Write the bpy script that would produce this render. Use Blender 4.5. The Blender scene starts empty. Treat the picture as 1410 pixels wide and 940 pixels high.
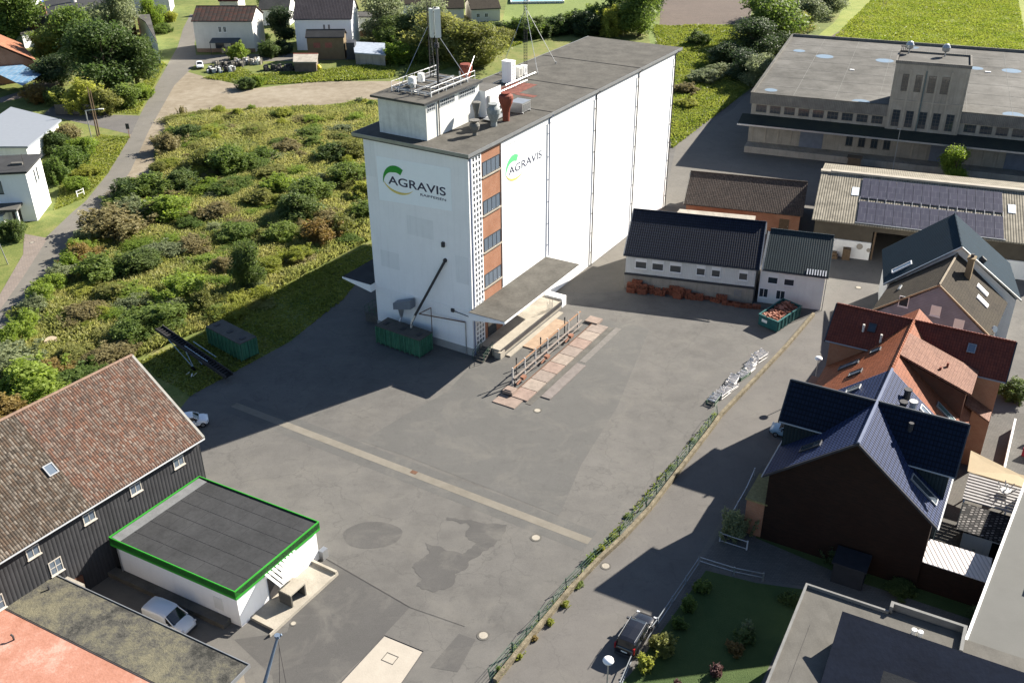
import bpy, math, random
import numpy as np
from mathutils import Vector, Matrix
random.seed(7); rng = np.random.default_rng(11)
SC = bpy.context.scene; COL = SC.collection
R_ = math.radians
# ------------------------------------------------------------------ survey of the site (camera pose and ground points)
CAMH = 60.0; FPX = 1350.0; PIT = R_(29.2); ROL = R_(-0.5)
_cp, _sp = math.cos(PIT), math.sin(PIT)
_r = Vector((1, 0, 0)); FW = Vector((0, _cp, -_sp)); _u = Vector((0, _sp, _cp))
RT = _r * math.cos(ROL) + _u * math.sin(ROL); UP = -_r * math.sin(ROL) + _u * math.cos(ROL)
def G(px, py, z=0.0):
    d = RT * ((px - 705) / FPX) - UP * ((py - 470) / FPX) + FW
    t = (z - CAMH) / d.z
    return Vector((d.x * t, d.y * t, z))
# ------------------------------------------------------------------ materials
MATS = {}
def nt(name):
    m = bpy.data.materials.new(name); m.use_nodes = True
    t = m.node_tree; b = t.nodes['Principled BSDF']
    return m, t, b
def N(t, typ, **kw):
    n = t.nodes.new(typ)
    for k, v in kw.items():
        if k in n.inputs: n.inputs[k].default_value = v
        else: setattr(n, k, v)
    return n
def ramp(t, src, stops):
    r = t.nodes.new('ShaderNodeValToRGB'); e = r.color_ramp.elements
    while len(e) < len(stops): e.new(0.5)
    for i, (p, c) in enumerate(stops):
        e[i].position = p; e[i].color = (*c, 1) if len(c) == 3 else c
    t.links.new(src, r.inputs[0]); return r.outputs[0]
def mixc(t, fac, a, b, mode='MIX'):
    m = t.nodes.new('ShaderNodeMix'); m.data_type = 'RGBA'; m.blend_type = mode
    for i, v in ((0, fac), (6, a), (7, b)):
        if hasattr(v, 'is_output') or isinstance(v, bpy.types.NodeSocket): t.links.new(v, m.inputs[i])
        else: m.inputs[i].default_value = v if i == 0 else (*v, 1)
    return m.outputs[2]
def noise(t, scale, detail=4, rough=.55, uv=False, sc=(1, 1, 1), dist=0):
    c = t.nodes.new('ShaderNodeTexCoord') if uv else t.nodes.new('ShaderNodeNewGeometry')
    mp = N(t, 'ShaderNodeMapping'); mp.inputs['Scale'].default_value = sc
    t.links.new(c.outputs['UV' if uv else 'Position'], mp.inputs[0])
    n = N(t, 'ShaderNodeTexNoise', Scale=scale, Detail=detail, Roughness=rough, Distortion=dist)
    t.links.new(mp.outputs[0], n.inputs['Vector']); return n.outputs['Fac']
def bump(t, b, h, strength, dist=.05):
    n = N(t, 'ShaderNodeBump', Strength=strength, Distance=dist)
    t.links.new(h, n.inputs['Height']); t.links.new(n.outputs[0], b.inputs['Normal'])
def c3(c): return (c, c, c) if isinstance(c, (int, float)) else tuple(c)
def mplain(name, col, rough=.6, var=.25, scale=1.2, metal=0, bmp=0, fine=9, streak=0):
    if name in MATS: return MATS[name]
    m, t, b = nt(name); col = c3(col)
    n1 = noise(t, scale); lo = tuple(c * (1 - var) for c in col); hi = tuple(min(1, c * (1 + var)) for c in col)
    out = ramp(t, n1, [(.3, lo), (.7, hi)])
    n2 = noise(t, fine, 3)
    out = mixc(t, .35, out, ramp(t, n2, [(.3, tuple(c * (1 - var) for c in col)), (.7, tuple(min(1, c * (1 + var)) for c in col))]))
    if streak:
        s = noise(t, 1.0, 5, .6, uv=True, sc=(2.2, .12, 1))
        out = mixc(t, ramp(t, s, [(.5, (0, 0, 0)), (.75, (streak,) * 3)]), out, tuple(c * .45 for c in col))
    t.links.new(out, b.inputs['Base Color'])
    b.inputs['Roughness'].default_value = rough; b.inputs['Metallic'].default_value = metal; b.inputs['Specular IOR Level'].default_value = .18 if rough > .55 else .5
    if bmp: bump(t, b, n2, bmp)
    MATS[name] = m; return m
def mtile(name, cols, tw=.3, th=.38, rough=.6, relief=.6, spots=None, spotamt=.5, big=None, coat=0, rows=.1):
    """clay / concrete roof tiles: rows and columns from the roof's own metre coordinates"""
    m, t, b = nt(name)
    tc = N(t, 'ShaderNodeTexCoord'); sep = N(t, 'ShaderNodeSeparateXYZ'); t.links.new(tc.outputs['UV'], sep.inputs[0])
    def mth(op, a, v=None):
        n = N(t, 'ShaderNodeMath', operation=op)
        if isinstance(a, bpy.types.NodeSocket): t.links.new(a, n.inputs[0])
        else: n.inputs[0].default_value = a
        if v is not None:
            if isinstance(v, bpy.types.NodeSocket): t.links.new(v, n.inputs[1])
            else: n.inputs[1].default_value = v
        return n.outputs[0]
    u = mth('DIVIDE', sep.outputs[0], tw); v = mth('DIVIDE', sep.outputs[1], th)
    fu = mth('FRACT', u); fv = mth('FRACT', v)
    cb = N(t, 'ShaderNodeCombineXYZ'); t.links.new(mth('FLOOR', u), cb.inputs[0]); t.links.new(mth('FLOOR', v), cb.inputs[1])
    wn = N(t, 'ShaderNodeTexWhiteNoise'); wn.noise_dimensions = '2D'; t.links.new(cb.outputs[0], wn.inputs['Vector'])
    out = ramp(t, wn.outputs['Value'], [(i / max(1, len(cols) - 1), c) for i, c in enumerate(cols)])
    bn = noise(t, .35, 5, .6)
    avg = tuple(sum(c[i] for c in cols) / len(cols) for i in range(3))
    out = mixc(t, ramp(t, bn, [(.35, (0, 0, 0)), (.7, (.55,) * 3)]), out, big or tuple(c * .6 for c in avg))
    if spots:
        sn = noise(t, 2.6, 6, .75)
        out = mixc(t, ramp(t, sn, [(.55, (0, 0, 0)), (.68, (spotamt,) * 3)]), out, spots)
    # joint between tiles
    su = mth('SINE', mth('MULTIPLY', fu, math.pi))      # arch over the tile width
    edge = mth('LESS_THAN', fv, rows); gap = mth('LESS_THAN', su, .3)
    j = mth('MAXIMUM', edge, gap)
    out = mixc(t, mth('MULTIPLY', j, .55 if rows < .15 else .8), out, tuple(c * .25 for c in avg))
    t.links.new(out, b.inputs['Base Color'])
    h = mth('ADD', mth('MULTIPLY', su, .8), mth('MULTIPLY', fv, -.8))
    bump(t, b, h, relief, .06)
    b.inputs['Roughness'].default_value = rough; b.inputs['Specular IOR Level'].default_value = .5 if coat else .1
    if coat: b.inputs['Coat Weight'].default_value = coat; b.inputs['Coat Roughness'].default_value = .25
    MATS[name] = m; return m
def mrib(name, col, pitch=.2, rough=.6, relief=.7, dark=.5, axis=0, var=.2, metal=0, duty=.3, seam=None):
    m, t, b = nt(name); col = c3(col)
    tc = N(t, 'ShaderNodeTexCoord'); sep = N(t, 'ShaderNodeSeparateXYZ'); t.links.new(tc.outputs['UV'], sep.inputs[0])
    d = N(t, 'ShaderNodeMath', operation='DIVIDE'); t.links.new(sep.outputs[axis], d.inputs[0]); d.inputs[1].default_value = pitch
    f = N(t, 'ShaderNodeMath', operation='FRACT'); t.links.new(d.outputs[0], f.inputs[0])
    l = N(t, 'ShaderNodeMath', operation='LESS_THAN'); t.links.new(f.outputs[0], l.inputs[0]); l.inputs[1].default_value = duty
    n1 = noise(t, .8, 5)
    out = ramp(t, n1, [(.3, tuple(c * (1 - var) for c in col)), (.7, tuple(min(1, c * (1 + var)) for c in col))])
    md = N(t, 'ShaderNodeMath', operation='MULTIPLY'); t.links.new(l.outputs[0], md.inputs[0]); md.inputs[1].default_value = dark
    out = mixc(t, md.outputs[0], out, tuple(c * .3 for c in col))
    t.links.new(out, b.inputs['Base Color'])
    s = N(t, 'ShaderNodeMath', operation='MULTIPLY'); t.links.new(f.outputs[0], s.inputs[0]); s.inputs[1].default_value = math.pi
    si = N(t, 'ShaderNodeMath', operation='SINE'); t.links.new(s.outputs[0], si.inputs[0])
    if relief: bump(t, b, si.outputs[0], relief, .05)
    b.inputs['Roughness'].default_value = rough; b.inputs['Metallic'].default_value = metal; b.inputs['Specular IOR Level'].default_value = .1
    MATS[name] = m; return m
def mbrick(name, c1, c2, mortar, w=.25, h=.075, rough=.8, ms=.012):
    m, t, b = nt(name)
    tc = N(t, 'ShaderNodeTexCoord'); br = N(t, 'ShaderNodeTexBrick'); t.links.new(tc.outputs['UV'], br.inputs['Vector'])
    br.inputs['Color1'].default_value = (*c1, 1); br.inputs['Color2'].default_value = (*c2, 1); br.inputs['Mortar'].default_value = (*mortar, 1)
    br.inputs['Scale'].default_value = 1; br.inputs['Brick Width'].default_value = w; br.inputs['Row Height'].default_value = h; br.inputs['Mortar Size'].default_value = ms
    n1 = noise(t, .6, 5)
    out = mixc(t, ramp(t, n1, [(.35, (0, 0, 0)), (.7, (.5,) * 3)]), br.outputs['Color'], tuple(c * .6 for c in c1))
    t.links.new(out, b.inputs['Base Color']); b.inputs['Roughness'].default_value = rough; b.inputs['Specular IOR Level'].default_value = .15
    bump(t, b, br.outputs['Fac'], -.3, .02)
    MATS[name] = m; return m
def mleaf(name, c1, c2, trans=.35, nsc=.5):
    m, t, b = nt(name)
    oi = N(t, 'ShaderNodeObjectInfo'); n1 = noise(t, nsc, 5, .7); n2 = noise(t, 4, 3, .7)
    ad = N(t, 'ShaderNodeMath', operation='ADD'); t.links.new(n1, ad.inputs[0])
    mm = N(t, 'ShaderNodeMath', operation='MULTIPLY_ADD'); t.links.new(oi.outputs['Random'], mm.inputs[0]); mm.inputs[1].default_value = .3; mm.inputs[2].default_value = -.15
    t.links.new(mm.outputs[0], ad.inputs[1])
    base = ramp(t, ad.outputs[0], [(.3, c1), (.7, c2)])
    out = mixc(t, ramp(t, n2, [(.3, (0, 0, 0)), (.75, (.55,) * 3)]), base, tuple(c * .55 for c in c1))
    t.links.new(out, b.inputs['Base Color']); b.inputs['Roughness'].default_value = .6
    b.inputs['Specular IOR Level'].default_value = .25
    tr = N(t, 'ShaderNodeBsdfTranslucent')
    hs = N(t, 'ShaderNodeHueSaturation', Value=1.6, Saturation=1.1); t.links.new(out, hs.inputs['Color']); t.links.new(hs.outputs[0], tr.inputs[0])
    mx = N(t, 'ShaderNodeMixShader', Fac=trans)
    t.links.new(b.outputs[0], mx.inputs[1]); t.links.new(tr.outputs[0], mx.inputs[2])
    t.links.new(mx.outputs[0], t.nodes['Material Output'].inputs[0])
    MATS[name] = m; return m
def mground(name, stops, s1=.05, s2=.6, s3=6, bmp=.5, rough=.95, extra=None, bd=.15):
    m, t, b = nt(name)
    n1 = noise(t, s1, 6, .6); n2 = noise(t, s2, 6, .65); n3 = noise(t, s3, 4, .7)
    a = N(t, 'ShaderNodeMath', operation='MULTIPLY_ADD'); t.links.new(n1, a.inputs[0]); a.inputs[1].default_value = .45
    a2 = N(t, 'ShaderNodeMath', operation='MULTIPLY_ADD'); t.links.new(n2, a2.inputs[0]); a2.inputs[1].default_value = .35
    a3 = N(t, 'ShaderNodeMath', operation='MULTIPLY'); t.links.new(n3, a3.inputs[0]); a3.inputs[1].default_value = .2
    t.links.new(a3.outputs[0], a2.inputs[2]); t.links.new(a2.outputs[0], a.inputs[2])
    out = ramp(t, a.outputs[0], stops)
    if extra: out = extra(t, out)
    t.links.new(out, b.inputs['Base Color']); b.inputs['Roughness'].default_value = rough
    b.inputs['Specular IOR Level'].default_value = .25
    bump(t, b, n3, bmp, bd)
    MATS[name] = m; return m
def mglass(name='window_glass', col=(.03, .04, .05), rough=.08):
    if name in MATS: return MATS[name]
    m, t, b = nt(name); b.inputs['Base Color'].default_value = (*col, 1); b.inputs['Roughness'].default_value = rough
    b.inputs['Specular IOR Level'].default_value = .8
    MATS[name] = m; return m
def asphalt_extra(darkc=(.045, .043, .042), lightc=(.15, .141, .125), cracks=.6):
    def f(t, out):
        n = noise(t, .22, 7, .7, dist=.6)
        out = mixc(t, ramp(t, n, [(.5, (0, 0, 0)), (.66, (.5,) * 3)]), out, lightc)
        n = noise(t, 1.3, 8, .8, dist=1.2)
        out = mixc(t, ramp(t, n, [(.56, (0, 0, 0)), (.68, (.45,) * 3)]), out, darkc)
        n = noise(t, .5, 6, .7, sc=(.25, 1.2, 1), dist=.4)
        out = mixc(t, ramp(t, n, [(.56, (0, 0, 0)), (.7, (.3,) * 3)]), out, lightc)
        n = noise(t, .33, 7, .75, sc=(1, 1.6, 1))
        out = mixc(t, ramp(t, n, [(.3, (.4,) * 3), (.42, (0, 0, 0))]), out, darkc)
        g = N(t, 'ShaderNodeNewGeometry'); vo = N(t, 'ShaderNodeTexVoronoi', Scale=.16); vo.feature = 'DISTANCE_TO_EDGE'
        mp = N(t, 'ShaderNodeVectorMath', operation='ADD'); nn = N(t, 'ShaderNodeTexNoise', Scale=.7, Detail=5)
        sc_ = N(t, 'ShaderNodeVectorMath', operation='SCALE'); sc_.inputs['Scale'].default_value = 2.2
        t.links.new(g.outputs['Position'], nn.inputs['Vector']); t.links.new(nn.outputs['Color'], sc_.inputs[0])
        t.links.new(g.outputs['Position'], mp.inputs[0]); t.links.new(sc_.outputs[0], mp.inputs[1]); t.links.new(mp.outputs[0], vo.inputs['Vector'])
        out = mixc(t, ramp(t, vo.outputs['Distance'], [(0, (cracks * .5,) * 3), (.012, (0, 0, 0))]), out, (.03, .03, .028))
        fn = noise(t, 45, 2, .6)
        out = mixc(t, .22, out, ramp(t, fn, [(.35, (.04,) * 3), (.65, (.19, .185, .175))]))
        return out
    return f
# ------------------------------------------------------------------ mesh builder
LIFT = (0.0, 1.0)     # height of the ground storey below a surveyed roof frame, and the roof frame's unit
class Fr:
    def __init__(s, o, ang=0.0, ex=None, ey=None):
        s.o = Vector((o[0], o[1], o[2] if len(o) > 2 else 0))
        s.ex = Vector((math.cos(ang), math.sin(ang), 0)) if ex is None else Vector(ex)
        s.ey = Vector((-s.ex.y, s.ex.x, 0)) if ey is None else Vector(ey)
        s.lift = LIFT
    def p(s, a, b, z=0): return s.o + s.ex * a + s.ey * b + Vector((0, 0, s.lift[0] + s.lift[1] * z if z > .01 else z))
    def sub(s, a, b, z=0, rot=0):
        c, n = math.cos(rot), math.sin(rot)
        return Fr(s.p(a, b, z), ex=s.ex * c + s.ey * n, ey=s.ey * c - s.ex * n)
WORLD = Fr((0, 0, 0), 0)
class MB:
    def __init__(s): s.v = []; s.f = []; s.m = []; s.uax = None
    def face(s, pts, mi=0):
        i = len(s.v); s.v += [Vector(p) for p in pts]; s.f.append(tuple(range(i, i + len(pts)))); s.m.append(mi)
    def solid(s, A, B, mi=0, mt=None):
        """prism between two rings A and B (same count)"""
        n = len(A); i = len(s.v); s.v += [Vector(p) for p in A] + [Vector(p) for p in B]
        # orientation
        c = sum((Vector(p) for p in A), Vector()) / n; d = sum((Vector(p) for p in B), Vector()) / n - c
        nn = Vector()
        for k in range(n): nn += (Vector(A[k]) - c).cross(Vector(A[(k + 1) % n]) - c)
        flip = nn.dot(d) < 0
        fs = [tuple(range(i + n - 1, i - 1, -1)), tuple(range(i + n, i + 2 * n))] + [(i + k, i + (k + 1) % n, i + n + (k + 1) % n, i + n + k) for k in range(n)]
        if flip: fs = [tuple(reversed(x)) for x in fs]
        s.f += fs; s.m += [mi, mi if mt is None else mt] + [mi] * n
    def box(s, fr, a0, a1, b0, b1, z0, z1, mi=0, mt=None):
        s.solid([fr.p(a0, b0, z0), fr.p(a1, b0, z0), fr.p(a1, b1, z0), fr.p(a0, b1, z0)], [fr.p(a0, b0, z1), fr.p(a1, b0, z1), fr.p(a1, b1, z1), fr.p(a0, b1, z1)], mi, mt)
    def poly(s, pts, z0, z1, mi=0, mt=None):
        s.solid([Vector((p[0], p[1], z0)) for p in pts], [Vector((p[0], p[1], z1)) for p in pts], mi, mt)
    def tube(s, a, b, r, n=6, r2=None, mi=0):
        a = Vector(a); b = Vector(b); d = (b - a).normalized(); r2 = r if r2 is None else r2
        x = d.cross(Vector((0, 0, 1)));
        if x.length < 1e-3: x = Vector((1, 0, 0))
        x.normalize(); y = d.cross(x)
        A = [a + (x * math.cos(2 * math.pi * k / n) + y * math.sin(2 * math.pi * k / n)) * r for k in range(n)]
        B = [b + (x * math.cos(2 * math.pi * k / n) + y * math.sin(2 * math.pi * k / n)) * r2 for k in range(n)]
        s.solid(A, B, mi)
    def lathe(s, c, prof, n=16, mi=0):
        c = Vector(c)
        i = len(s.v)
        for r, z in prof:
            for k in range(n): s.v.append(c + Vector((r * math.cos(2 * math.pi * k / n), r * math.sin(2 * math.pi * k / n), z)))
        for j in range(len(prof) - 1):
            for k in range(n):
                s.f.append((i + j * n + k, i + j * n + (k + 1) % n, i + (j + 1) * n + (k + 1) % n, i + (j + 1) * n + k)); s.m.append(mi)
        s.f.append(tuple(i + k for k in range(n - 1, -1, -1))); s.m.append(mi)
        s.f.append(tuple(i + (len(prof) - 1) * n + k for k in range(n))); s.m.append(mi)
    def build(s, name, mat, parent=None, smooth=False, loc=None):
        mats = mat if isinstance(mat, (list, tuple)) else [mat]
        if parent is not None: base = wloc(parent)
        elif loc is not None: base = Vector(loc)
        else:
            xs = [v.x for v in s.v]; ys = [v.y for v in s.v]; zs = [v.z for v in s.v]
            base = Vector(((min(xs) + max(xs)) / 2, (min(ys) + max(ys)) / 2, min(zs)))
        me = bpy.data.meshes.new(name); me.from_pydata([v - base for v in s.v], [], s.f); me.update()
        for k in mats: me.materials.append(k)
        me.polygons.foreach_set('material_index', s.m)
        uv = me.uv_layers.new(name='UVMap'); uax = Vector(s.uax) if s.uax is not None else Vector((1, 0, 0))
        dat = np.zeros(len(me.loops) * 2)
        for p in me.polygons:
            n = p.normal
            if abs(n.z) > .985: ux = uax; vx = Vector((-uax.y, uax.x, 0))
            else: ux = Vector((-n.y, n.x, 0)).normalized(); vx = n.cross(ux)
            for li in p.loop_indices:
                w = me.vertices[me.loops[li].vertex_index].co + base
                dat[2 * li] = w.dot(ux); dat[2 * li + 1] = w.dot(vx)
        uv.data.foreach_set('uv', dat)
        if smooth:
            me.polygons.foreach_set('use_smooth', [True] * len(me.polygons))
        o = bpy.data.objects.new(name, me); COL.objects.link(o)
        if parent is not None: o.parent = parent
        else: o.location = base
        return o
def wloc(o):
    l = Vector(o.location); q = o.parent
    while q is not None: l = l + Vector(q.location); q = q.parent
    return l
def tag(o, label, cat, group=None):
    o['label'] = label; o['category'] = cat
    if group: o['group'] = group
    return o
def thing(name, label, cat, loc, group=None, rz=0):
    o = bpy.data.objects.new(name, None); COL.objects.link(o); o.location = Vector(loc) if len(loc) == 3 else Vector((loc[0], loc[1], 0)); o.rotation_euler.z = rz
    o.empty_display_size = .5
    return tag(o, label, cat, group)
def struct(o): o['kind'] = 'structure'; return o
def kids(o): return [c for c in bpy.data.objects if c.parent == o]
def dup(root, loc, rz=0, sc=None, label=None, group=None):
    chs = CH.setdefault(root.name, None)
    if chs is None:
        chs = CH[root.name] = [(c, kids(c)) for c in kids(root)]
    r = root.copy(); COL.objects.link(r); r.location = loc; r.rotation_euler.z = rz
    if sc: r.scale = sc
    if label: r['label'] = label
    if group: r['group'] = group
    for c, gs in chs:
        d = c.copy(); COL.objects.link(d); d.parent = r
        for g in gs:
            e = g.copy(); COL.objects.link(e); e.parent = d
    return r
CH = {}
# ------------------------------------------------------------------ palette
W_WALL = mplain('white_render', .85, .8, .04, .35, bmp=.1, fine=3, streak=.11)
W_WALL2 = mplain('white_painted_wall', (.72, .72, .70), .8, .08, .7, bmp=.1, streak=.15)
W_SIDING = mrib('white_siding', (.62, .62, .60), .22, .7, .4, .35, axis=0, var=.06, duty=.1)
CREAM = mplain('cream_render', (.62, .60, .55), .85, .08, .6, streak=.12)
FELT = mplain('grey_roof_felt', (.085, .082, .076), .9, .28, .35, bmp=.4, fine=2.5)
FELT_B = mplain('brown_grey_roof_felt', (.085, .08, .07), .9, .35, .5, bmp=.4, fine=3)
FELT_D = mplain('dark_roof_felt', (.040, .041, .043), .95, .3, .4, bmp=.3, fine=3)
FELT_BL = mplain('slate_blue_membrane', (.013, .018, .032), .95, .25, .5, bmp=.2, fine=3)
MEMB = mground('pale_roof_membrane', [(.39, (.036, .034, .029)), (.46, (.066, .063, .056)), (.53, (.09, .086, .078)), (.61, (.125, .12, .11))], .06, .3, 2.5, .2, .85, None, .03)
CONC = mplain('pale_concrete', (.33, .30, .25), .9, .2, .8, bmp=.4, streak=.1)
CONC_G = mplain('stained_grey_concrete', (.30, .275, .235), .9, .25, .5, bmp=.3, streak=.5)
CONC_D = mplain('dark_concrete', (.10, .095, .085), .9, .3, .8, bmp=.3)
TRIM_D = mplain('dark_metal_trim', (.03, .033, .04), .5, .15)
TRIM_W = mplain('white_trim', .75, .5, .05)
TRIM_G = mplain('grey_metal_trim', (.28, .29, .30), .45, .15, metal=.5)
GALV = mplain('galvanised_steel', (.40, .41, .42), .4, .12, metal=.7)
STEEL_D = mplain('dark_weathered_steel', (.05, .048, .05), .6, .3)
RUST = mplain('rusty_brown_steel', (.13, .07, .045), .85, .4, 2, bmp=.3)
RUSTRED = mplain('red_oxide_paint', (.20, .055, .035), .65, .25, 2)
STONEV = mplain('weathered_vent_metal', (.16, .155, .14), .8, .35, 3, bmp=.3)
WOOD = mplain('weathered_wood', (.12, .085, .055), .9, .3, 3, bmp=.4)
WOOD_P = mplain('pale_planks', (.42, .34, .25), .85, .2, 2, bmp=.3)
PINKDECK = mplain('pinkish_painted_steel_plate', (.24, .185, .155), .75, .22, 1.4, bmp=.3)
BLUEPIPE = mplain('blue_grey_downpipe', (.16, .19, .28), .5, .1)
BRICK_R = mbrick('orange_red_brick', (.36, .15, .08), (.29, .11, .06), (.36, .25, .18))
BRICK_D = mbrick('dark_red_brick', (.15, .055, .03), (.11, .04, .025), (.11, .08, .06))
BRICK_BR = mbrick('brown_clinker', (.026, .012, .008), (.014, .008, .006), (.018, .014, .012), .5, .12)
GLASS = mglass(); GLASS_B = mglass('sky_lit_pane', (.12, .15, .19), .15); BLACK = mplain('dark_opening', .008, .9, .1)
SLATE_D = mtile('midnight_blue_tile', [(.006, .011, .024), (.008, .014, .029), (.010, .016, .033)], .3, .45, .6, .6, big=(.009, .014, .027), rows=.24)
SLATE_G = mtile('glazed_blue_tile', [(.022, .034, .085), (.03, .045, .105), (.026, .04, .095)], .32, .40, .6, 1.0, big=(.02, .03, .075), rows=.22)
SLATE_T = mtile('petrol_grey_tile', [(.018, .03, .037), (.022, .036, .043)], .3, .35, .5, .5)
TILE_OR = mtile('orange_clay_tile', [(.24, .082, .04), (.29, .10, .05), (.19, .065, .034)], .25, .33, .6, .7)
TILE_PK = mtile('sunlit_clay_tile', [(.20, .092, .058), (.25, .125, .085), (.155, .065, .042)], .25, .33, .6, .7)  # sunlight on the dormer roof is put into this paler tile colour
TILE_RD = mtile('dark_shaded_red_tile', [(.16, .045, .03), (.20, .055, .035), (.13, .04, .03)], .25, .33, .6, .6)  # on the cross roof, shade of its near slope is put into the dark red
TILE_BR = mtile('brown_concrete_tile', [(.045, .038, .031), (.055, .046, .036), (.036, .031, .026)], .28, .34, .9, .5, big=(.065, .056, .042))
TILE_OLD = mtile('mossy_brown_tile', [(.065, .052, .045), (.09, .07, .06), (.05, .042, .038)], .26, .36, .85, .7, spots=(.19, .17, .15), spotamt=.5)
TILE_BARN = mtile('lichened_clay_pantile', [(.105, .055, .040), (.15, .08, .055), (.065, .045, .038), (.18, .14, .115), (.12, .068, .05)], .24, .36, .85, .8, spots=(.30, .26, .22), spotamt=.5, big=(.07, .055, .045))
TILE_BARN2 = mtile('mossy_dark_pantile', [(.06, .046, .036), (.10, .07, .05), (.045, .038, .032), (.17, .145, .12), (.07, .055, .042)], .24, .36, .85, .8, spots=(.27, .24, .20), spotamt=.5, big=(.045, .037, .03))
TILE_RK = mtile('patched_red_grey_tile', [(.055, .05, .045), (.07, .06, .055), (.12, .055, .042), (.06, .055, .05)], 1.1, .4, .8, .5)
ETERNIT = mrib('corrugated_fibre_cement', (.22, .20, .16), .35, .85, .9, .6, var=.3)
METAL_BL = mrib('petrol_standing_seam', (.004, .018, .032), .42, .85, .5, .5, var=.1, duty=.12)
GREYSLAT = mrib('dark_grey_cladding', (.045, .045, .048), .35, .75, .5, .45, var=.15, duty=.12)
SHINGLE = mrib('mauve_grey_shingle', (.21, .225, .27), .2, .8, .4, .35, axis=1, var=.15, duty=.15)
PARAPET = mrib('ribbed_grey_parapet', (.17, .16, .145), .3, .85, .4, .3, var=.2)
CORR_W = mrib('white_corrugated_sheet', (.62, .58, .57), .36, .6, .8, .45, var=.05)
GREEN_F = mplain('bright_green_fascia', (.035, .28, .03), .6, .08, .8)
GREEN_C = mrib('green_container_paint', (.045, .14, .085), .45, .55, .9, .3, var=.3)
GREEN_P = mplain('green_container_plain', (.055, .16, .10), .55, .25, 1.5)
TEAL = mplain('teal_skip_paint', (.01, .09, .09), .5, .2, 1.5)
FENCE_G = mplain('green_fence_paint', (.06, .11, .075), .6, .15)
TERRA = mplain('terracotta_pieces', (.21, .075, .045), .8, .35, 4)
PV = mbrick('solar_cells', (.062, .060, .082), (.055, .055, .075), (.15, .15, .17), 1.0, 1.6, .3, .02)
# ------------------------------------------------------------------ ground
M_GRASS = mground('meadow_ground', [(.36, (.05, .08, .02)), (.46, (.10, .13, .03)), (.54, (.15, .165, .045)), (.63, (.21, .18, .08))], .03, .4, 3)
M_GRASS_Y = mground('yellow_green_field', [(.38, (.12, .165, .03)), (.5, (.20, .235, .05)), (.6, (.26, .27, .075))], .02, .25, 2, .8)
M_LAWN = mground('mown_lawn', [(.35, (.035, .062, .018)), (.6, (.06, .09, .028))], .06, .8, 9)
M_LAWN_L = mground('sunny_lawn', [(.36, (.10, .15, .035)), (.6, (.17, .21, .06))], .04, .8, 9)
M_SOIL = mground('ploughed_soil', [(.35, (.085, .066, .055)), (.6, (.125, .097, .08))], .05, .5, 3, .6)
M_ASPH = mground('old_asphalt', [(.37, (.076, .072, .067)), (.48, (.106, .101, .094)), (.60, (.138, .131, .121))], .035, .4, 7, .15, .9, asphalt_extra(), .02)
M_ROAD = mground('street_asphalt', [(.36, (.098, .091, .085)), (.62, (.134, .125, .116))], .05, .4, 7, .15, .9, asphalt_extra(cracks=.4), .02)
M_STREET = mground('far_street', [(.36, (.13, .12, .10)), (.62, (.18, .165, .14))], .05, .4, 7, .15, .9, asphalt_extra(cracks=.2), .02)
M_PATCH = mground('dark_asphalt_patch', [(.35, (.056, .054, .052)), (.6, (.076, .073, .07))], .08, .6, 8, .15, .9, asphalt_extra(cracks=0), .02)
M_PATCH2 = mground('smooth_asphalt_panel', [(.35, (.080, .079, .075)), (.6, (.100, .098, .093))], .08, .6, 8, .15, .9, asphalt_extra(cracks=.2), .02)
M_STRIP = mground('beige_concrete_gutter', [(.35, (.135, .122, .10)), (.6, (.195, .178, .148))], .1, .8, 8, .2, .9, None, .02)
M_LIGHTC = mground('worn_concrete_paving', [(.35, (.105, .097, .085)), (.6, (.145, .134, .115))], .06, .5, 7, .2, .9, asphalt_extra(cracks=.5), .02)
M_GRAVEL = mground('pale_gravel', [(.37, (.14, .115, .08)), (.5, (.215, .18, .13)), (.62, (.28, .245, .19))], .05, .5, 9, .6, .95, None, .04)
M_PAVE = mbrick('grey_pavers', (.13, .125, .115), (.105, .10, .095), (.06, .058, .052), .3, .2, .9, .012)
M_SIDEW = mbrick('pinkish_pavers', (.24, .20, .17), (.20, .17, .15), (.12, .1, .09), .4, .4, .9, .015)
LV = {}
def sheet(name, pts, mat, lvl, world=False):
    mb = MB(); z = .004 * lvl
    P = [Vector((p[0], p[1], 0)) if world else G(*p) for p in pts]
    P = [Vector((p.x, p.y, z)) for p in P]
    a = sum(P[i].x * P[(i + 1) % len(P)].y - P[(i + 1) % len(P)].x * P[i].y for i in range(len(P)))
    if a < 0: P.reverse()
    mb.face(P); return struct(mb.build(name, mat))
sheet('ground', [(-900, -300), (900, -300), (900, 1500), (-900, 1500)], M_GRASS, 0, True)
# silo frame: u runs back along the long wall, v out to the right of it
SB = G(652.5, 490); SY = R_(31.65)
UL = Vector((math.sin(SY), math.cos(SY), 0)); VR = Vector((math.cos(SY), -math.sin(SY), 0))
SF = Fr(SB, ex=UL, ey=VR)
def suv(u, v): q = SF.p(u, v); return (q.x, q.y)
yard = [G(-40, 1000), G(60, 800), G(262, 545), G(330, 508), G(400, 470), G(475, 408), G(516, 362)]
yard = [(p.x, p.y) for p in yard] + [suv(63, -15.5)] + [(p.x, p.y) for p in (G(1000, 148), G(1040, 118), G(1060, 60))] + [(130, 225), (160, 150), (160, 40), (60, 30), (-45, 30)]
sheet('yard_asphalt', yard, M_ASPH, 1, True)
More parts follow.
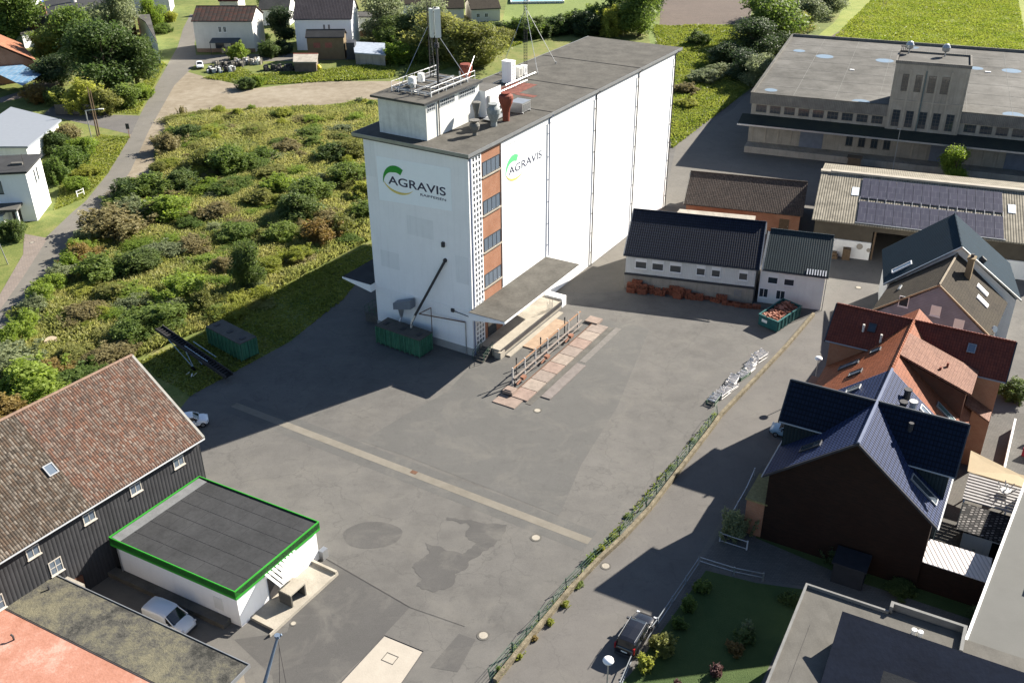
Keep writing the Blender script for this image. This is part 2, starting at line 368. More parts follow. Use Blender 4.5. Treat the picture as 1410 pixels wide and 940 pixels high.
# field sheets
sheet('green_field', [(1440, 170), (1440, -40), (1205, -60), (1150, 30), (1100, 70), (1300, 120)], M_GRASS_Y, 1)
sheet('ploughed_field', [(908, 36), (1031, 33), (1052, -60), (915, -80)], M_SOIL, 2)
sheet('field_track', [(1120, 72), (1145, 50), (1200, 14), (1250, -30), (1262, -30), (1207, 20), (1160, 50), (1137, 72)], M_SOIL, 3)
sheet('meadow_strip', [(895, 60), (890, 30), (1060, 32), (1090, 60), (1030, 125), (920, 190)], M_LAWN_L, 1)
sheet('garden_lawn', [(690, 38), (700, -10), (845, -10), (830, 36), (760, 42)], M_LAWN_L, 2)
sheet('gravel_lot', [(150, 262), (216, 246), (212, 215), (218, 190), (245, 158), (300, 150), (400, 149), (520, 137), (560, 112), (440, 112), (350, 122), (290, 108), (232, 92), (180, 180)], M_GRAVEL, 2)
sheet('street', [(-60, 500), (0, 420), (31, 381), (62, 328), (100, 292), (118, 277), (148, 240), (179, 189), (194, 156), (232, 87), (245, 64), (252, 40), (262, 20), (276, 20), (268, 60), (270, 76), (430, 74), (500, 72), (500, 82), (300, 86), (268, 90), (240, 118), (205, 180), (180, 235), (135, 300), (100, 350), (60, 405), (0, 480), (-40, 540)], M_STREET, 4)
sheet('side_street', [(183, 186), (205, 160), (150, 158), (70, 148), (60, 158), (140, 176)], M_ROAD, 3)
sheet('footway', [(-60, 480), (0, 405), (32, 350), (33, 322), (66, 328), (31, 383), (-50, 497)], M_SIDEW, 6)
sheet('forecourt', [(60, 158), (130, 166), (140, 150), (80, 140)], M_PAVE, 5)
sheet('rear_paving', [(870, 420), (760, 430)] and [(905, 320), (931, 200), (1010, 150), (1040, 118), (1046, 160), (1030, 205), (1410, 262), (1440, 300), (1110, 262), (950, 236), (940, 290)], M_LIGHTC, 2)
sheet('side_paving', [(757, 400), (812, 368), (872, 321), (915, 288), (925, 262), (950, 300), (862, 352), (860, 400), (810, 404)], M_LIGHTC, 3)
# lane beside the yard
sheet('lane', [(690, 960), (672, 935), (820, 760), (905, 655), (1000, 560), (1110, 435), (1150, 400), (1190, 372), (1212, 380), (1195, 420), (1160, 520), (1100, 600), (1040, 660), (960, 790), (850, 960)], M_ROAD, 2)
sheet('lane_gutter', [(920, 830), (1000, 705), (1040, 650), (1046, 652), (1006, 707), (926, 832)], M_LIGHTC, 3)
sheet('lane_footway', [(838, 960), (933, 830), (1006, 707), (1050, 640), (1062, 650), (1018, 722), (975, 792), (905, 895), (870, 960)], M_PAVE, 4)
# yard markings and repairs
def stripf(name, p0, p1, w, mat, lvl, off=0):
    a, b = G(*p0), G(*p1); d = (b - a).normalized(); n = Vector((-d.y, d.x, 0))
    q = [a + n * (off - w / 2), b + n * (off - w / 2), b + n * (off + w / 2), a + n * (off + w / 2)]
    return sheet(name, [(v.x, v.y) for v in q], mat, lvl, True)
stripf('gutter_margin', (322, 557), (812, 745), 3.1, M_PATCH2, 2)
stripf('gutter_strip', (322, 557), (812, 745), .95, M_STRIP, 4)
sheet('patch_yard', [(498, 607), (560, 570), (615, 540), (652, 500), (690, 470), (830, 440), (895, 452), (850, 560), (800, 640), (770, 710), (560, 628)], M_PATCH2, 3)
circ = []
c0 = G(513, 736); 
for k in range(28):
    a = 2 * math.pi * k / 28; circ.append((c0.x + 2.75 * math.cos(a) * (1 + .03 * math.sin(5 * a)), c0.y + 1.9 * math.sin(a) * (1 + .03 * math.cos(3 * a))))
sheet('patch_round', circ, M_PATCH, 3, True)
def wob(pts, n=5, amp=.25):
    P = [G(*p) for p in pts]; out = []
    for i in range(len(P)):
        a, b = P[i], P[(i + 1) % len(P)]; d = b - a; m = Vector((-d.y, d.x, 0)).normalized()
        for k in range(n):
            q = a + d * (k / n) + m * random.uniform(-amp, amp) * min(1, d.length / 3); out.append((q.x, q.y))
    return out
sheet('patch_wet', wob([(586, 746), (636, 762), (655, 748), (640, 738), (648, 722), (615, 716), (615, 712), (645, 715), (665, 720), (698, 722), (690, 742), (672, 757), (645, 772), (645, 780), (628, 790), (622, 808), (595, 816), (572, 806), (582, 796), (567, 780), (578, 770), (590, 762)]), M_PATCH, 4, True)
0 and sheet('patch_trail', wob([(510, 752), (545, 763), (572, 778), (556, 786), (543, 783), (540, 772)], 4, .15), M_PATCH, 3, True)
sheet('patch_yard_front', [(437, 762), (565, 835), (500, 905), (440, 960), (385, 985), (375, 930), (322, 880), (395, 870)], M_PATCH, 2)
sheet('patch_lane_edge', [(632, 872), (655, 880), (630, 925), (592, 918)], M_PATCH, 3)
0 and sheet('stained_edge', wob([(900, 600), (940, 560), (980, 540), (960, 590), (900, 650), (840, 690), (810, 700), (860, 640)], 5, .5), M_LIGHTC, 2, True)
for i, (x, y, r) in enumerate([(738, 740, .55), (665.5, 874.5, .55), (740, 565, .5), (834, 779, .5), (1182, 396, .5), (44, 334, .4), (404, 858, .3)]):
    mb = MB(); c = G(x, y); ring = lambda rr, z: [Vector((c.x + rr * math.cos(2 * math.pi * k / 20), c.y + rr * math.sin(2 * math.pi * k / 20), z)) for k in range(20)]
    mb.solid(ring(r, .0), ring(r, .03), 0); mb.solid(ring(r * .68, .031), ring(r * .68, .04), 1)
    lb = ['round manhole cover in the yard below the end of the beige gutter', 'round manhole cover in the yard close to the green fence near the bottom', 'pale manhole cover by the end of the pink deck plates', 'round manhole cover in the lane opposite the end of the gutter', 'pale manhole cover in the alley beside the black roofed shed opening', 'manhole cover in the pinkish footway at the left edge', 'small square drain in the yard by the green edged building'][i]
    tag(mb.build('manhole_cover', [CONC_D, CONC]), lb, 'manhole', 'manhole covers')
mb = MB(); c = G(570, 650); mb.box(Fr(c, R_(-30)), -.35, .35, -.25, .25, .0, .03)
tag(mb.build('gully_grate', RUST), 'square rusty gully grate in the beige gutter strip', 'drain grate')
M_SEAM = mplain('bitumen_seam', (.06, .057, .055), .9, .3, 2)
for (pa, pb, w_) in (((437, 762), (565, 836), .05), ((565, 836), (640, 862), .04)):
    stripf('repair_seam', pa, pb, w_, M_SEAM, 7)
# weighbridge
WBF = Fr(G(470, 940), ex=(G(530, 875) - G(470, 940)).normalized()); 
wb = [G(462, 948), G(529.5, 875), G(583, 897), G(540, 960)]
t = thing('weighbridge', 'pale concrete weighbridge deck with steel edge let into the yard', 'weighbridge', wb[0])
mb = MB(); mb.poly([(p.x, p.y) for p in wb], .01, .05); mb.build('deck', mplain('weighbridge_concrete', (.36, .325, .275), .9, .1, .6, bmp=.2), t)
mb = MB()
for i in range(4): mb.tube(wb[i] + Vector((0, 0, .05)), wb[(i + 1) % 4] + Vector((0, 0, .05)), .05, 4)
mb.build('edge_frame', STEEL_D, t)
mb = MB(); hf = Fr(G(537, 906.5), ex=(wb[2] - wb[1]).normalized())
for (a0, a1, b0, b1) in ((-.55, .55, -.45, -.4), (-.55, .55, .4, .45), (-.55, -.5, -.45, .45), (.5, .55, -.45, .45)): mb.box(hf, a0, a1, b0, b1, .05, .07)
mb.build('hatch', CONC_D, t)
# ------------------------------------------------------------------ building helpers
def face_fr(fr, a0, a1, b0, b1, side):
    """frame of a wall: a along it, b outward"""
    if side == 'front': return Fr(fr.p(a0, b0), ex=fr.ex, ey=-fr.ey)
    if side == 'back': return Fr(fr.p(a1, b1), ex=-fr.ex, ey=fr.ey)
    if side == 'left': return Fr(fr.p(a0, b1), ex=-fr.ey, ey=-fr.ex)
    return Fr(fr.p(a1, b0), ex=fr.ey, ey=fr.ex)
def window(parent, ff, t0, z0, w, h, fm=None, gm=None, bars=(1, 0), sill=True, name='window', blind=0):
    fm = fm or TRIM_W; gm = gm or GLASS
    mb = MB(); r = .08; d = .05
    mb.box(ff, t0, t0 + w, .003, d, z0, z0 + r); mb.box(ff, t0, t0 + w, .003, d, z0 + h - r, z0 + h)
    mb.box(ff, t0, t0 + r, .003, d, z0 + r, z0 + h - r); mb.box(ff, t0 + w - r, t0 + w, .003, d, z0 + r, z0 + h - r)
    for k in range(bars[0]):
        x = t0 + w * (k + 1) / (bars[0] + 1); mb.box(ff, x - .03, x + .03, .003, d - .01, z0 + r, z0 + h - r)
    for k in range(bars[1]):
        z = z0 + h * (k + 1) / (bars[1] + 1); mb.box(ff, t0 + r, t0 + w - r, .003, d - .015, z - .03, z + .03)
    if sill: mb.box(ff, t0 - .06, t0 + w + .06, .003, .16, z0 - .06, z0 - .003)
    if blind: mb.box(ff, t0 + r, t0 + w - r, .003, d - .012, z0 + h * (1 - blind), z0 + h - r)
    o = mb.build(name, fm, parent)
    mb = MB(); mb.box(ff, t0 + r, t0 + w - r, .002, .02, z0 + r, z0 + h - r); mb.build('pane', gm, o)
    return o
def door(parent, ff, t0, z0, w, h, mat, name='door'):
    mb = MB(); mb.box(ff, t0, t0 + w, .003, .06, z0, z0 + h); o = mb.build(name, mat, parent)
    mb = MB(); mb.box(ff, t0 + w - .2, t0 + w - .1, .061, .1, z0 + h * .45, z0 + h * .5); mb.build('handle', TRIM_G, o); return o
def gable_roof(mb, fr, a0, a1, b0, b1, ze, zr, th=.16, bm=None, mi=0):
    """ridge along a; b0/b1 are the eaves"""
    bm = (b0 + b1) / 2 if bm is None else bm
    for (e, ez) in ((b0, ze), (b1, ze)):
        A = [fr.p(a0, e, ez), fr.p(a0, bm, zr), fr.p(a0, bm, zr + th), fr.p(a0, e, ez + th)]
        B = [fr.p(a1, e, ez), fr.p(a1, bm, zr), fr.p(a1, bm, zr + th), fr.p(a1, e, ez + th)]
        mb.solid(A, B, mi)
def gable_wall(mb, fr, a0, a1, b0, b1, ze, zr, z0=0, bm=None):
    bm = (b0 + b1) / 2 if bm is None else bm
    pr = [(b0, z0), (b1, z0), (b1, ze), (bm, zr), (b0, ze)]
    mb.solid([fr.p(a0, b, z) for b, z in pr], [fr.p(a1, b, z) for b, z in pr])
def ridge_cap(parent, fr, a0, a1, b, z, mat, r=.13):
    mb = MB(); mb.tube(fr.p(a0, b, z), fr.p(a1, b, z), r, 6); return mb.build('ridge_cap', mat, parent)
def verge(parent, fr, a, b0, b1, ze, zr, mat, th=.22, w=.12, bm=None):
    bm = (b0 + b1) / 2 if bm is None else bm
    mb = MB()
    for e in (b0, b1):
        A = [fr.p(a - w, e, ze - .04), fr.p(a - w, bm, zr - .04), fr.p(a - w, bm, zr + th), fr.p(a - w, e, ze + th)]
        B = [fr.p(a + w, e, ze - .04), fr.p(a + w, bm, zr - .04), fr.p(a + w, bm, zr + th), fr.p(a + w, e, ze + th)]
        mb.solid(A, B)
    return mb.build('verge_board', mat, parent)
def gutter(parent, fr, a0, a1, b, z, mat, r=.08):
    mb = MB(); mb.tube(fr.p(a0, b, z), fr.p(a1, b, z), r, 6); return mb.build('gutter', mat, parent)
def slope_fr(fr, a, b, z, bdir, slope):
    """frame lying on a roof slope; ex along a, ey up-slope, returns functions"""
    ct = math.cos(math.atan(slope)); st = math.sin(math.atan(slope))
    ey = fr.ey * bdir * ct + Vector((0, 0, st * fr.ey.length)); n = fr.ex.cross(ey).normalized()
    if n.z < 0: n = -n
    return fr.p(a, b, z), fr.ex, ey, n
def slope_box(mb, sf, a0, a1, s0, s1, h0, h1, mi=0):
    o, ex, ey, n = sf
    q = lambda a, s, h: o + ex * a + ey * s + n * h
    mb.solid([q(a0, s0, h0), q(a1, s0, h0), q(a1, s1, h0), q(a0, s1, h0)], [q(a0, s0, h1), q(a1, s0, h1), q(a1, s1, h1), q(a0, s1, h1)], mi)
def skylight(parent, sf, a, s, w=.9, h=1.3, fm=None, gm=None, name='roof_window'):
    mb = MB(); f = .1
    slope_box(mb, sf, a, a + w, s, s + f, 0, .14); slope_box(mb, sf, a, a + w, s + h - f, s + h, 0, .14)
    slope_box(mb, sf, a, a + f, s + f, s + h - f, 0, .14); slope_box(mb, sf, a + w - f, a + w, s + f, s + h - f, 0, .14)
    o = mb.build(name, fm or TRIM_G, parent); mb = MB(); slope_box(mb, sf, a + f, a + w - f, s + f, s + h - f, 0, .1); mb.build('pane', gm or GLASS_B, o); return o
def flat_roof(parent, pts, z, th=.35, mat=None, edge=None, name='roof', up=.0):
    mb = MB(); mb.poly(pts, z - th, z, 0, 1 if edge else None)
    o = mb.build(name, [edge or mat, mat] if edge else mat, parent); return o
def inset(pts, d):
    P = [Vector((p[0], p[1])) for p in pts]; c = sum(P, Vector((0, 0))) / len(P); out = []
    n = len(P); area = sum(P[i].x * P[(i + 1) % n].y - P[(i + 1) % n].x * P[i].y for i in range(n)); sg = 1 if area > 0 else -1
    for i in range(n):
        a, b, cc = P[i - 1], P[i], P[(i + 1) % n]
        d1 = (b - a).normalized(); d2 = (cc - b).normalized()
        n1 = Vector((-d1.y, d1.x)) * sg; n2 = Vector((-d2.y, d2.x)) * sg
        bis = (n1 + n2).normalized(); k = d / max(.3, bis.dot(n1)); q = b + bis * k; out.append((q.x, q.y))
    return out
def rim(parent, pts, z, h, w, mat, name='parapet'):
    inn = inset(pts, w); n = len(pts); mb = MB()
    for i in range(n):
        j = (i + 1) % n
        mb.poly([pts[i], pts[j], inn[j], inn[i]], z, z + h)
    return mb.build(name, mat, parent)
def pxy(lst, z): return [(G(*p, z).x, G(*p, z).y) for p in lst]
def text_mesh(body, size, mat, name, parent, o, ex, ez, depth=.02, wide=None, bold=0):
    cu = bpy.data.curves.new(name, 'FONT'); cu.body = body; cu.size = size; cu.offset = bold; cu.extrude = depth
    ob = bpy.data.objects.new('tmp', cu); COL.objects.link(ob); bpy.context.view_layer.update()
    me = bpy.data.meshes.new_from_object(ob.evaluated_get(bpy.context.evaluated_depsgraph_get())); bpy.data.objects.remove(ob)
    xs = [v.co.x for v in me.vertices]; x0 = min(xs); sx = (wide / (max(xs) - x0)) if wide else 1
    y0 = min(v.co.y for v in me.vertices)
    ex = Vector(ex); ez = Vector(ez); n = ex.cross(ez); base = wloc(parent)
    for v in me.vertices: v.co = Vector(o) - base + ex * ((v.co.x - x0) * sx) + ez * (v.co.y - y0) + n * v.co.z
    me.name = name; me.materials.clear(); me.materials.append(mat)
    q = bpy.data.objects.new(name, me); COL.objects.link(q); q.parent = parent; return q
# ================================================================== THE SILO
T = thing('silo_building', 'tall white silo building with a flat grey roof and a company logo on its front', 'silo building', SB)
mb = MB(); mb.box(SF, 0, 57.5, -14.7, 0, 0, 25.05); mb.build('wall', W_WALL, T)
mb = MB(); mb.box(SF, -.35, 59.3, -16.0, .3, 25.06, 25.55, 1, 0)
RF = mb.build('roof', [FELT_B, TRIM_D], T)
mb = MB()
mb.box(SF, -.36, 59.31, .305, .36, 25.2, 25.60); mb.box(SF, -.41, -.36, -16.05, .36, 25.2, 25.60); mb.box(SF, -.36, 59.31, -16.06, -16.0, 25.2, 25.60)
mb.build('roof_edge', TRIM_G, RF)
for u in (18.6, 30.8, 44.2):
    mb = MB(); mb.box(SF, u - .03, u + .03, -15.9, .2, 25.552, 25.60); mb.build('roof_seam', FELT_D, RF)
for u in (34, 47.5):
    mb = MB(); mb.box(SF, u, u + .15, -15.8, .1, 25.552, 25.59)
# plinth on the front
mb = MB(); mb.box(SF, -.06, -.003, -14.8, .05, 0, 1.0); mb.build('plinth', mplain('grey_plinth', (.34, .34, .33), .9, .12), T)
# cavetto under the roof on long side
mb = MB(); mb.box(SF, 6.8, 57.5, .003, .10, 24.3, 25.0); mb.build('cornice', W_WALL, T)
for u, z0 in ((18.0, 6.5), (30.7, 0), (44.0, 0), (57.2, 0)):
    mb = MB(); mb.tube(SF.p(u, .16, z0), SF.p(u, .16, 24.9), .085, 8); mb.tube(SF.p(u, .16, 24.9), SF.p(u + .5, .38, 25.3), .085, 8)
    for z in range(int(z0) + 2, 25, 3): mb.box(SF, u - .12, u + .12, .0, .17, z, z + .05)
    mb.build('downpipe', BLUEPIPE if u < 20 else STEEL_D, T)
    if u < 50:
        mb = MB(); mb.box(SF, u + .3, u + .325, .003, .01, z0, 25.0); mb.build('expansion_joint', TRIM_G, T)
mb = MB(); mb.tube(SF.p(.12, .16, 0), SF.p(.12, .16, 25.1), .09, 8); mb.build('downpipe', BLUEPIPE, T)
# glass block strip
FS = Fr(SF.p(0, 0), ex=UL, ey=VR)      # face frame of the long wall: a = u, b = out
mb = MB(); mb.box(FS, .55, 2.35, .003, .05, 7.0, 24.95); mb.build('glass_block_glazing', mplain('grey_glass_block', (.16, .17, .19), .3, .4, 4), T)
mb = MB()
for k in range(4): x = .5 + k * .6; mb.box(FS, x, x + .17, .003, .12, 6.6, 25.0)
nrow = 27
for k in range(nrow + 1): z = 6.75 + k * (18.1 / nrow); mb.box(FS, .67, 2.3, .052, .11, z, z + .19)
mb.build('glass_block_frame', W_WALL, T)
mb = MB(); mb.box(FS, .55, 2.35, .003, .05, 1.2, 5.5); mb.build('glass_block_glazing', GLASS_B, T)
mb = MB()
for k in range(4): x = .5 + k * .6; mb.box(FS, x, x + .15, .003, .12, 1.1, 5.6)
for k in range(8): z = 1.1 + k * .63; mb.box(FS, .65, 2.3, .052, .11, z, z + .13)
mb.build('glass_block_frame', W_WALL, T)
# brick bay
mb = MB(); mb.box(FS, 2.5, 6.7, .003, .035, 1.1, 25.0); mb.build('brick_panel', BRICK_R, T)
for zc in (22.9, 18.25, 13.6, 8.95):
    window(T, Fr(FS.p(0, .035), ex=UL, ey=VR), 2.75, zc - .85, 3.7, 1.7, fm=TRIM_D, gm=GLASS_B, bars=(3, 0), sill=False, name='window')
    mb = MB(); mb.box(FS, 2.55, 6.65, .04, .22, zc - 1.0, zc - .87); mb.build('window_sill', CONC, T)
mb = MB(); mb.box(FS, 6.7, 6.95, .003, .13, 6.6, 25.0); mb.build('wall_pier', W_WALL, T)
door(T, Fr(FS.p(0, .035), ex=UL, ey=VR), 3.2, 1.15, 1.9, 2.3, GLASS)
for u in (9, 13.5):
    door(T, FS, u, 1.15, 2.4, 2.6, STEEL_D)
# canopies
for (v0, v1, ua, ub, lab) in ((0.01, 5.1, -.9, 17.7, 'r'), (-14.71, -19.3, -.9, 17.0, 'l')):
    mb = MB(); sgn = 1 if v1 > v0 else -1
    A = [SF.p(ua, v0, 5.35), SF.p(ua, v1, 6.2), SF.p(ua, v1, 6.42), SF.p(ua, v0, 6.35)]
    B = [SF.p(ub, v0, 5.35), SF.p(ub, v1, 6.2), SF.p(ub, v1, 6.42), SF.p(ub, v0, 6.35)]
    mb.solid(A, B); C_ = mb.build('canopy', W_WALL, T)
    mb = MB(); mb.solid([SF.p(ua + .05, v0, 6.36), SF.p(ua + .05, v1 - .06 * sgn, 6.425), SF.p(ua + .05, v1 - .06 * sgn, 6.47), SF.p(ua + .05, v0, 6.42)], [SF.p(ub - .05, v0, 6.36), SF.p(ub - .05, v1 - .06 * sgn, 6.425), SF.p(ub - .05, v1 - .06 * sgn, 6.47), SF.p(ub - .05, v0, 6.42)])
    mb.build('roof_felt', FELT_B if lab == 'r' else FELT_D, C_)
mb = MB(); mb.box(SF, -.05, -.005, -14.7, 0.005, 5.95, 6.03); mb.build('string_course', W_WALL, T)
# loading dock under canopy
mb = MB(); mb.box(SF, 1.2, 17.6, .05, 3.0, 0, 1.08, 0, 1); mb.build('loading_dock', [CONC, CONC], T)
mb = MB(); mb.box(SF, 1.4, 16.6, 3.003, 3.18, .55, 1.02)
mb.build('dock_buffer', STEEL_D, T)
mb = MB(); mb.box(SF, 16.7, 17.9, .4, 3.05, 0, 1.35); mb.build('dock_end_block', W_WALL, T)
mb = MB(); mb.box(SF, .9, 1.9, 2.4, 3.3, 0, .9); mb.build('dock_end_block', CONC, T)
mb = MB()
for k in range(5): mb.box(SF, -.9 + k * .42, -.45 + k * .42, .5, 1.9, 0, .2 * (k + 1))
mb.build('steps', CONC_D, T)
mb = MB()
for (a, b) in ((( -.9, 2.0), (1.2, 2.0)), ((-.9, .45), (1.2, .45))):
    p, q = SF.p(*a), SF.p(*b)
    for k in range(3):
        w = p.lerp(q, k / 2); mb.tube(w + Vector((0, 0, .2 + .4 * k)), w + Vector((0, 0, 1.2 + .4 * k)), .03, 5)
    mb.tube(p + Vector((0, 0, 1.2)), q + Vector((0, 0, 2.0)), .03, 5); mb.tube(p + Vector((0, 0, .8)), q + Vector((0, 0, 1.6)), .025, 5)
mb.build('stair_railing', FENCE_G, T)
mb = MB()
for k in range(5): mb.tube(SF.p(12.8 + k * .35, 3.0, 1.08), SF.p(12.8 + k * .35, 3.0, 2.6 - (k % 2) * .5), .035, 5)
mb.build('dock_posts', GALV, T)
# left platform behind container
mb = MB(); mb.box(SF, .5, 15, -17.2, -14.75, 0, 1.1); mb.build('rear_dock', CONC_D, T)
mb = MB()
for k in range(4):
    mb.tube(SF.p(.5, -17.2 + k * .8, 1.1), SF.p(.5, -17.2 + k * .8, 2.2), .03, 5); mb.tube(SF.p(.5 + k * .8, -17.2, 1.1), SF.p(.5 + k * .8, -17.2, 2.2), .03, 5)
for z in (1.65, 2.2): mb.tube(SF.p(.5, -17.2, z), SF.p(.5, -14.8, z), .03, 5); mb.tube(SF.p(.5, -17.2, z), SF.p(3, -17.2, z), .03, 5)
mb.build('platform_railing', FENCE_G, T)
for (a0_, a1_, z0_, z1_) in ((-14.6, -13.1, 20.5, 24.9), (-9.0, -5.2, 14.2, 16.6), (-13.4, -10.6, 9.0, 11.2), (-2.2, -.4, 9.5, 13.0)):
    mb = MB(); mb.box(Fr(SB, ex=VR, ey=-UL), a0_, a1_, .003, .006, z0_, z1_); mb.build('render_repair', mplain('repaired_render', (.775, .78, .78), .85, .05, .6, streak=.2), T)
# ---- logo banner on the front
FRT = Fr(SB, ex=VR, ey=-UL)        # a = v, b = outward
mb = MB(); mb.solid([FRT.p(-12.9, .003, 17.75), FRT.p(-2.4, .003, 18.4), FRT.p(-2.35, .003, 23.5), FRT.p(-12.9, .003, 23.15)], [FRT.p(-12.9, .03, 17.75), FRT.p(-2.4, .03, 18.4), FRT.p(-2.35, .03, 23.5), FRT.p(-12.9, .03, 23.15)])
BN = mb.build('logo_banner', mplain('banner_white', (.88, .92, .94), .6, .02), T)
LG_GREEN = mplain('logo_green', (.01, .27, .03), .5, .02); LG_INK = mplain('logo_ink', (.02, .02, .06), .5, .02); LG_YEL = mplain('logo_yellow', (.72, .58, .16), .5, .02)
def arc_leaf(o, ex, ez, pts_out, pts_in, mat, name, parent):
    ex = Vector(ex); ez = Vector(ez); n = ex.cross(ez).normalized()
    P = [Vector(o) + ex * a + ez * z for a, z in pts_out + pts_in[::-1]]
    mb = MB(); m = len(pts_out)
    Q = [Vector(o) + ex * a + ez * z for a, z in pts_out]; I = [Vector(o) + ex * a + ez * z for a, z in pts_in]
    for k in range(m - 1):
        mb.solid([Q[k], Q[k + 1], I[k + 1], I[k]], [x + n * .02 for x in (Q[k], Q[k + 1], I[k + 1], I[k])])
    mb.build(name, mat, parent)
def logo(o, ex, ez, s, parent, mirror_sub=True, green=LG_GREEN, thin=0):
    """logo in local units; origin = lower left of the lettering"""
    # leaf
    cx, cz = 1.15 * s, .35 * s; out = []; inn = []
    for k in range(15):
        a = math.radians(188 - k * 9.5)
        ro = 1.95 * s; wth = (.03 + .72 * min(1, (k + .6) / 9)) * s
        out.append((cx + ro * .98 * math.cos(a), cz + ro * math.sin(a) * 1.05)); inn.append((cx + (ro - wth) * math.cos(a), cz + (ro - wth) * math.sin(a) * 1.02))
    arc_leaf(o, ex, ez, out, inn, green, 'logo_leaf', parent)
    out = []; inn = []
    for k in range(15):
        a = math.radians(196 + k * 9.2); w = .3 * math.sin(math.pi * k / 14) * s
        out.append((cx + .45 * s + 2.45 * s * math.cos(a), cz + .55 * s + 1.95 * s * math.sin(a))); inn.append((cx + .45 * s + (2.45 * s - w) * math.cos(a), cz + .55 * s + (1.95 * s - w) * math.sin(a)))
    arc_leaf(o, ex, ez, out, inn, LG_YEL, 'logo_swoosh', parent)
    text_mesh('AGRAVIS', 1.42 * s, LG_INK, 'logo_lettering', parent, Vector(o), ex, ez, .012, wide=8.2 * s, bold=0 if thin else .012)
    if mirror_sub: text_mesh('RAIFFEISEN', .42 * s, LG_INK, 'logo_small_lettering', parent, Vector(o) + Vector(ex) * 4.6 * s - Vector(ez) * .62 * s, ex, ez, .012, wide=3.6 * s)
logo(FRT.p(-11.35, .045, 20.05), VR, Vector((-.0, 0, 1)), 1.0, BN)
mb = MB(); mb.box(FS, 7.4, 16.9, .003, .02, 18.6, 23.4); BN2 = mb.build('logo_banner', mplain('banner_white', .8), T)
logo(FS.p(8.5, .03, 20.45), UL, Vector((0, 0, 1)), .95, BN2, False, green=mplain('logo_light_green', (.12, .62, .22), .5, .02), thin=1)
# small fittings on the front
mb = MB(); mb.box(FRT, -3.95, -3.6, .003, .3, 13.7, 14.3); mb.build('wall_lamp', STEEL_D, T)
mb = MB(); mb.box(FRT, -3.0, -2.6, .003, .25, 5.4, 5.8); mb.tube(FRT.p(-2.6, .15, 5.55), FRT.p(-.2, .15, 5.35), .04, 5); mb.build('wall_lamp', STEEL_D, T)
mb = MB(); mb.tube(FRT.p(-1.0, .12, 0), FRT.p(-1.0, .12, 4.5), .07, 6); mb.build('riser_pipe', GALV, T)
# penthouse
PZ = 25.56; pu0, pu1, pv0, pv1 = 1.5, 12.4, -13.3, -6.5
mb = MB(); mb.box(SF, pu0, pu1, pv0, pv1, PZ, 29.75); mb.build('penthouse_wall', mplain('stained_white_render', (.66, .66, .63), .85, .16, 1.2, streak=.4), T)
mb = MB(); mb.box(SF, pu0 - .75, pu1 + .3, pv0 - .5, pv1 + .35, 29.76, 30.02, 1, 0); PR = mb.build('penthouse_roof', [FELT_B, TRIM_D], T)
PFF = Fr(SF.p(0, pv1), ex=UL, ey=VR)
for a, w in ((1.75, 1.5), (4.2, 3.0), (8.1, 3.4)): window(T, PFF, a, 28.75, w, .8, fm=mplain('grey_window_frame', (.4, .42, .44), .6), gm=GLASS, bars=(int(w * 2.5), 1), sill=False, name='window')
mb = MB(); mb.tube(PFF.p(3.8, .12, PZ), PFF.p(3.8, .12, 29.9), .07, 6); mb.build('downpipe', STEEL_D, T)
mb = MB(); mb.box(SF, 12.42, 15.9, -12.0, -5.6, PZ, 28.8, 0, 1); mb.build('lift_head', [W_WALL, MEMB], T)
mb = MB(); mb.box(Fr(SF.p(0, -5.6), ex=UL, ey=VR), 12.8, 14.0, .003, .35, 26.2, 28.2); mb.build('cable_cabinet', CREAM, T)
mb = MB(); mb.box(Fr(SF.p(0, -5.6), ex=UL, ey=VR), 14.6, 15.5, .003, .45, 25.9, 26.7); mb.tube(SF.p(15.05, -5.14, 26.3), SF.p(15.05, -5.11, 26.3), .28, 12, mi=1); mb.build('air_conditioner', [W_WALL, STEEL_D], T)
# red patches on the roof
mb = MB(); mb.box(SF, 23.5, 29, -11.5, -8.0, 25.552, 25.57); mb.box(SF, 23.2, 24.2, -8.0, -5.2, 25.552, 25.57); mb.build('red_coated_patch', mplain('worn_red_coating', (.16, .06, .045), .85, .5, 2), T)
# ---- things on the roof
def vent(name, label, uv, prof, mat, n=18):
    c = SF.p(uv[0], uv[1], 25.56); mb = MB(); mb.lathe(c, prof, n); return tag(mb.build(name, mat, loc=c, smooth=False), label, 'roof vent', 'vents on the silo roof')
vent('roof_vent', 'small squat grey vent nearest the front edge of the silo roof', (6.0, -3.0), [(.28, 0), (.28, .35), (.5, .7), (.62, 1.15), (.5, 1.45), (.3, 1.5), (.55, 1.75), (.6, 1.8)], STONEV)
vent('roof_vent', 'grey bulbous vent like an urn beside the red vent', (10.1, -3.0), [(.38, 0), (.38, .5), (.6, .95), (.82, 1.6), (.8, 2.1), (.5, 2.45), (.45, 2.6), (.6, 2.7)], mplain('pale_grey_vent', (.26, .28, .28), .7, .3, 3))
vent('roof_vent', 'narrow tall dark vent pipe with a flared cap behind the squat one', (9.3, -4.9), [(.24, 0), (.24, 1.5), (.35, 1.9), (.5, 2.5), (.55, 2.8), (.3, 2.85)], STONEV)
vent('roof_vent', 'tall red oxide vent with a wide drum top on the open silo roof', (12.7, -2.9), [(.42, 0), (.44, 1.1), (.55, 1.6), (.8, 2.2), (.9, 2.8), (.84, 3.1), (.5, 3.3), (.6, 3.4)], RUSTRED)
vent('roof_vent', 'red oxide vent with a wide top half hidden behind the penthouse railing', (16.9, -11.4), [(.4, 0), (.4, 3.0), (.55, 3.5), (.8, 4.1), (.85, 4.6), (.7, 4.9)], RUSTRED)
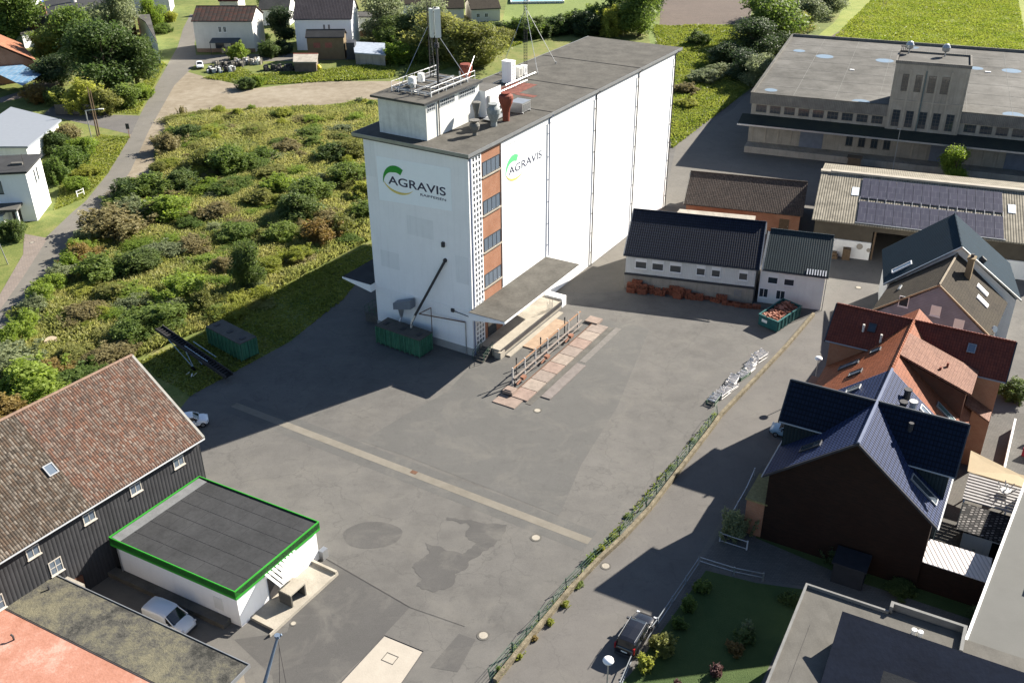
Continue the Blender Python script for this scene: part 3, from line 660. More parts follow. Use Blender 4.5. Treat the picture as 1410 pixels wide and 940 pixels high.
def unit(name, label, u0, u1, v0, v1, z0, z1, mat, cat, extra=None):
    mb = MB(); c = SF.p(u0, v0, 25.56); mb.box(SF, u0, u1, v0, v1, 25.56 + z0, 25.56 + z1)
    mb.box(SF, u0 - .05, u1 + .05, v0 - .05, v1 + .05, 25.56 + z1, 25.56 + z1 + .06)
    for a in (u0 + .1, u1 - .2):
        mb.box(SF, a, a + .1, v0 - .1, v1 + .1, 25.56, 25.56 + z0 - .003)
    T2 = thing(name, label, cat, c); mb.build('casing', mat, T2)
    mb = MB()
    for k in range(6): mb.box(Fr(SF.p(u0, v1), ex=UL, ey=VR), .15, (u1 - u0) - .15, .002, .03, 25.56 + z0 + .15 + k * (z1 - z0 - .3) / 6, 25.56 + z0 + .2 + k * (z1 - z0 - .3) / 6)
    mb.build('louvre', STEEL_D, T2); return T2
unit('air_unit', 'grey boxy air handling unit with a white lid behind the tall red vent', 16.0, 18.0, -4.4, -2.6, .15, 1.25, GALV, 'air unit')
unit('equipment_cabinet', 'tall white equipment cabinet on the roof below the farther mast', 27.5, 28.6, -12.7, -11.2, .3, 2.9, W_WALL, 'cabinet')
unit('equipment_cabinet', 'small light grey cabinet between the tall white one and the guy wires', 30.4, 31.3, -12.6, -11.7, .3, 1.5, CREAM, 'cabinet')
unit('equipment_cabinet', 'smallest white box right of the small grey cabinet on the roof', 32.2, 32.9, -12.6, -11.9, .25, 1.3, W_WALL, 'cabinet')
mb = MB()
for v in (-12.9, -10.9):
    mb.tube(SF.p(25.5, v, 25.9), SF.p(33.5, v, 25.9), .07, 5)
    for u in (25.6, 29.5, 33.4): mb.tube(SF.p(u, v, 25.57), SF.p(u, v, 25.9), .05, 5)
mb.tube(SF.p(20, -9.6, 26.0), SF.p(29, -9.6, 26.0), .06, 5)
for k in range(4): mb.tube(SF.p(20 + 3 * k, -9.6, 25.57), SF.p(20 + 3 * k, -9.6, 26), .05, 5)
tag(mb.build('cable_tray', GALV), 'galvanised cable tray and support rails running across the silo roof', 'cable tray')
mb = MB(); mb.box(SF, 11.2, 14.6, -5.3, -3.8, 25.7, 25.78)
for a, b in ((11.3, -5.2), (14.5, -5.2), (11.3, -3.9), (14.5, -3.9)): mb.tube(SF.p(a, b, 25.56), SF.p(a, b, 25.7), .05, 5)
tag(mb.build('access_platform', GALV), 'low grey metal access platform beside the lift head', 'platform')
# railing on the penthouse roof
mb = MB(); ZR = 30.03
rp = [(1.6, -12.9), (1.6, -6.6), (12.3, -6.6)]
def rail(mb, pts, z, h=1.1, step=1.5, mids=(.55,)):
    for i in range(len(pts) - 1):
        p, q = SF.p(*pts[i]), SF.p(*pts[i + 1]); n = max(1, round((q - p).length / step))
        for k in range(n + 1):
            w = p.lerp(q, k / n); mb.tube(w + Vector((0, 0, z)), w + Vector((0, 0, z + h)), .035, 5)
        for hh in (h,) + tuple(mids): mb.tube(p + Vector((0, 0, z + hh)), q + Vector((0, 0, z + hh)), .035, 5)
rail(mb, [(12.3, -12.6), (3.3, -12.6)], ZR); rail(mb, [(3.3, -7.0), (12.3, -7.0)], ZR)
rail(mb, [(3.4, -12.6), (3.4, -7.0)], ZR, .5, 1.0, ())
tag(mb.build('roof_railing', mplain('white_rail', .6, .5)), 'white tubular railing around the penthouse roof', 'railing')
mb = MB(); rail(mb, [(10.5, -16.4), (17.5, -16.2)], 28.0, 1.6, 2, (.1,)); mb.tube(SF.p(10.5, -16.4, 29.6), SF.p(10.5, -16.0, 25.6), .04, 5); mb.tube(SF.p(17.5, -16.0, 25.6), SF.p(17.5, -16.2, 29.6), .04, 5)
tag(mb.build('ladder_handrail', mplain('white_rail', .6, .5)), 'white handrail rising over the left edge of the silo roof', 'handrail')
# grillage on the penthouse roof
mb = MB()
for v in (-12.2, -9.6, -7.4): mb.box(SF, 3.4, 11.5, v, v + .15, 30.3, 30.45)
for u in (3.6, 6, 8.5, 11): mb.box(SF, u, u + .15, -12.2, -7.2, 30.15, 30.3)
for u in (3.6, 11):
    for v in (-12.2, -7.4): mb.box(SF, u, u + .15, v, v + .15, 30.03, 30.15)
tag(mb.build('antenna_grillage', GALV), 'flat steel beam grid carrying the antenna masts on the penthouse roof', 'steel grid')
def lattice(name, label, uv, z0, h, w=.45, panels=(), guys=(), feet=()):
    c = SF.p(uv[0], uv[1], z0); T2 = thing(name, label, 'antenna mast', c)
    mb = MB(); R = [c + Vector((w / 1.7 * math.cos(2 * math.pi * k / 3), w / 1.7 * math.sin(2 * math.pi * k / 3), 0)) for k in range(3)]
    for r in R: mb.tube(r, r + Vector((0, 0, h)), .035, 5)
    n = int(h / .4)
    for k in range(n):
        for i in range(3):
            a = R[i] + Vector((0, 0, k * .4)); b = R[(i + 1) % 3] + Vector((0, 0, (k + 1) * .4)); mb.tube(a, b, .018, 3)
            mb.tube(R[i] + Vector((0, 0, k * .4)), R[(i + 1) % 3] + Vector((0, 0, k * .4)), .02, 3)
    mb.build('lattice', STEEL_D, T2)
    for (az, rr, zz, hh) in panels:
        d = Vector((math.cos(az), math.sin(az), 0)); q = c + d * rr + Vector((0, 0, zz)); f = Fr(q, ex=d)
        mb = MB(); mb.box(f, -.12, .12, -.18, .18, 0, hh); p_ = mb.build('panel_antenna', W_WALL2, T2)
        mb = MB(); mb.tube(f.p(-.12, 0, hh * .2), f.p(-rr, 0, hh * .2), .03, 5); mb.tube(f.p(-.12, 0, hh * .8), f.p(-rr, 0, hh * .8), .03, 5); mb.build('antenna_bracket', STEEL_D, p_)
    for (gu, gv, gz, tz) in guys:
        mb = MB(); e = SF.p(gu, gv, gz); mb.tube(c + Vector((0, 0, tz)), e, .04, 4); mb.tube(e, e + Vector((0, 0, .3)), .08, 5); mb.build('stay', GALV, T2)
    return T2
lattice('lattice_mast', 'tall lattice mast with white stays standing at the back of the penthouse roof', (9.6, -11.4), 30.46, 12.5, .5, guys=((4.2, -12.0, 30.4, 6.2), (11.3, -7.5, 30.4, 6.4), (11.5, -12.2, 30.4, 6)))
T2 = thing('panel_antenna_mast', 'dark pole with a cluster of three tall white panel antennas on the penthouse roof', 'antenna mast', SF.p(6.1, -7.95, 30.03))
mb = MB(); c = SF.p(6.1, -7.95, 30.03); mb.tube(c, c + Vector((0, 0, 9.3)), .13, 8); mb.tube(c, c + Vector((0, 0, .3)), .35, 8)
for k in range(3): mb.tube(c + Vector((0, 0, 4.9 + k * .2)), c + Vector((0, 0, 5.0 + k * .2)), .3, 8)
for k in range(9): mb.tube(c + Vector((.15, 0, k * .5)), c + Vector((.3, .0, k * .5)), .03, 4)
mb.build('pole', STEEL_D, T2)
for az, rr in ((205, .5), (300, .5), (80, .5)):
    d = Vector((math.cos(R_(az)), math.sin(R_(az)), 0)); f = Fr(c + d * rr, ex=d)
    mb = MB(); mb.box(f, -.13, .15, -.33, .33, 6.1, 9.2); p_ = mb.build('panel_antenna', mplain('antenna_white', (.62, .64, .62), .5, .05), T2)
    mb = MB()
    for z in (6.5, 8.8): mb.tube(f.p(-.13, 0, z), f.p(-rr, 0, z), .05, 5)
    mb.build('antenna_bracket', STEEL_D, p_)
lattice('lattice_mast', 'farther lattice mast with small antennas rising from the open silo roof', (36.5, -14.4), 25.56, 12.5, .5, panels=((3.6, .55, 9.5, 1.8), (5.8, .55, 9.2, 1.8), (1.5, .5, 9.6, 1.6)), guys=((34.0, -10.8, 25.56, 8.6), (40.5, -11.5, 25.56, 8.4), (31.5, -15.6, 25.56, 8)))
for i, (u, v, w, h, l) in enumerate([(5.2, -11.6, .7, .9, 'larger white radio box among the railings of the penthouse roof'), (6.8, -11.4, .6, 1.0, 'white radio box beside the foot of the lattice mast'), (4.0, -10.4, .45, .6, 'small grey radio box at the corner of the steel grid')]):
    mb = MB(); mb.box(SF, u, u + w, v, v + w, 30.46, 30.46 + h); mb.box(SF, u + .1, u + w - .1, v + w + .002, v + w + .06, 30.56, 30.36 + h); tag(mb.build('radio_box', W_WALL2 if i < 2 else GALV), l, 'radio box', 'radio boxes on the penthouse roof')
mb = MB(); q = SF.p(10, -7.6, 30.46); mb.tube(q, q + Vector((0, 0, 1.0)), .1, 6); mb.tube(SF.p(10.6, -6.9, 31), SF.p(13.2, -7.6, 32.6), .05, 5); tag(mb.build('pipe_stub', GALV), 'slanting pipe and stub beside the rear end of the penthouse railing', 'pipe')
# ---- at the foot of the silo
T2 = thing('grain_auger', 'long dark loading spout leaning from the front wall down into the green container', 'loading spout', SF.p(-1, -8.3))
a = FRT.p(-3.6, .25, 11.9); b = FRT.p(-7.6, 1.35, 4.2)
mb = MB(); mb.tube(a, b, .16, 8); mb.tube(FRT.p(-3.6, .01, 12.0), a + Vector((0, 0, .1)), .25, 8); mb.build('spout_tube', STEEL_D, T2)
mb = MB(); mb.tube(b, FRT.p(-7.95, 1.75, 3.2), .22, 8, .16); mb.tube(FRT.p(-7.95, 1.75, 3.2), FRT.p(-7.95, 1.85, 2.55), .14, 8); mb.build('spout_nozzle', GALV, T2)
mb = MB(); mb.tube(FRT.p(-7.2, 1.1, 4.4), FRT.p(-1.0, .2, 4.5), .07, 6); mb.tube(FRT.p(-7.2, 1.1, 4.4), FRT.p(-5.7, .6, 5.4), .06, 6); mb.tube(FRT.p(-5.7, .6, 5.4), FRT.p(-5.7, .6, 0), .05, 6); mb.build('support_arm', RUST, T2)
mb = MB(); mb.solid([FRT.p(-11.1, .2, 4.0), FRT.p(-8.4, .2, 4.7), FRT.p(-8.4, 1.2, 4.7), FRT.p(-11.1, 1.2, 4.0)], [FRT.p(-11.1, .2, 4.9), FRT.p(-8.4, .2, 5.9), FRT.p(-8.4, 1.2, 5.9), FRT.p(-11.1, 1.2, 4.9)])
hp = mb; T3 = thing('dust_hopper', 'grey sheet metal hopper hanging on the front wall above the green container', 'hopper', FRT.p(-10, .5, 3)); mb.build('housing', mplain('hopper_grey', (.18, .2, .23), .6, .1), T3)
mb = MB(); mb.tube(FRT.p(-10.2, .8, 4.2), FRT.p(-10.2, .8, 3.1), .4, 10, .2); mb.tube(FRT.p(-10.2, .8, 3.1), FRT.p(-10.2, 1.2, 2.5), .16, 8); mb.build('outlet', GALV, T3)
def container(name, label, fr, L, W, H, sag=0, lids=()):
    T = thing(name, label, 'container', fr.p(L / 2, W / 2), 'green roll-off containers')
    mb = MB(); mb.box(fr, 0, L, 0, W, .25, H - .12); mb.build('body', GREEN_C, T)
    mb = MB(); mb.box(fr, -.03, L + .03, -.03, W + .03, H - .12, H); mb.build('lid', mplain('faded_container_lid', (.085, .08, .07), .7, .3), T)
    for a in (.6, 3.2, 5.9):
        if a < L - .5:
            mb = MB(); mb.box(fr, a, a + .5, W * .3, W * .6, H + .002, H + .07); mb.build('lid_hatch', STEEL_D, T)
    n = int(L / .75); 
    mb = MB()
    for k in range(n + 1):
        x = min(L - .1, k * L / n); mb.box(fr, x, x + .1, -.09, -.003, .12, H - .15); mb.box(fr, x, x + .1, W + .003, W + .09, .12, H - .15)
    for y in (.1, W / 2 - .05, W - .2): mb.box(fr, -.08, -.003, y, y + .1, .3, H - .15); mb.box(fr, L + .003, L + .08, y, y + .1, .3, H - .15)
    mb.build('rib', GREEN_P, T)
    mb = MB(); mb.box(fr, .1, L - .1, .55, .75, .0, .25); mb.box(fr, .1, L - .1, W - .75, W - .55, .0, .25); mb.build('skid', STEEL_D, T)
    for x in (.5, L - .5):
        for y in (.35, W - .35):
            mb = MB(); mb.tube(fr.p(x, y - .12, .14), fr.p(x, y + .12, .14), .13, 10); mb.build('roller', STEEL_D, T)
    return T
cf = Fr(G(579, 494), ex=(G(514, 471) - G(579, 494)).normalized()); cf = Fr(cf.o, ex=cf.ex, ey=Vector((cf.ex.y, -cf.ex.x, 0)))
container('green_container', 'green ribbed container with a brown lid at the foot of the silo wall', cf, 7.0, 2.45, 2.6)
p0 = G(334, 499); exx = (G(277, 468.5) - p0).normalized(); cf = Fr(p0, ex=exx, ey=Vector((exx.y, -exx.x, 0)))
container('green_container', 'green ribbed container standing alone on the grass beside the conveyor', cf, 6.9, 2.4, 2.6)
# conveyor
T2 = thing('belt_conveyor', 'long dark belt conveyor on wheels sloping down beside the lone container', 'conveyor', G(270, 490))
a = G(219, 452, 3.4); b = G(316, 518, .7); d = (b - a).normalized(); sd = Vector((-d.y, d.x, 0)).normalized(); upv = d.cross(sd)
if upv.z < 0: upv = -upv
def obar(mb, o, d, s, u, x0, x1, y0, y1, z0, z1, mi=0):
    q = lambda x, y, z: o + d * x + s * y + u * z
    mb.solid([q(x0, y0, z0), q(x1, y0, z0), q(x1, y1, z0), q(x0, y1, z0)], [q(x0, y0, z1), q(x1, y0, z1), q(x1, y1, z1), q(x0, y1, z1)], mi)
Lc = (b - a).length
mb = MB(); obar(mb, a, d, sd, upv, 0, Lc, -.55, -.47, -.15, .3); obar(mb, a, d, sd, upv, 0, Lc, .47, .55, -.15, .3); mb.build('side_frame', STEEL_D, T2)
mb = MB(); obar(mb, a, d, sd, upv, 0, Lc, -.46, .46, .0, .06); mb.build('belt', BLACK, T2)
mb = MB()
for k in range(int(Lc / .45)): obar(mb, a, d, sd, upv, k * .45, k * .45 + .07, -.46, .46, .061, .12)
mb.build('cleat', STEEL_D, T2)
mb = MB(); m = a.lerp(b, .45)
for s_ in (-.6, .6): mb.tube(m + sd * s_, Vector((m.x, m.y, .35)) + sd * s_ + d * 1.0, .06, 5); mb.tube(a.lerp(b, .2) + sd * s_, Vector((m.x, m.y, .35)) + sd * s_ + d * 1.0, .05, 5); mb.tube(m + sd * s_ * 1.05 + Vector((0, 0, .8)), m + sd * s_ * 1.05 + d * 4 + Vector((0, 0, .8)), .04, 5)
mb.build('undercarriage', mplain('blue_white_rail', (.3, .4, .5), .5), T2)
for s_ in (-.75, .75):
    mb = MB(); c = Vector((m.x, m.y, .35)) + sd * s_ + d * 1.0; mb.tube(c - sd * .1, c + sd * .1, .35, 14); mb.build('wheel', BLACK, T2)
# ---- tipping deck / racks in the yard, in the silo frame
T2 = thing('rail_stand', 'row of white posts with rusty top rail standing lengthwise in the yard', 'railing', SF.p(4.6, 7.8))
us = [-3.6, -.9, 1.6, 4.5, 7.2, 9.8, 12.4]
for k, u in enumerate(us):
    mb = MB(); mb.box(SF, u - .08, u + .08, 7.68, 7.84, 0, 2.5); mb.build('post', mplain('chipped_white_paint', (.40, .39, .38), .7, .3, 3), T2)
mb = MB(); mb.tube(SF.p(-3.6, 7.76, 2.35), SF.p(13.0, 7.76, 2.35), .09, 6); mb.build('top_rail', mplain('rail_rust', (.26, .15, .09), .8, .2, 3), T2)
mb = MB(); mb.tube(SF.p(-3.6, 7.9, 1.1), SF.p(13.0, 7.9, 1.1), .13, 6); mb.tube(SF.p(-3.6, 8.05, .55), SF.p(13.0, 8.05, .55), .08, 6); mb.build('lower_rail', mplain('dull_rail', (.20, .17, .15), .7, .3, 3), T2)
for u in (-2.4, 3.2, 9.2):
    mb = MB(); mb.box(SF, u - .05, u + .05, 7.5, 7.6, 0, 2.9); mb.tube(SF.p(u, 7.55, 2.9), SF.p(u, 7.55, 3.2), .09, 6); mb.build('actuator', STEEL_D, T2)
    mb = MB(); mb.box(SF, u + .1, u + .8, 7.95, 8.45, .35, .7); mb.tube(SF.p(u, 8.2, .5), SF.p(u - 1, 8.2, .3), .12, 6); mb.build('drive_box', mplain('orange_box', (.24, .12, .08), .8), T2)
mb = MB()
for k, u in enumerate(us[:-1]): mb.tube(SF.p(u, 7.9, 1.1), SF.p(us[k + 1], 8.05, .1), .05, 5)
mb.build('brace', STEEL_D, T2)
def plate(u0, u1, v0, v1, z, label, mat, name='deck_plate', grp='steel plates on the yard', seams=()):
    T = MB(); T.box(SF, u0, u1, v0, v1, .012, z); 
    return tag(T.build(name, mat), label, 'plate', grp)
T3 = thing('weighing_deck', 'long low pinkish deck of eight plates laid in a row beside the white posts', 'deck', SF.p(5, 9.6))
for k in range(9):
    u0 = -5.6 + k * 2.28; mb = MB(); mb.box(SF, u0, u0 + 2.18, 8.75, 10.85, .02, .16); mb.build('deck_plate', mplain('deck_paint_%d' % (k % 3), [(.25, .185, .155), (.27, .225, .19), (.23, .19, .165)][k % 3], .75, .25, 1.5, bmp=.3), T3)
mb = MB(); mb.box(SF, -6.0, 15.2, 8.64, 8.7, .02, .2); mb.build('edge_angle', RUST, T3)
mb = MB(); mb.box(SF, -6.0, 15.0, 10.9, 11.6, .02, .05); mb.build('side_strip', CONC_D, T3)
plate(-7.6, -5.7, 7.5, 10.4, .10, 'pinkish plate at the near end of the deck in front of the posts', PINKDECK)
plate(-3.9, 4.8, 11.7, 12.9, .12, 'long narrow grey plate beside the near half of the deck', mplain('grey_plate', (.17, .15, .14), .8, .25, 1.5))
plate(5.4, 15.4, 11.7, 12.5, .03, 'faint long flush plate beside the far half of the deck', mplain('flush_plate', (.15, .14, .13), .85, .2, 1.5))
plate(5.0, 13.4, 4.0, 5.6, .14, 'pale rusty plate lying between the dock and the white posts', mplain('tan_plate', (.33, .24, .17), .8, .2, 1.5, bmp=.3))
plate(14.6, 16.2, 7.6, 9.4, .3, 'small pink slab on the far end of the deck', PINKDECK)
T4 = MB(); T4.box(SF, -5.6, -4.4, 7.6, 8.9, .18, .55); T4.box(SF, -5.4, -4.6, 7.8, 8.7, .552, .65); tag(T4.build('control_box', PINKDECK), 'small pink box at the near end of the white posts', 'box')
T4 = MB(); T4.box(SF, 2.0, 15.4, 5.0 - 2.0 + .35, 4.0, .012, .16)
tag(T4.build('dock_ramp_slab', CONC), 'long pale concrete slab on the ground along the loading dock', 'slab')
# ================================================================== GREEN EDGED BUILDING
gp = pxy([(149.3, 739.6), (323, 814.9), (439.4, 717.9), (274.4, 655.3)], 4.2)
T = thing('depot_building', 'low white flat roofed building with a bright green roof edge and dark felt roof', 'building', gp[1])
gi = inset(gp, .28)
mb = MB(); mb.poly(gi, 0, 3.6); mb.build('wall', W_WALL, T)
mb = MB(); mb.poly(gp, 3.55, 4.12); RF = mb.build('roof', FELT_D, T)
rim(RF, gp, 3.3, .95, .08, GREEN_F, 'roof_edge')
gin = inset(gp, .11)
e0 = Vector((*gp[1], 0)); e1 = Vector((*gp[2], 0)); e3 = Vector((*gp[0], 0))
GF = Fr(e0, ex=(e1 - e0).normalized()); Wd = (e1 - e0).length; Ln = (e3 - e0).length
mb = MB()
for k in range(1, 9):
    q0 = e3.lerp(e0, k / 9) ; q1 = Vector((*gp[3], 0)).lerp(e1, k / 9); d = (q1 - q0).normalized()
    mb.box(Fr(q0, ex=d), .2, (q1 - q0).length - .2, -.02, .02, 4.121, 4.14)
for k in range(1, 6):
    q0 = e0.lerp(e1, k / 6); q1 = e3.lerp(Vector((*gp[3], 0)), k / 6); d = (q1 - q0).normalized()
    mb.box(Fr(q0, ex=d), .2, (q1 - q0).length - .2, -.02, .02, 4.122, 4.135)
mb.build('roof_seam', mplain('felt_seam', (.037, .038, .041), .9), RF)
mb = MB(); qa = Vector((*gin[0], 0)); qb = Vector((*gin[3], 0)); mb.box(Fr(qa, ex=(qb - qa).normalized()), .1, (qb - qa).length - .1, -1.1, -.05, 4.125, 4.16); mb.build('roof_strip', mplain('pale_strip', (.16, .165, .17), .8), RF)
g0 = Vector((*gi[1], 0)); g1 = Vector((*gi[2], 0)); GR = Fr(g0, ex=(g1 - g0).normalized(), ey=Vector(((g1 - g0).normalized().y, -(g1 - g0).normalized().x, 0)))
# slatted awning over the door
mb = MB()
for k in range(9):
    x = 3.0 + k * .42; mb.solid([GR.p(x, .05, 3.45), GR.p(x + .26, .05, 3.45), GR.p(x + .26, 1.9, 2.85), GR.p(x, 1.9, 2.85)], [GR.p(x, .05, 3.52), GR.p(x + .26, .05, 3.52), GR.p(x + .26, 1.9, 2.92), GR.p(x, 1.9, 2.92)])
mb.tube(GR.p(3, .1, 3.4), GR.p(6.7, .1, 3.4), .05, 5); mb.tube(GR.p(3, 1.85, 2.82), GR.p(6.7, 1.85, 2.82), .05, 5)
mb.build('slatted_awning', W_WALL2, T)
door(T, GR, 3.4, .3, 1.6, 2.3, STEEL_D)
mb = MB(); mb.box(GR, 1.0, 8.6, .01, 2.7, 0, .28); mb.build('door_step', CONC, T)
mb = MB(); mb.box(GR, 8.6, 8.85, .01, 2.8, 0, .55); mb.box(GR, .4, 8.9, 2.71, 2.83, 0, .32); mb.build('step_kerb', CONC, T)
mb = MB(); mb.box(GR, 9.6, 10.3, .01, .5, 0, 1.0); mb.build('meter_box', GALV, T)
# crate on the step
T2 = thing('concrete_chute', 'mossy open fronted concrete box standing on the step by the green edged building', 'concrete box', GR.p(5, 1.6, .28))
mb = MB(); mb.box(GR, 3.6, 5.4, .9, 2.3, 1.5, 1.65); mb.build('top', CONC, T2)
mb = MB(); mb.box(GR, 3.6, 3.75, .9, 2.3, .285, 1.497); mb.box(GR, 5.25, 5.4, .9, 2.3, .285, 1.497); mb.box(GR, 3.753, 5.247, .9, 1.05, .285, 1.497); mb.build('side', CONC_D, T2)
g2 = Vector((*gi[0], 0)); GL = Fr(g2, ex=(g0 - g2).normalized(), ey=Vector(((g0 - g2).normalized().y, -(g0 - g2).normalized().x, 0)))
mb = MB(); mb.box(GL, 11.0, 12.0, .003, .03, 1.0, 2.3); mb.build('wall_plate', W_WALL2, T)
mb = MB(); mb.tube(GL.p(.25, .12, 0), GL.p(.25, .12, 3.6), .06, 6); mb.build('downpipe', GALV, T)
mb = MB(); mb.box(GL, -2.5, 12.6, .02, .9, 0, .5); tag(mb.build('retaining_kerb', CONC_D), 'dark low concrete ledge along the shaded wall of the green edged building', 'ledge')
# ================================================================== BARN
BF = Fr((-40.1, 58.5, 0), R_(55.7))
BL0, BL1 = -16, 19.9
T = thing('old_barn', 'long barn with lichen speckled clay tile roof and dark grey clad wall', 'barn', BF.p(0, 0))
mb = MB(); gable_wall(mb, BF, BL0, BL1, .35, 16.7, 7.95, 13.8); mb.build('wall', GREYSLAT, T)
mb = MB(); gable_roof(mb, BF, 8.2, BL1 + .25, -.05, 17.05, 7.95, 14.0, .18); RF = mb.build('roof', TILE_BARN, T)
mb = MB(); gable_roof(mb, BF, BL0 - .2, 8.19, -.05, 17.05, 7.95, 14.0, .18); RF2 = mb.build('roof', TILE_BARN2, T)
ridge_cap(RF, BF, BL0, BL1 + .3, 8.5, 14.2, mplain('ridge_tile_clay', (.24, .16, .12), .8, .3, 3), .14)
verge(T, BF, BL1 + .3, -.05, 17.05, 7.95, 14.0, mplain('pale_verge', (.26, .25, .23), .8, .2))
gutter(T, BF, BL0, BL1 + .3, -.12, 7.95, mplain('pale_zinc', (.42, .43, .44), .5, .1, metal=.4))
sf = slope_fr(BF, 0, 0, 7.97 + .18, 1, (14.0 - 7.95) / 8.55)
skylight(RF2, sf, 7.1, 3.9, .9, 1.1, GALV)
mb = MB(); slope_box(mb, sf, 7.3, 7.7, .6, 3.8, .0, .012); mb.build('lichen_streak', mplain('lichen', (.20, .175, .15), .9, .4, 4), RF2)
BFF = face_fr(BF, BL0, BL1, .35, 16.7, 'front')
WF = mplain('cream_window_frame', (.5, .46, .40), .7)
for x in (-11, -6.6, -2.2, 2.2, 7.4, 12.1, 16.8):
    window(T, BFF, x - BL0, 6.4, 1.15, 1.0, WF, GLASS_B, (1, 0))
for x in (-12, -7, -1.6, 3.6):
    window(T, BFF, x - BL0, 3.6, 1.15, 1.4, WF, GLASS_B, (1, 1))
mb = MB(); mb.box(BF, BL0, 6.0, .2, .347, 0, 2.0); mb.build('plinth', BRICK_D, T)
# ================================================================== MOSSY FLAT ROOF + ORANGE ROOF (bottom left)
MF = Fr((-39.4, 62.6, 0), R_(-28.2))
T = thing('flat_garage', 'long low outbuilding with a mossy brown grey flat roof at the bottom left', 'outbuilding', MF.p(10, -2))
mb = MB(); mb.box(MF, .3, 21.7, -4.3, -.2, 0, 3.2); mb.build('wall', mplain('beige_rough_wall', (.24, .21, .17), .9, .2), T)
M_MOSS = mground('mossy_roof_felt', [(.40, (.030, .030, .027)), (.47, (.075, .072, .062)), (.53, (.12, .112, .08)), (.60, (.155, .142, .095))], .2, 1.1, 5, .5)
mb = MB(); mb.box(MF, -.1, 22.2, -4.45, 0, 3.21, 3.48); RF = mb.build('roof', M_MOSS, T)
mb = MB(); mb.box(MF, -.1, 22.2, .003, .08, 3.2, 3.55); mb.box(MF, 22.203, 22.28, -4.45, .08, 3.2, 3.55); mb.build('roof_edge', TRIM_G, RF)
mb = MB(); mb.tube(MF.p(2.3, -1.4, 3.48), MF.p(2.3, -1.4, 3.85), .09, 6); mb.build('vent_pipe', STEEL_D, RF)
mb = MB(); mb.box(MF, 2, 4.0, .0, .6, 0, 3.15); mb.build('gatepost', CONC_G, T)
T = thing('red_roof_shed', 'outbuilding with a large salmon red sloping roof in the bottom left corner', 'shed', MF.p(8, -10))
mb = MB(); mb.solid([MF.p(-8, -4.6, 3.35), MF.p(22.3, -4.6, 3.35), MF.p(22.3, -22, 2.6), MF.p(-8, -22, 2.6)], [MF.p(-8, -4.6, 3.5), MF.p(22.3, -4.6, 3.5), MF.p(22.3, -22, 2.75), MF.p(-8, -22, 2.75)])
M_SAL = mground('salmon_roof_coating', [(.36, (.14, .07, .05)), (.42, (.33, .15, .10)), (.52, (.40, .195, .14)), (.60, (.46, .30, .24))], .12, .7, 5, .2)
RF = mb.build('roof', M_SAL, T)
mb = MB(); mb.box(MF, -7.5, 22, -21.5, -4.8, 0, 2.58); mb.build('wall', mplain('beige_rough_wall', (.24, .21, .17)), T)
mb = MB(); mb.tube(MF.p(4.4, -6.4, 3.4), MF.p(4.4, -6.4, 3.8), .08, 6); mb.tube(MF.p(4.4, -6.4, 3.8), MF.p(4.2, -6.4, 3.9), .08, 6); mb.build('vent_pipe', STEEL_D, RF)
mb = MB(); mb.box(MF, -8, 22.3, -4.6, -4.52, 3.2, 3.53); mb.build('edge_gutter', STEEL_D, T)
# ================================================================== WHITE WORKSHOP WITH TWO DARK ROOFS
HF = Fr((15.3, 122.2, 0), R_(-16.7))
T = thing('white_workshop', 'long white clad workshop with a midnight blue tiled roof and small windows', 'workshop', HF.p(0, 0))
mb = MB(); gable_wall(mb, HF, .3, 17.8, .35, 12.2, 4.95, 8.95); mb.build('wall', W_SIDING, T)
mb = MB(); gable_roof(mb, HF, 0, 18.1, 0, 12.6, 5.0, 9.15, .15); RF = mb.build('roof', SLATE_D, T)
ridge_cap(RF, HF, 0, 18.1, 6.3, 9.3, SLATE_D); verge(T, HF, 0.0, 0, 12.6, 5.0, 9.15, TRIM_G, .18, .07); verge(T, HF, 18.1, 0, 12.6, 5.0, 9.15, TRIM_G, .2, .07)
gutter(T, HF, 0, 18.1, -.08, 5.0, TRIM_D)
mb = MB(); mb.box(HF, .25, 17.8, .2, .345, 0, 2.1); mb.build('plinth', CONC_G, T)
mb = MB(); mb.box(HF, .2, 17.8, .12, .345, 2.1, 2.35); mb.build('base_band', TRIM_D, T)
FF = face_fr(HF, .3, 17.8, .35, 12.2, 'front')
for x, w in ((1.3, 1.6), (3.6, 1.6), (6.0, 1.6), (9.6, 1.2), (11.6, 1.2), (15.2, 1.2)):
    window(T, FF, x, 3.15, w, 1.5, TRIM_W, GLASS, (0, 0), name='window', blind=.35)
window(T, Fr(FF.p(0, .155), ex=FF.ex, ey=FF.ey), 14.8, .7, 1.1, 1.1, CONC_G, mplain('glass_block_grey', (.2, .21, .22), .4), (3, 3), sill=False)
mb = MB(); mb.tube(FF.p(17.45, .2, 0), FF.p(17.45, .2, 4.9), .06, 6); mb.build('downpipe', TRIM_D, T)
for x in (9.9, 12.0):
    mb = MB(); mb.tube(HF.p(x, 6.3, 9.2), HF.p(x, 6.3, 9.75), .1, 6)
H2 = Fr((33.1, 117.3, 0), R_(-18.6))
T = thing('white_annex', 'short white two storey annex with petrol grey tiles adjoining the workshop', 'house', H2.p(0, 0))
mb = MB(); gable_wall(mb, H2, -.2, 8.0, .35, 11.6, 4.85, 8.0); mb.build('wall', W_WALL2, T)
mb = MB(); gable_roof(mb, H2, .1, 8.4, 0, 12, 4.9, 8.25, .15); RF = mb.build('roof', SLATE_T, T)
ridge_cap(RF, H2, .1, 8.4, 6, 8.38, SLATE_T); gutter(T, H2, 0, 8.4, -.08, 4.9, TRIM_D)
mb = MB(); sf = slope_fr(H2, 0, 0, 5.06, 1, 3.35 / 6); 
for k in range(8): slope_box(mb, sf, 5.6 + k * .33, 5.75 + k * .33, .0, .9, .0, .05)
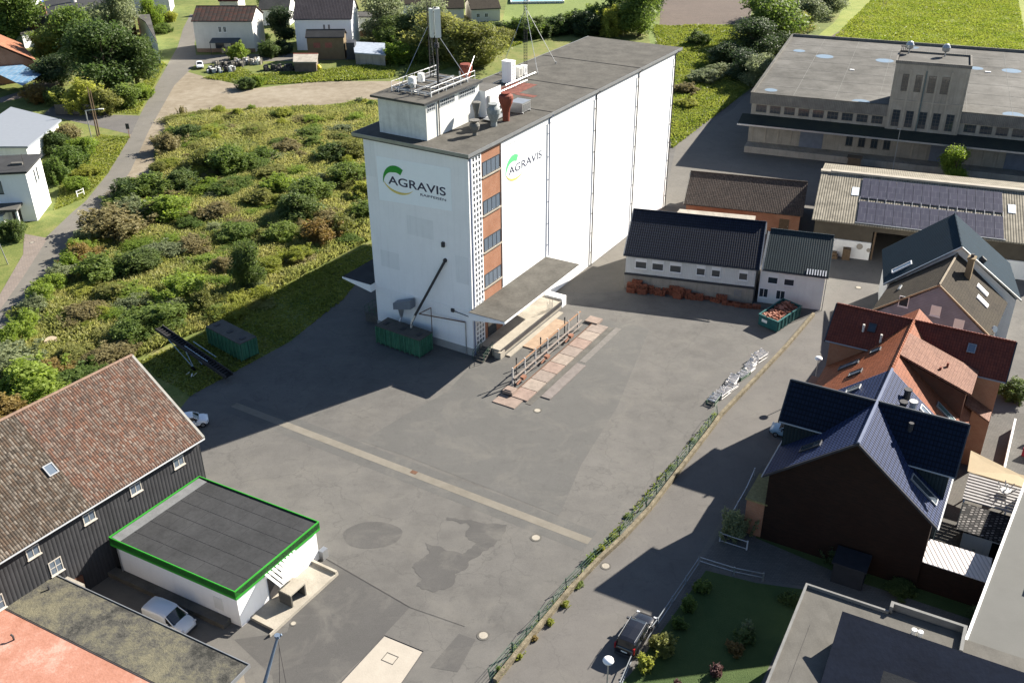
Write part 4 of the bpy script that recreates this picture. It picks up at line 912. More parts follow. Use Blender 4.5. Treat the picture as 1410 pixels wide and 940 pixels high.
mb.build('snow_guard', TRIM_W, RF)
FF = face_fr(H2, -.2, 8.0, .35, 11.6, 'front')
for x in (1.0, 3.1): window(T, FF, x, 2.95, 1.35, 1.5, TRIM_W, GLASS, (0, 0), blind=.4)
for x in (-.1 + .2, 2.3): window(T, FF, x, .8, 1.2, 1.35, TRIM_W, GLASS, (1, 0))
mb = MB(); q = H2.p(8.2, .3); mb.tube(q + Vector((0, 0, 0)), q + Vector((0, 0, 4.8)), .05, 6); mb.build('downpipe', TRIM_G, T)
# bikes/clutter at corner
# flat roof link and brick house
KF = Fr((27.3, 145.8, 0), R_(-17.8))
T = thing('brick_outhouse', 'red brick outhouse with a mossy brown tiled gable roof behind the workshop', 'outhouse', KF.p(0, 0))
mb = MB(); gable_wall(mb, KF, .4, 17.9, .4, 11.3, 2.95, 6.3); mb.build('wall', BRICK_R, T)
mb = MB(); gable_roof(mb, KF, 0, 18.3, 0, 11.8, 3.0, 6.4, .15); RF = mb.build('roof', TILE_OLD, T)
ridge_cap(RF, KF, 0, 18.3, 5.9, 6.55, TILE_OLD, .14); verge(T, KF, 0, 0, 11.8, 3.0, 6.4, CONC_G, .18, .07)
FF = face_fr(KF, .4, 17.9, .4, 11.3, 'front')
for x in (8.0, 14.5): door(T, FF, x, 0, 1.5, 2.2, WOOD)
T = thing('flat_link_shed', 'pale flat roofed shed squeezed between the workshop and the brick outhouse', 'shed', KF.p(3, -2))
lp = pxy([(930, 292), (932, 289), (1029, 298.5), (1031, 312), (940, 305)], 3.4); lp = [KF.p(-.6 + .0, -6.2), KF.p(11.5, -5.6), KF.p(11.4, -2.2), KF.p(-.2, -2.6)]; lp = [(p.x, p.y) for p in lp]
mb = MB(); mb.poly(inset(lp, .2), 0, 3.0); mb.build('wall', BRICK_R, T)
mb = MB(); mb.poly(lp, 3.0, 3.25); mb.build('roof', CONC_G, T)
# ================================================================== PV SHED
PF = Fr((43.9, 133.4, 0), R_(-19.9))
T = thing('solar_shed', 'long open shed with corrugated roof carrying two bands of solar panels', 'shed', PF.p(0, 0))
PL = 33; pr = (8.2 - 5.3) / 12.9
mb = MB(); mb.solid([PF.p(0, 0, 5.3), PF.p(PL, 0, 5.3), PF.p(PL, 13.2, 8.25), PF.p(0, 13.2, 8.25)], [PF.p(0, 0, 5.5), PF.p(PL, 0, 5.5), PF.p(PL, 13.2, 8.45), PF.p(0, 13.2, 8.45)])
mb.solid([PF.p(0, 26, 5.3), PF.p(PL, 26, 5.3), PF.p(PL, 13.2, 8.25), PF.p(0, 13.2, 8.25)], [PF.p(0, 26, 5.5), PF.p(PL, 26, 5.5), PF.p(PL, 13.2, 8.45), PF.p(0, 13.2, 8.45)])
RF = mb.build('roof', ETERNIT, T)
mb = MB(); mb.box(PF, 1.5, PL, 12.75, 13.6, 8.42, 8.72); mb.box(PF, -.1, 2.2, 12.7, 13.7, 8.38, 8.6); mb.build('ridge_vent', CONC, RF)
sf = slope_fr(PF, 0, 0, 5.52, 1, 2.95 / 13.2)
for row, (s0, s1) in enumerate(((.35, 5.95), (6.85, 12.3))):
    for k in range(16):
        x = 6.2 + k * 1.22
        mb = MB(); slope_box(mb, sf, x, x + 1.18, s0, s1, .08, .13); mb.build('solar_panel', PV, RF)
mb = MB()
for k in range(17): slope_box(mb, sf, 6.15 + k * 1.22, 6.2 + k * 1.22, 5.7, 7.1, .05, .16)
slope_box(mb, sf, 6, 25.9, .2, .34, .03, .1); mb.build('panel_rail', GALV, RF)
for (x, s) in ((4.9, 7.4), (26.4, 7.2)):
    mb = MB(); slope_box(mb, sf, x, x + 1.0, s, s + 2.2, .02, .07); mb.build('roof_light', mplain('translucent_sheet', (.7, .75, .8), .25), RF)
mb = MB(); mb.box(PF, .5, 8.7, .5, .8, 2.7, 5.25); mb.box(PF, 8.7, 22, .5, .8, 4.4, 5.25); mb.box(PF, 22, PL, .5, .8, 2.7, 5.25); mb.build('fascia_wall', mplain('brown_grey_boarding', (.075, .065, .05), .9, .2, 1), T)
for q0_, q1_ in ((1.5, 8.7), (22, PL)): mb = MB(); mb.box(PF, q0_, q1_, .3, .6, 0, 2.69); mb.build('wall', W_WALL2, T)
mb = MB(); mb.box(PF, 1, PL, 12, 12.3, 0, 5.2); mb.box(PF, 22.0, 22.3, .8, 12, 0, 5.2); mb.box(PF, 8.4, 8.7, .8, 12, 0, 5.2); mb.build('inner_wall', CONC_D, T)
for x in (8.9, 15.5, 21.7):
    mb = MB(); mb.box(PF, x, x + .25, .52, .78, 0, 4.39); mb.build('post', WOOD, T)
mb = MB(); mb.box(PF, 5.0, 6.1, -.7, .2, 0, 1.7); tag(mb.build('wood_cabinet', WOOD), 'brown wooden cabinet standing against the white wall of the solar shed', 'cabinet')
mb = MB(); mb.box(PF, 2.8, 4.4, -.8, .2, .0, .5); mb.box(PF, 3.0, 4.2, -.6, .1, .51, .9); tag(mb.build('stacked_crate', WOOD), 'low crates left of the brown cabinet by the solar shed', 'crate')
mb = MB(); c = PF.p(7.2, .25, 2.0); mb.tube(c, c + PF.ey * -.05, .45, 14); mb.tube(c + PF.ex * 1.3 + Vector((0, 0, -.4)), c + PF.ex * 1.3 + PF.ey * -.05 + Vector((0, 0, -.4)), .3, 14); mb.build('wall_disc', CONC_G, T)
# ================================================================== WAREHOUSE
A0 = Vector((45.3, 183.3, 0)); A1 = Vector((88.5, 165.7, 0)); exw = (A1 - A0).normalized()
WH = Fr(A0, ex=exw)
WL = 62; WDp = 54
T = thing('grey_warehouse', 'large grey warehouse with a pale flat roof, dark canopy and a small central tower', 'warehouse', A0)
mb = MB(); mb.box(WH, .3, WL, .3, WDp, 0, 9.9); mb.build('wall', CONC_G, T)
mb = MB(); mb.box(WH, .25, WL + .1, .25, WDp, 9.9, 10.2, 0); RF = mb.build('roof', MEMB, T)
mb = MB(); mb.box(WH, 0, 24.5, -.05, .25, 8.6, 10.6); mb.box(WH, 36.7, WL, -.05, .25, 8.6, 10.6)
mb.box(WH, 0, .25, .25, WDp, 9.4, 10.6); mb.box(WH, 0, WL, WDp, WDp + .3, 9.4, 10.75); PP = mb.build('parapet', PARAPET, RF)
mb = MB(); mb.box(WH, -.1, 24.5, -.12, .32, 10.601, 10.68); mb.box(WH, 36.7, WL, -.12, .32, 10.601, 10.68); mb.box(WH, -.1, .35, .321, WDp, 10.601, 10.68); mb.build('coping', MEMB, PP)
mb = MB()
for k in range(1, 7): mb.box(WH, .5, WL - .5, k * 7.6, k * 7.6 + .08, 10.2, 10.225)
for k in range(1, 8): mb.box(WH, k * 7.5, k * 7.5 + .08, .5, WDp - .5, 10.2, 10.222)
mb.build('roof_seam', mplain('membrane_seam', (.15, .15, .14), .9, .3), RF)
FF = face_fr(WH, .3, WL, .3, WDp, 'front')
for k in range(9): window(T, FF, .9 + k * 2.6, 7.0, 1.95, 1.4, CONC_D, GLASS, (2, 1), sill=False)
for k in range(9): window(T, FF, 37.3 + k * 2.6, 7.0, 1.95, 1.4, CONC_D, GLASS, (2, 1), sill=False)
mb = MB(); mb.solid([WH.p(-1.2, -4.6, 5.55), WH.p(WL, -4.6, 5.55), WH.p(WL, .25, 6.1), WH.p(-1.2, .25, 6.1)], [WH.p(-1.2, -4.6, 5.8), WH.p(WL, -4.6, 5.8), WH.p(WL, .25, 6.5), WH.p(-1.2, .25, 6.5)], 0)
CN = mb.build('canopy', mground('mossy_canopy', [(.4, (.018, .022, .02)), (.55, (.03, .035, .025)), (.66, (.05, .055, .02))], .06, .5, 4, .3), T)
mb = MB(); mb.box(WH, -1.25, WL, -4.7, -4.6, 5.6, 5.9); mb.build('canopy_edge', GALV, CN)
mb = MB(); mb.box(WH, .3, WL, -3.0, .295, 0, 1.2); mb.build('loading_dock', CONC_G, T)
for (x0, x1) in ((9.6, 13.8), (32.6, 36.2), (45, 49), (55, 59)):
    mb = MB(); mb.box(FF, x0, x1, .003, .08, 1.2, 5.2); mb.build('sliding_door', mplain('blue_grey_door', (.13, .15, .19), .7, .15), T)
for k in range(26):
    x = .6 + k * 2.4
    if not any(a - .2 < x < b + .2 for a, b in ((9.6, 13.8), (32.6, 36.2), (45, 49), (55, 59), (15, 27))): mb = MB(); mb.box(FF, x, x + .3, .003, .12, 1.2, 5.9); mb.build('pilaster', CONC, T)
for x in (15.4, 17.6, 19.8, 22.0): window(T, FF, x + 2.5, 2.4, 1.2, 2.8, CONC_D, GLASS, (1, 1))
# the tower
tz = 18.6; ta, tb = 24.5, 36.7
tm = G(1237.6, 83, tz) - A0; 
TWF = WH
mb = MB(); mb.box(WH, ta, tb, -.25, 8.2, 5.0, tz - .5, 0); TW = mb.build('tower_wall', CONC_G, T)
mb = MB(); mb.box(WH, ta + .3, tb - .3, 0, 8.0, tz - .5, tz - .25); TR = mb.build('tower_roof', MEMB, T)
tp = [(WH.p(ta - .1, -.35).x, WH.p(ta - .1, -.35).y), (WH.p(tb + .1, -.35).x, WH.p(tb + .1, -.35).y), (WH.p(tb + .1, 8.3).x, WH.p(tb + .1, 8.3).y), (WH.p(ta - .1, 8.3).x, WH.p(ta - .1, 8.3).y)]
rim(TR, tp, tz - .5, .55, .3, PARAPET, 'tower_parapet')
TF = Fr(WH.p(ta, -.25), ex=WH.ex, ey=-WH.ey)
for k in range(5):
    if k < 4: window(T, TF, 1.5 + k * 2.15, 13.4, 1.25, 3.0, CONC_D, GLASS, (1, 4), sill=False)
    window(T, TF, .9 + k * 2.25, 7.0, 1.3, 3.0, CONC_D, GLASS, (1, 4), sill=False)
mb = MB()
for k in range(6): mb.box(TF, .3 + k * 2.25, .6 + k * 2.25, .003, .1, 6.6, 17.2)
mb.box(TF, 0, 12.2, .003, .13, 11.6, 11.8); mb.build('tower_pilaster', CONC, TW)
mb = MB(); mb.tube(TF.p(5.3, .15, 6.5), TF.p(5.3, .15, 17.2), .08, 6); mb.build('downpipe', mplain('green_blue_pipe', (.09, .14, .15), .6), T)
for (x, y) in ((26.2, 7.0), (32.3, 6.8)):
    mb = MB(); c = WH.p(x, y, tz - .25); mb.lathe(c, [(.12, 0), (.12, .7), (.65, 1.0), (.72, 1.6), (.45, 2.1), (.1, 2.25)], 12); mb.build('fan_cowl', GALV, TR)
mb = MB(); 
for k in range(4): mb.tube(WH.p(24.9 + k * .3, 7.4, tz), WH.p(24.9 + k * .3, 7.4, tz + 1.0), .06, 5)
mb.tube(WH.p(24.7, 7.4, tz + .9), WH.p(26.3, 7.4, tz + .9), .08, 5); mb.build('antenna_rack', STEEL_D, TR)
for i, (x, y, r) in enumerate([(3.0, 4.6, 1.5), (19.6, 2.2, 2.0), (3.6, 39.5, 1.6), (9.4, 36, 2.3), (21.6, 36.5, 2.3), (26.5, 51.5, 1.8), (39.4, 36, 1.7), (46, 36.2, 2.3), (45.1, 2.8, 2.2), (57, 34, 1.8)]):
    mb = MB(); c = WH.p(x, y, 10.2); r *= .8; mb.lathe(c, [(r, 0), (r * .98, .012), (r * .8, .018), (.05, .02)], 22)
    mb.build('puddle', mplain('standing_water_on_roof', (.17, .21, .24), .15, .08, 2), RF)
for (x, y, w) in ((15.5, 25.5, .9), (41, 33, 1.1), (35.2, 6.5, 1.2)):
    mb = MB(); mb.box(WH, x, x + w, y, y + .5, 10.2, 10.35); mb.build('roof_hatch', TRIM_W, RF)
mb = MB(); c = WH.p(27.2, -5.4); mb.tube(c, c + Vector((0, 0, 8)), .09, 8, .06); P_ = thing('yard_lamp', 'slim street lamp in front of the dark warehouse canopy', 'street lamp', c); mb.build('pole', GALV, P_)
mb = MB(); mb.box(Fr(c), -.5, .15, -.12, .12, 8, 8.15); mb.build('lamp_head', GALV, P_)
mb = MB(); mb.box(WH, 19.4, 21.6, -6.5, -4.9, 0, 2.2); mb.box(WH, 19.2, 21.8, -6.6, -4.8, 2.2, 2.35); tag(mb.build('wooden_hut', WOOD), 'small weathered wooden hut below the edge of the warehouse canopy', 'hut')
# ================================================================== DARK METAL ROOF HOUSE + BROWN ROOF HOUSE
r0 = G(1324.5, 339.8, 12.2); r1 = G(1315, 295, 12.2); yv = Vector((r1.x - r0.x, r1.y - r0.y, 0)); LH = yv.length; yv.normalize(); XV = Vector((yv.y, -yv.x, 0))
H1 = Fr((r0.x, r0.y, 0), ex=yv, ey=-XV)   # a back along ridge, b to the left
T = thing('metal_roof_house', 'house with a steep petrol blue standing seam metal roof behind the brown tiled one', 'house', H1.p(0, 0))
hw = 7.9
mb = MB(); gable_wall(mb, H1, .3, LH, -hw + .5, hw - .5, 5.9, 11.9, bm=0); mb.build('wall', W_WALL2, T)
mb = MB(); gable_roof(mb, H1, 0, LH + .3, -hw, hw, 6.0, 12.05, .15, bm=0); RF = mb.build('roof', METAL_BL, T)
verge(T, H1, 0, -hw, hw, 6.0, 12.05, GALV, .2, .1, bm=0); ridge_cap(RF, H1, 0, LH + .3, 0, 12.2, METAL_BL, .12)
sf = slope_fr(Fr(H1.p(0, hw), ex=H1.ex, ey=H1.ey), 0, 0, 6.17, -1, 6.05 / hw)
for a in (3.2,):
    skylight(RF, sf, a - 1.4, 1.2, 1.0, 2.6, W_WALL)
mb = MB(); slope_box(mb, slope_fr(Fr(H1.p(0, -hw), ex=H1.ex, ey=H1.ey), 0, 0, 6.17, 1, 6.05 / hw), 1.0, 1.5, 6.2, 6.9, 0, .5); mb.build('flue', STEEL_D, RF)
H3 = Fr((42.8, 103.3, 0), R_(-32.7))  # ex across gable, ey back
HB = Fr(H3.p(0, 0), ex=H3.ey, ey=-H3.ex)  # a back, b left negative->  b from -13.3 (right) to 0 (left)
T = thing('brown_roof_house', 'house with brown tiled roof and a mauve grey slate hung gable with three small windows', 'house', H3.p(6.6, 0))
mb = MB(); gable_wall(mb, HB, .25, 9.5, -12.9, -.4, 5.9, 10.75); mb.build('wall', SHINGLE, T)
mb = MB(); gable_roof(mb, HB, 0, 10.3, -13.3, 0, 6.0, 11.0, .15); RF = mb.build('roof', TILE_BR, T)
verge(T, HB, 0, -13.3, 0, 6.0, 11.0, mplain('tan_verge', (.27, .20, .13), .8, .15), .18, .08)
ridge_cap(RF, HB, 0, 10.3, -6.65, 11.15, mplain('tan_ridge', (.24, .2, .15), .8))
FF = Fr(HB.p(.25, 0), ex=H3.ex, ey=-H3.ey)
for x, z in ((4.0, 7.35), (7.6, 7.1), (11.0 - .7, 6.1)): window(T, FF, x - 1.3, z, 1.1, 1.3, TRIM_W, W_WALL2 if x > 5 else GLASS, (0, 0))
sfr = slope_fr(Fr(HB.p(0, -13.3), ex=HB.ex, ey=HB.ey), 0, 0, 6.16, 1, 5.0 / 6.65)
skylight(RF, sfr, 4.7, 2.1, .9, 1.7, TRIM_W, mglass('bright_pane', (.45, .48, .5), .1)); skylight(RF, sfr, 7.0, 2.7, .9, 1.7, TRIM_W, mglass('bright_pane', (.45, .48, .5), .1))
mb = MB(); slope_box(mb, slope_fr(Fr(HB.p(0, -.0), ex=HB.ex, ey=-HB.ey), 0, 0, 6.16, 1, 5.0 / 6.65), 4.0, 5.2, 2.2, 2.5, 0, .15); mb.build('roof_ladder', TRIM_G, RF)
c = HB.p(7.3, -8.6, 0); mb = MB(); fr = Fr(c, ex=HB.ex); mb.box(fr, -.5, .5, -.35, .35, 8.8, 12.0); mb.box(fr, -.6, .6, -.45, .45, 12.0, 12.2); CH_ = mb.build('chimney', mplain('tan_chimney', (.2, .15, .09), .85, .2, 3), RF)
mb = MB(); mb.tube(fr.p(0, 0, 12.2), fr.p(0, 0, 12.6), .2, 10); mb.build('flue_pot', STEEL_D, RF)
mb = MB(); c = HB.p(.6, -13.2, 6.1); mb.tube(c, c + Vector((0, 0, 1)), .03, 5); q = c + Vector((0, 0, .9)); mb.tube(q, q + Vector((.05, -.12, .06)), .4, 14, .38); mb.build('satellite_dish', GALV, T)
# ================================================================== ROW HOUSES
RHF0 = Fr((22.915, 72.474, 0), math.atan2(-.50066, .86565))
LIFT = (2.22, .963)
_o = G(1050, 656.6, 7.03)
RHF = Fr((_o.x, _o.y, 0), ex=RHF0.ex * .963)   # ex across, ey back along the ridge
RA = Fr(RHF.p(0, 0), ex=RHF.ey, ey=-RHF.ex)                   # a back, b = -x
W_ = 15.15; mid = 7.6; ze, zr = 5.0, 11.2; SL = (zr - ze) / mid
def rowroof(mb, y0, y1): gable_roof(mb, RA, y0, y1, -W_, 0, ze, zr, .16)
def cross(parent, x0, x1, y0, ym, y1, zer, zrr, mat, wallmat, vm, name='cross_roof', th=.16):
    """cross gable with ridge along x; x0 at the main ridge, x1 the outer end"""
    f = Fr(RHF.p(x0, 0), ex=RHF.ex * (1 if x1 > x0 else -1), ey=RHF.ey); L = abs(x1 - x0)
    mb = MB(); gable_roof(mb, f, .1, L, y0, y1, zer, zrr, th, bm=ym); ro = mb.build(name, mat, parent)
    mb = MB(); gable_wall(mb, f, 2.0, L - .45, y0 + .3, y1 - .3, zer + .15, zrr - .25, 0, bm=ym); mb.build('cross_wall', wallmat, parent)
    mb = MB(); mb.tube(f.p(0, ym, zrr + th), f.p(L, ym, zrr + th), .12, 6); mb.build('ridge_cap', vm, ro)
    mb = MB(); mb.tube(f.p(2.5, y0, zer + .04), f.p(L, y0, zer + .04), .09, 6); mb.build('gutter', TRIM_G, ro)
    mb = MB()
    for e in (y0, y1):
        A = [f.p(L, e, zer - .1), f.p(L, ym, zrr - .1), f.p(L, ym, zrr + th + .03), f.p(L, e, zer + th + .03)]; B = [p + f.ex * .12 for p in A]; mb.solid(A, B)
    mb.build('verge_board', TRIM_D, ro)
    return ro
T = thing('blue_roof_house', 'nearest row house with glazed blue tiles and a nearly black brick gable', 'row house', RHF.p(7, 0))
mb = MB(); gable_wall(mb, RA, .4, 14.1, -W_ + .5, -.5, ze + .3, zr - .2); mb.build('wall', BRICK_BR, T)
mb = MB(); rowroof(mb, 0, 14.15); RF = mb.build('roof', SLATE_G, T)
ridge_cap(RF, RA, 0, 14.15, -mid + .02, zr + .17, mplain('pale_blue_ridge', (.15, .17, .24), .35, .1), .15)
verge(T, RA, 0, -W_, 0, ze, zr, mplain('grey_verge', (.035, .035, .04), .8), .2, .08)
gutter(T, RA, 0, 14, 0.08, ze, TRIM_G); gutter(T, RA, 0, 14, -W_ - .08, ze, mplain('pale_zinc', (.4, .4, .4)))
cross(T, mid, -.3, 4.9, 7.5, 10.2, 8.1, 11.22, SLATE_D, SLATE_T, TRIM_D)
cross(T, mid, 15.4, 3.8, 7.55, 11.4, 8.0, 11.22, SLATE_D, SLATE_T, TRIM_D)
sfl = slope_fr(Fr(RHF.p(0, 0), ex=RHF.ey, ey=RHF.ex), 0, 0, ze + .17, 1, SL); sfr = slope_fr(Fr(RHF.p(W_, 0), ex=RHF.ey, ey=-RHF.ex), 0, 0, ze + .17, 1, SL)
skylight(RF, sfl, 2.2, 3.2, 1.0, 2.2, TRIM_D, GLASS); skylight(RF, sfl, 12.2, 5.2, .9, 1.6, TRIM_G, GLASS_B)
skylight(RF, sfr, 2.3, .8, 1.0, 3.2, TRIM_G, GLASS); skylight(RF, sfr, 12.6, 4.2, .9, 1.4, TRIM_W, GLASS_B)
for (y, s, h) in ((10.9, 6.2, 1.1), (12.1, 7.2, .9), (10.2, 7.2, .6)):
    mb = MB(); o, ex, ey, n = sfr; c = o + ex * y + ey * s; mb.tube(c, c + Vector((0, 0, h)), .3, 10); mb.tube(c + Vector((0, 0, h)), c + Vector((0, 0, h + .15)), .38, 10); mb.build('flue', STEEL_D if h < 1 else CREAM, RF)
f_ = Fr(RHF.p(15.4 - 4.5, 6.2), ex=RHF.ex); mb = MB(); mb.tube(f_.p(0, 0, 9.5), f_.p(0, 0, 10.9), .22, 8); mb.build('flue', STEEL_D, RF)
mb = MB(); mb.box(RHF, .75, .9, 1.0, 13, 0, 5); mb.build('side_wall', BRICK_D, T)
# front porch/bay with brick at left and its small tile roof
mb = MB(); mb.box(RHF, -1.25, .73, .5, 4.6, 0, 1.6); mb.build('porch_wall', BRICK_R, T)
mb = MB(); mb.box(RHF, -1.4, .73, .4, 4.8, 1.6, 1.8); mb.build('porch_roof', mplain('mossy_yellow_slab', (.22, .19, .09), .9, .3, 3), T)
PFr = Fr(RHF.p(-1.25, .5), ex=RHF.ey, ey=-RHF.ex); window(T, PFr, 1.2, .1, 1.4, 1.2, STEEL_D, GLASS, (1, 0))
FF = Fr(RHF.p(.6, 0), ex=RHF.ey, ey=-RHF.ex)
GFc = Fr(RHF.p(0, .4), ex=RHF.ex, ey=-RHF.ey)
T = thing('red_roof_house', 'farther row house with orange clay tiles and a dark red cross roof', 'row house', RHF.p(7, 20))
mb = MB(); gable_wall(mb, RA, 14.16, 28.4, -W_ + .5, -.5, ze + .3, zr - .2); mb.build('wall', BRICK_R, T)
mb = MB(); rowroof(mb, 14.16, 28.6); RF = mb.build('roof', TILE_OR, T)
ridge_cap(RF, RA, 14.16, 25.5, -mid + .02, zr + .17, TILE_OR, .15)
cross(T, mid, -.4, 22.1, 25.5, 28.9, 8.4, 11.25, TILE_RD, BRICK_R, TILE_RD)
CRR = cross(T, mid, 17.4, 22.1, 25.5, 28.9, 8.4, 11.25, TILE_RD, BRICK_R, TILE_RD)
skylight(RF, sfl, 16.4, 4.4, .9, 1.5, TRIM_D, GLASS_B); skylight(RF, sfl, 19.4, 2.4, .9, 2.4, TRIM_D, GLASS_B); skylight(RF, sfl, 20.6, 5.8, .8, 1.2, TRIM_D, GLASS_B)
skylight(RF, sfr, 15.6, 1.6, .9, 2.4, TRIM_G, mglass('green_pane', (.06, .11, .1), .1))
fx = Fr(RHF.p(0, 22.1), ex=RHF.ex, ey=RHF.ey); s4 = slope_fr(fx, 0, 0, 8.57, 1, 2.85 / 3.4)
skylight(CRR, s4, 13.2, 2.2, .8, 1.0, TRIM_G, GLASS_B); skylight(CRR, s4, 3.4, 2.0, .8, 1.0, TRIM_D, GLASS)
mb = MB(); mb.solid([RHF.p(mid, 17.3, zr + .08), RHF.p(14.8, 17.3, 8.7), RHF.p(14.8, 22.3, 8.7), RHF.p(mid, 22.3, zr + .08)], [RHF.p(mid, 17.3, zr + .3), RHF.p(14.8, 17.3, 8.95), RHF.p(14.8, 22.3, 8.95), RHF.p(mid, 22.3, zr + .3)]); DR = mb.build('dormer_roof', TILE_PK, T)
mb = MB(); mb.solid([RHF.p(mid + .3, 17.6, 9), RHF.p(14.3, 17.6, 5), RHF.p(14.3, 17.6, 8.6), RHF.p(mid + .3, 17.6, zr - .3)], [RHF.p(mid + .3, 22.2, 9), RHF.p(14.3, 22.2, 5), RHF.p(14.3, 22.2, 8.6), RHF.p(mid + .3, 22.2, zr - .3)]); mb.build('dormer_wall', BRICK_D, T)
mb = MB(); mb.solid([RHF.p(14.4, 20.2, 5.9), RHF.p(16.9, 20.2, 4.6), RHF.p(16.9, 23.4, 4.6), RHF.p(14.4, 23.4, 5.9)], [RHF.p(14.4, 20.2, 6.1), RHF.p(16.9, 20.2, 4.8), RHF.p(16.9, 23.4, 4.8), RHF.p(14.4, 23.4, 6.1)]); mb.build('lean_to_roof', TILE_PK, T)
for (a, b) in ((.6, 11.5), (1.8, 12.0)):
    mb = MB(); mb.tube(RHF.p(b, 18 + a, 9.7), RHF.p(b, 18 + a, 10.4), .12, 6); mb.build('flue', RUSTRED, DR)
mb = MB(); mb.box(RHF, -.9, .48, 16, 20.5, 0, 4.8); mb.build('side_wing', BRICK_R, T)
mb = MB(); mb.tube(RHF.p(3, 23.6, 9.6), RHF.p(3, 23.6, 10.6), .12, 6); mb.tube(RHF.p(5, 23.0, 9.2), RHF.p(5, 23.0, 10.2), .12, 6); mb.build('flue', CREAM, RF)
# ================================================================== BACK YARDS (right edge)
LIFT = (0.0, 1.0); RHF = RHF0
CF = Fr((34.3, 63.4, 0), R_(-30.1))
T = thing('corrugated_porch', 'lean-to with a white corrugated sheet roof between the black gable and the flat roof house', 'lean-to', CF.p(2, 1))
mb = MB(); mb.solid([CF.p(-.1, 0, 2.9), CF.p(5.5, 0, 2.9), CF.p(5.4, 3.1, 3.1), CF.p(-.1, 3.1, 3.1)], [CF.p(-.1, 0, 2.98), CF.p(5.5, 0, 2.98), CF.p(5.4, 3.1, 3.18), CF.p(-.1, 3.1, 3.18)]); mb.build('roof', CORR_W, T)
mb = MB(); mb.box(CF, 0, 5.3, .05, .25, 0, 2.87); mb.build('wall', BRICK_BR, T)
T = thing('flat_roof_house', 'white rimmed flat roof house cut off by the right edge of the photo', 'house', (42, 66))
LIFT = (2.0, 1.0); _o = G(1362.8, 799.6, 6.0); WRF = Fr((_o.x, _o.y, 0), R_(-34.8))
mb = MB(); mb.box(WRF, .2, 16, -12, 18.3, 0, 3.6); mb.build('wall', W_WALL2, T)
mb = MB(); mb.box(WRF, -.1, 16, -12, 18.6, 3.6, 3.9); RF = mb.build('roof', mplain('pale_grey_roof_coating', (.115, .115, .108), .8, .08, .5), T)
mb = MB(); mb.box(WRF, -.2, -.0, -12, 18.7, 3.62, 4.02); mb.build('roof_edge', TRIM_W, RF)
mb = MB(); mb.box(WRF, 2.3, 3.0, 9.2, 9.8, 3.9, 4.3); mb.build('roof_vent_box', TRIM_D, RF)
mb = MB(); mb.box(WRF, 3.2, 4.6, 2.0, 5.2, 3.9, 5.3); mb.build('chimney', CONC_G, RF)
LIFT = (0.0, 1.0)
T = thing('courtyard_hut', 'small white courtyard hut with a dark door under a patchy black and white tile roof', 'hut', RHF.p(19.6, 4.5))
mb = MB(); mb.box(RHF, 17.2, 22.3, 4.4, 7.9, 0, 2.6); mb.build('wall', W_WALL2, T)
mb = MB(); mb.box(RHF, 16.6, 23.0, 4.0, 8.2, 2.62, 2.8); mb.build('roof', mbrick('worn_black_white_tile', (.012, .012, .014), (.30, .28, .27), (.012, .012, .012), .42, .32, .8, .09), T)
door(T, Fr(RHF.p(17.2, 4.4), ex=RHF.ex, ey=-RHF.ey), 2.4, 0, 1.4, 2.2, BLACK)
T = thing('slatted_pergola', 'white slatted pergola over the courtyard beside the worn tile roof', 'pergola', RHF.p(20, 10))
mb = MB()
for k in range(9): mb.box(RHF, 16.4, 23.4, 8.5 + k * .5, 8.72 + k * .5, 2.9, 3.05)
mb.build('slat', mplain('dirty_white_slat', (.33, .32, .32), .7, .15, 2), T)
mb = MB()
for x in (16.5, 20, 23.2): mb.box(RHF, x, x + .14, 8.3, 12.9, 2.74, 2.9); mb.box(RHF, x, x + .12, 12.6, 12.75, 0, 2.74); mb.box(RHF, x, x + .12, 8.35, 8.5, 0, 2.74)
mb.build('beam', W_WALL2, T)
T = thing('rooftop_clutter', 'metal garden stand with pale parts standing above the slatted pergola', 'garden stand', RHF.p(19.7, 11, 3.06))
mb = MB(); 
for k in range(7): a = k * .9; mb.tube(RHF.p(19.7, 11.0, 3.06), RHF.p(19.7 + .9 * math.cos(a), 11 + .9 * math.sin(a), 4.0), .05, 5)
mb.tube(RHF.p(19.7, 11, 3.06), RHF.p(19.7, 11, 4.2), .07, 6); mb.build('arm', GALV, T)
mb = MB(); mb.lathe(RHF.p(19.7, 11.0, 3.4), [(.5, 0), (.5, .12), (.2, .2)], 12); mb.build('hub', W_WALL2, T)
# awning
mb = MB(); mb.solid([RHF.p(16.2, 13.3, 2.9), RHF.p(20.5, 13.0, 2.6), RHF.p(24.5, 13.2, 2.9), RHF.p(24.5, 14.9, 3.2), RHF.p(20.5, 15.2, 2.9), RHF.p(16.0, 16.6, 3.2)], [RHF.p(16.2, 13.3, 2.93), RHF.p(20.5, 13.0, 2.63), RHF.p(24.5, 13.2, 2.93), RHF.p(24.5, 14.9, 3.23), RHF.p(20.5, 15.2, 2.93), RHF.p(16.0, 16.6, 3.23)])
tag(mb.build('shade_sail', mplain('cream_canvas', (.36, .29, .19), .8, .08)), 'cream shade sail stretched over the yard beside the pergola', 'shade sail')
T = thing('patio_umbrella', 'small round white garden table in the yard with red cushions at the right edge', 'garden table', RHF.p(23.5, 21.5))
mb = MB(); c = RHF.p(23.5, 21.5); mb.tube(c + Vector((0, 0, .7)), c + Vector((0, 0, .76)), .75, 18); mb.build('tabletop', W_WALL2, T); mb = MB(); mb.tube(c, c + Vector((0, 0, .7)), .06, 8); mb.build('leg', GALV, T)
T.name = 'garden_table'
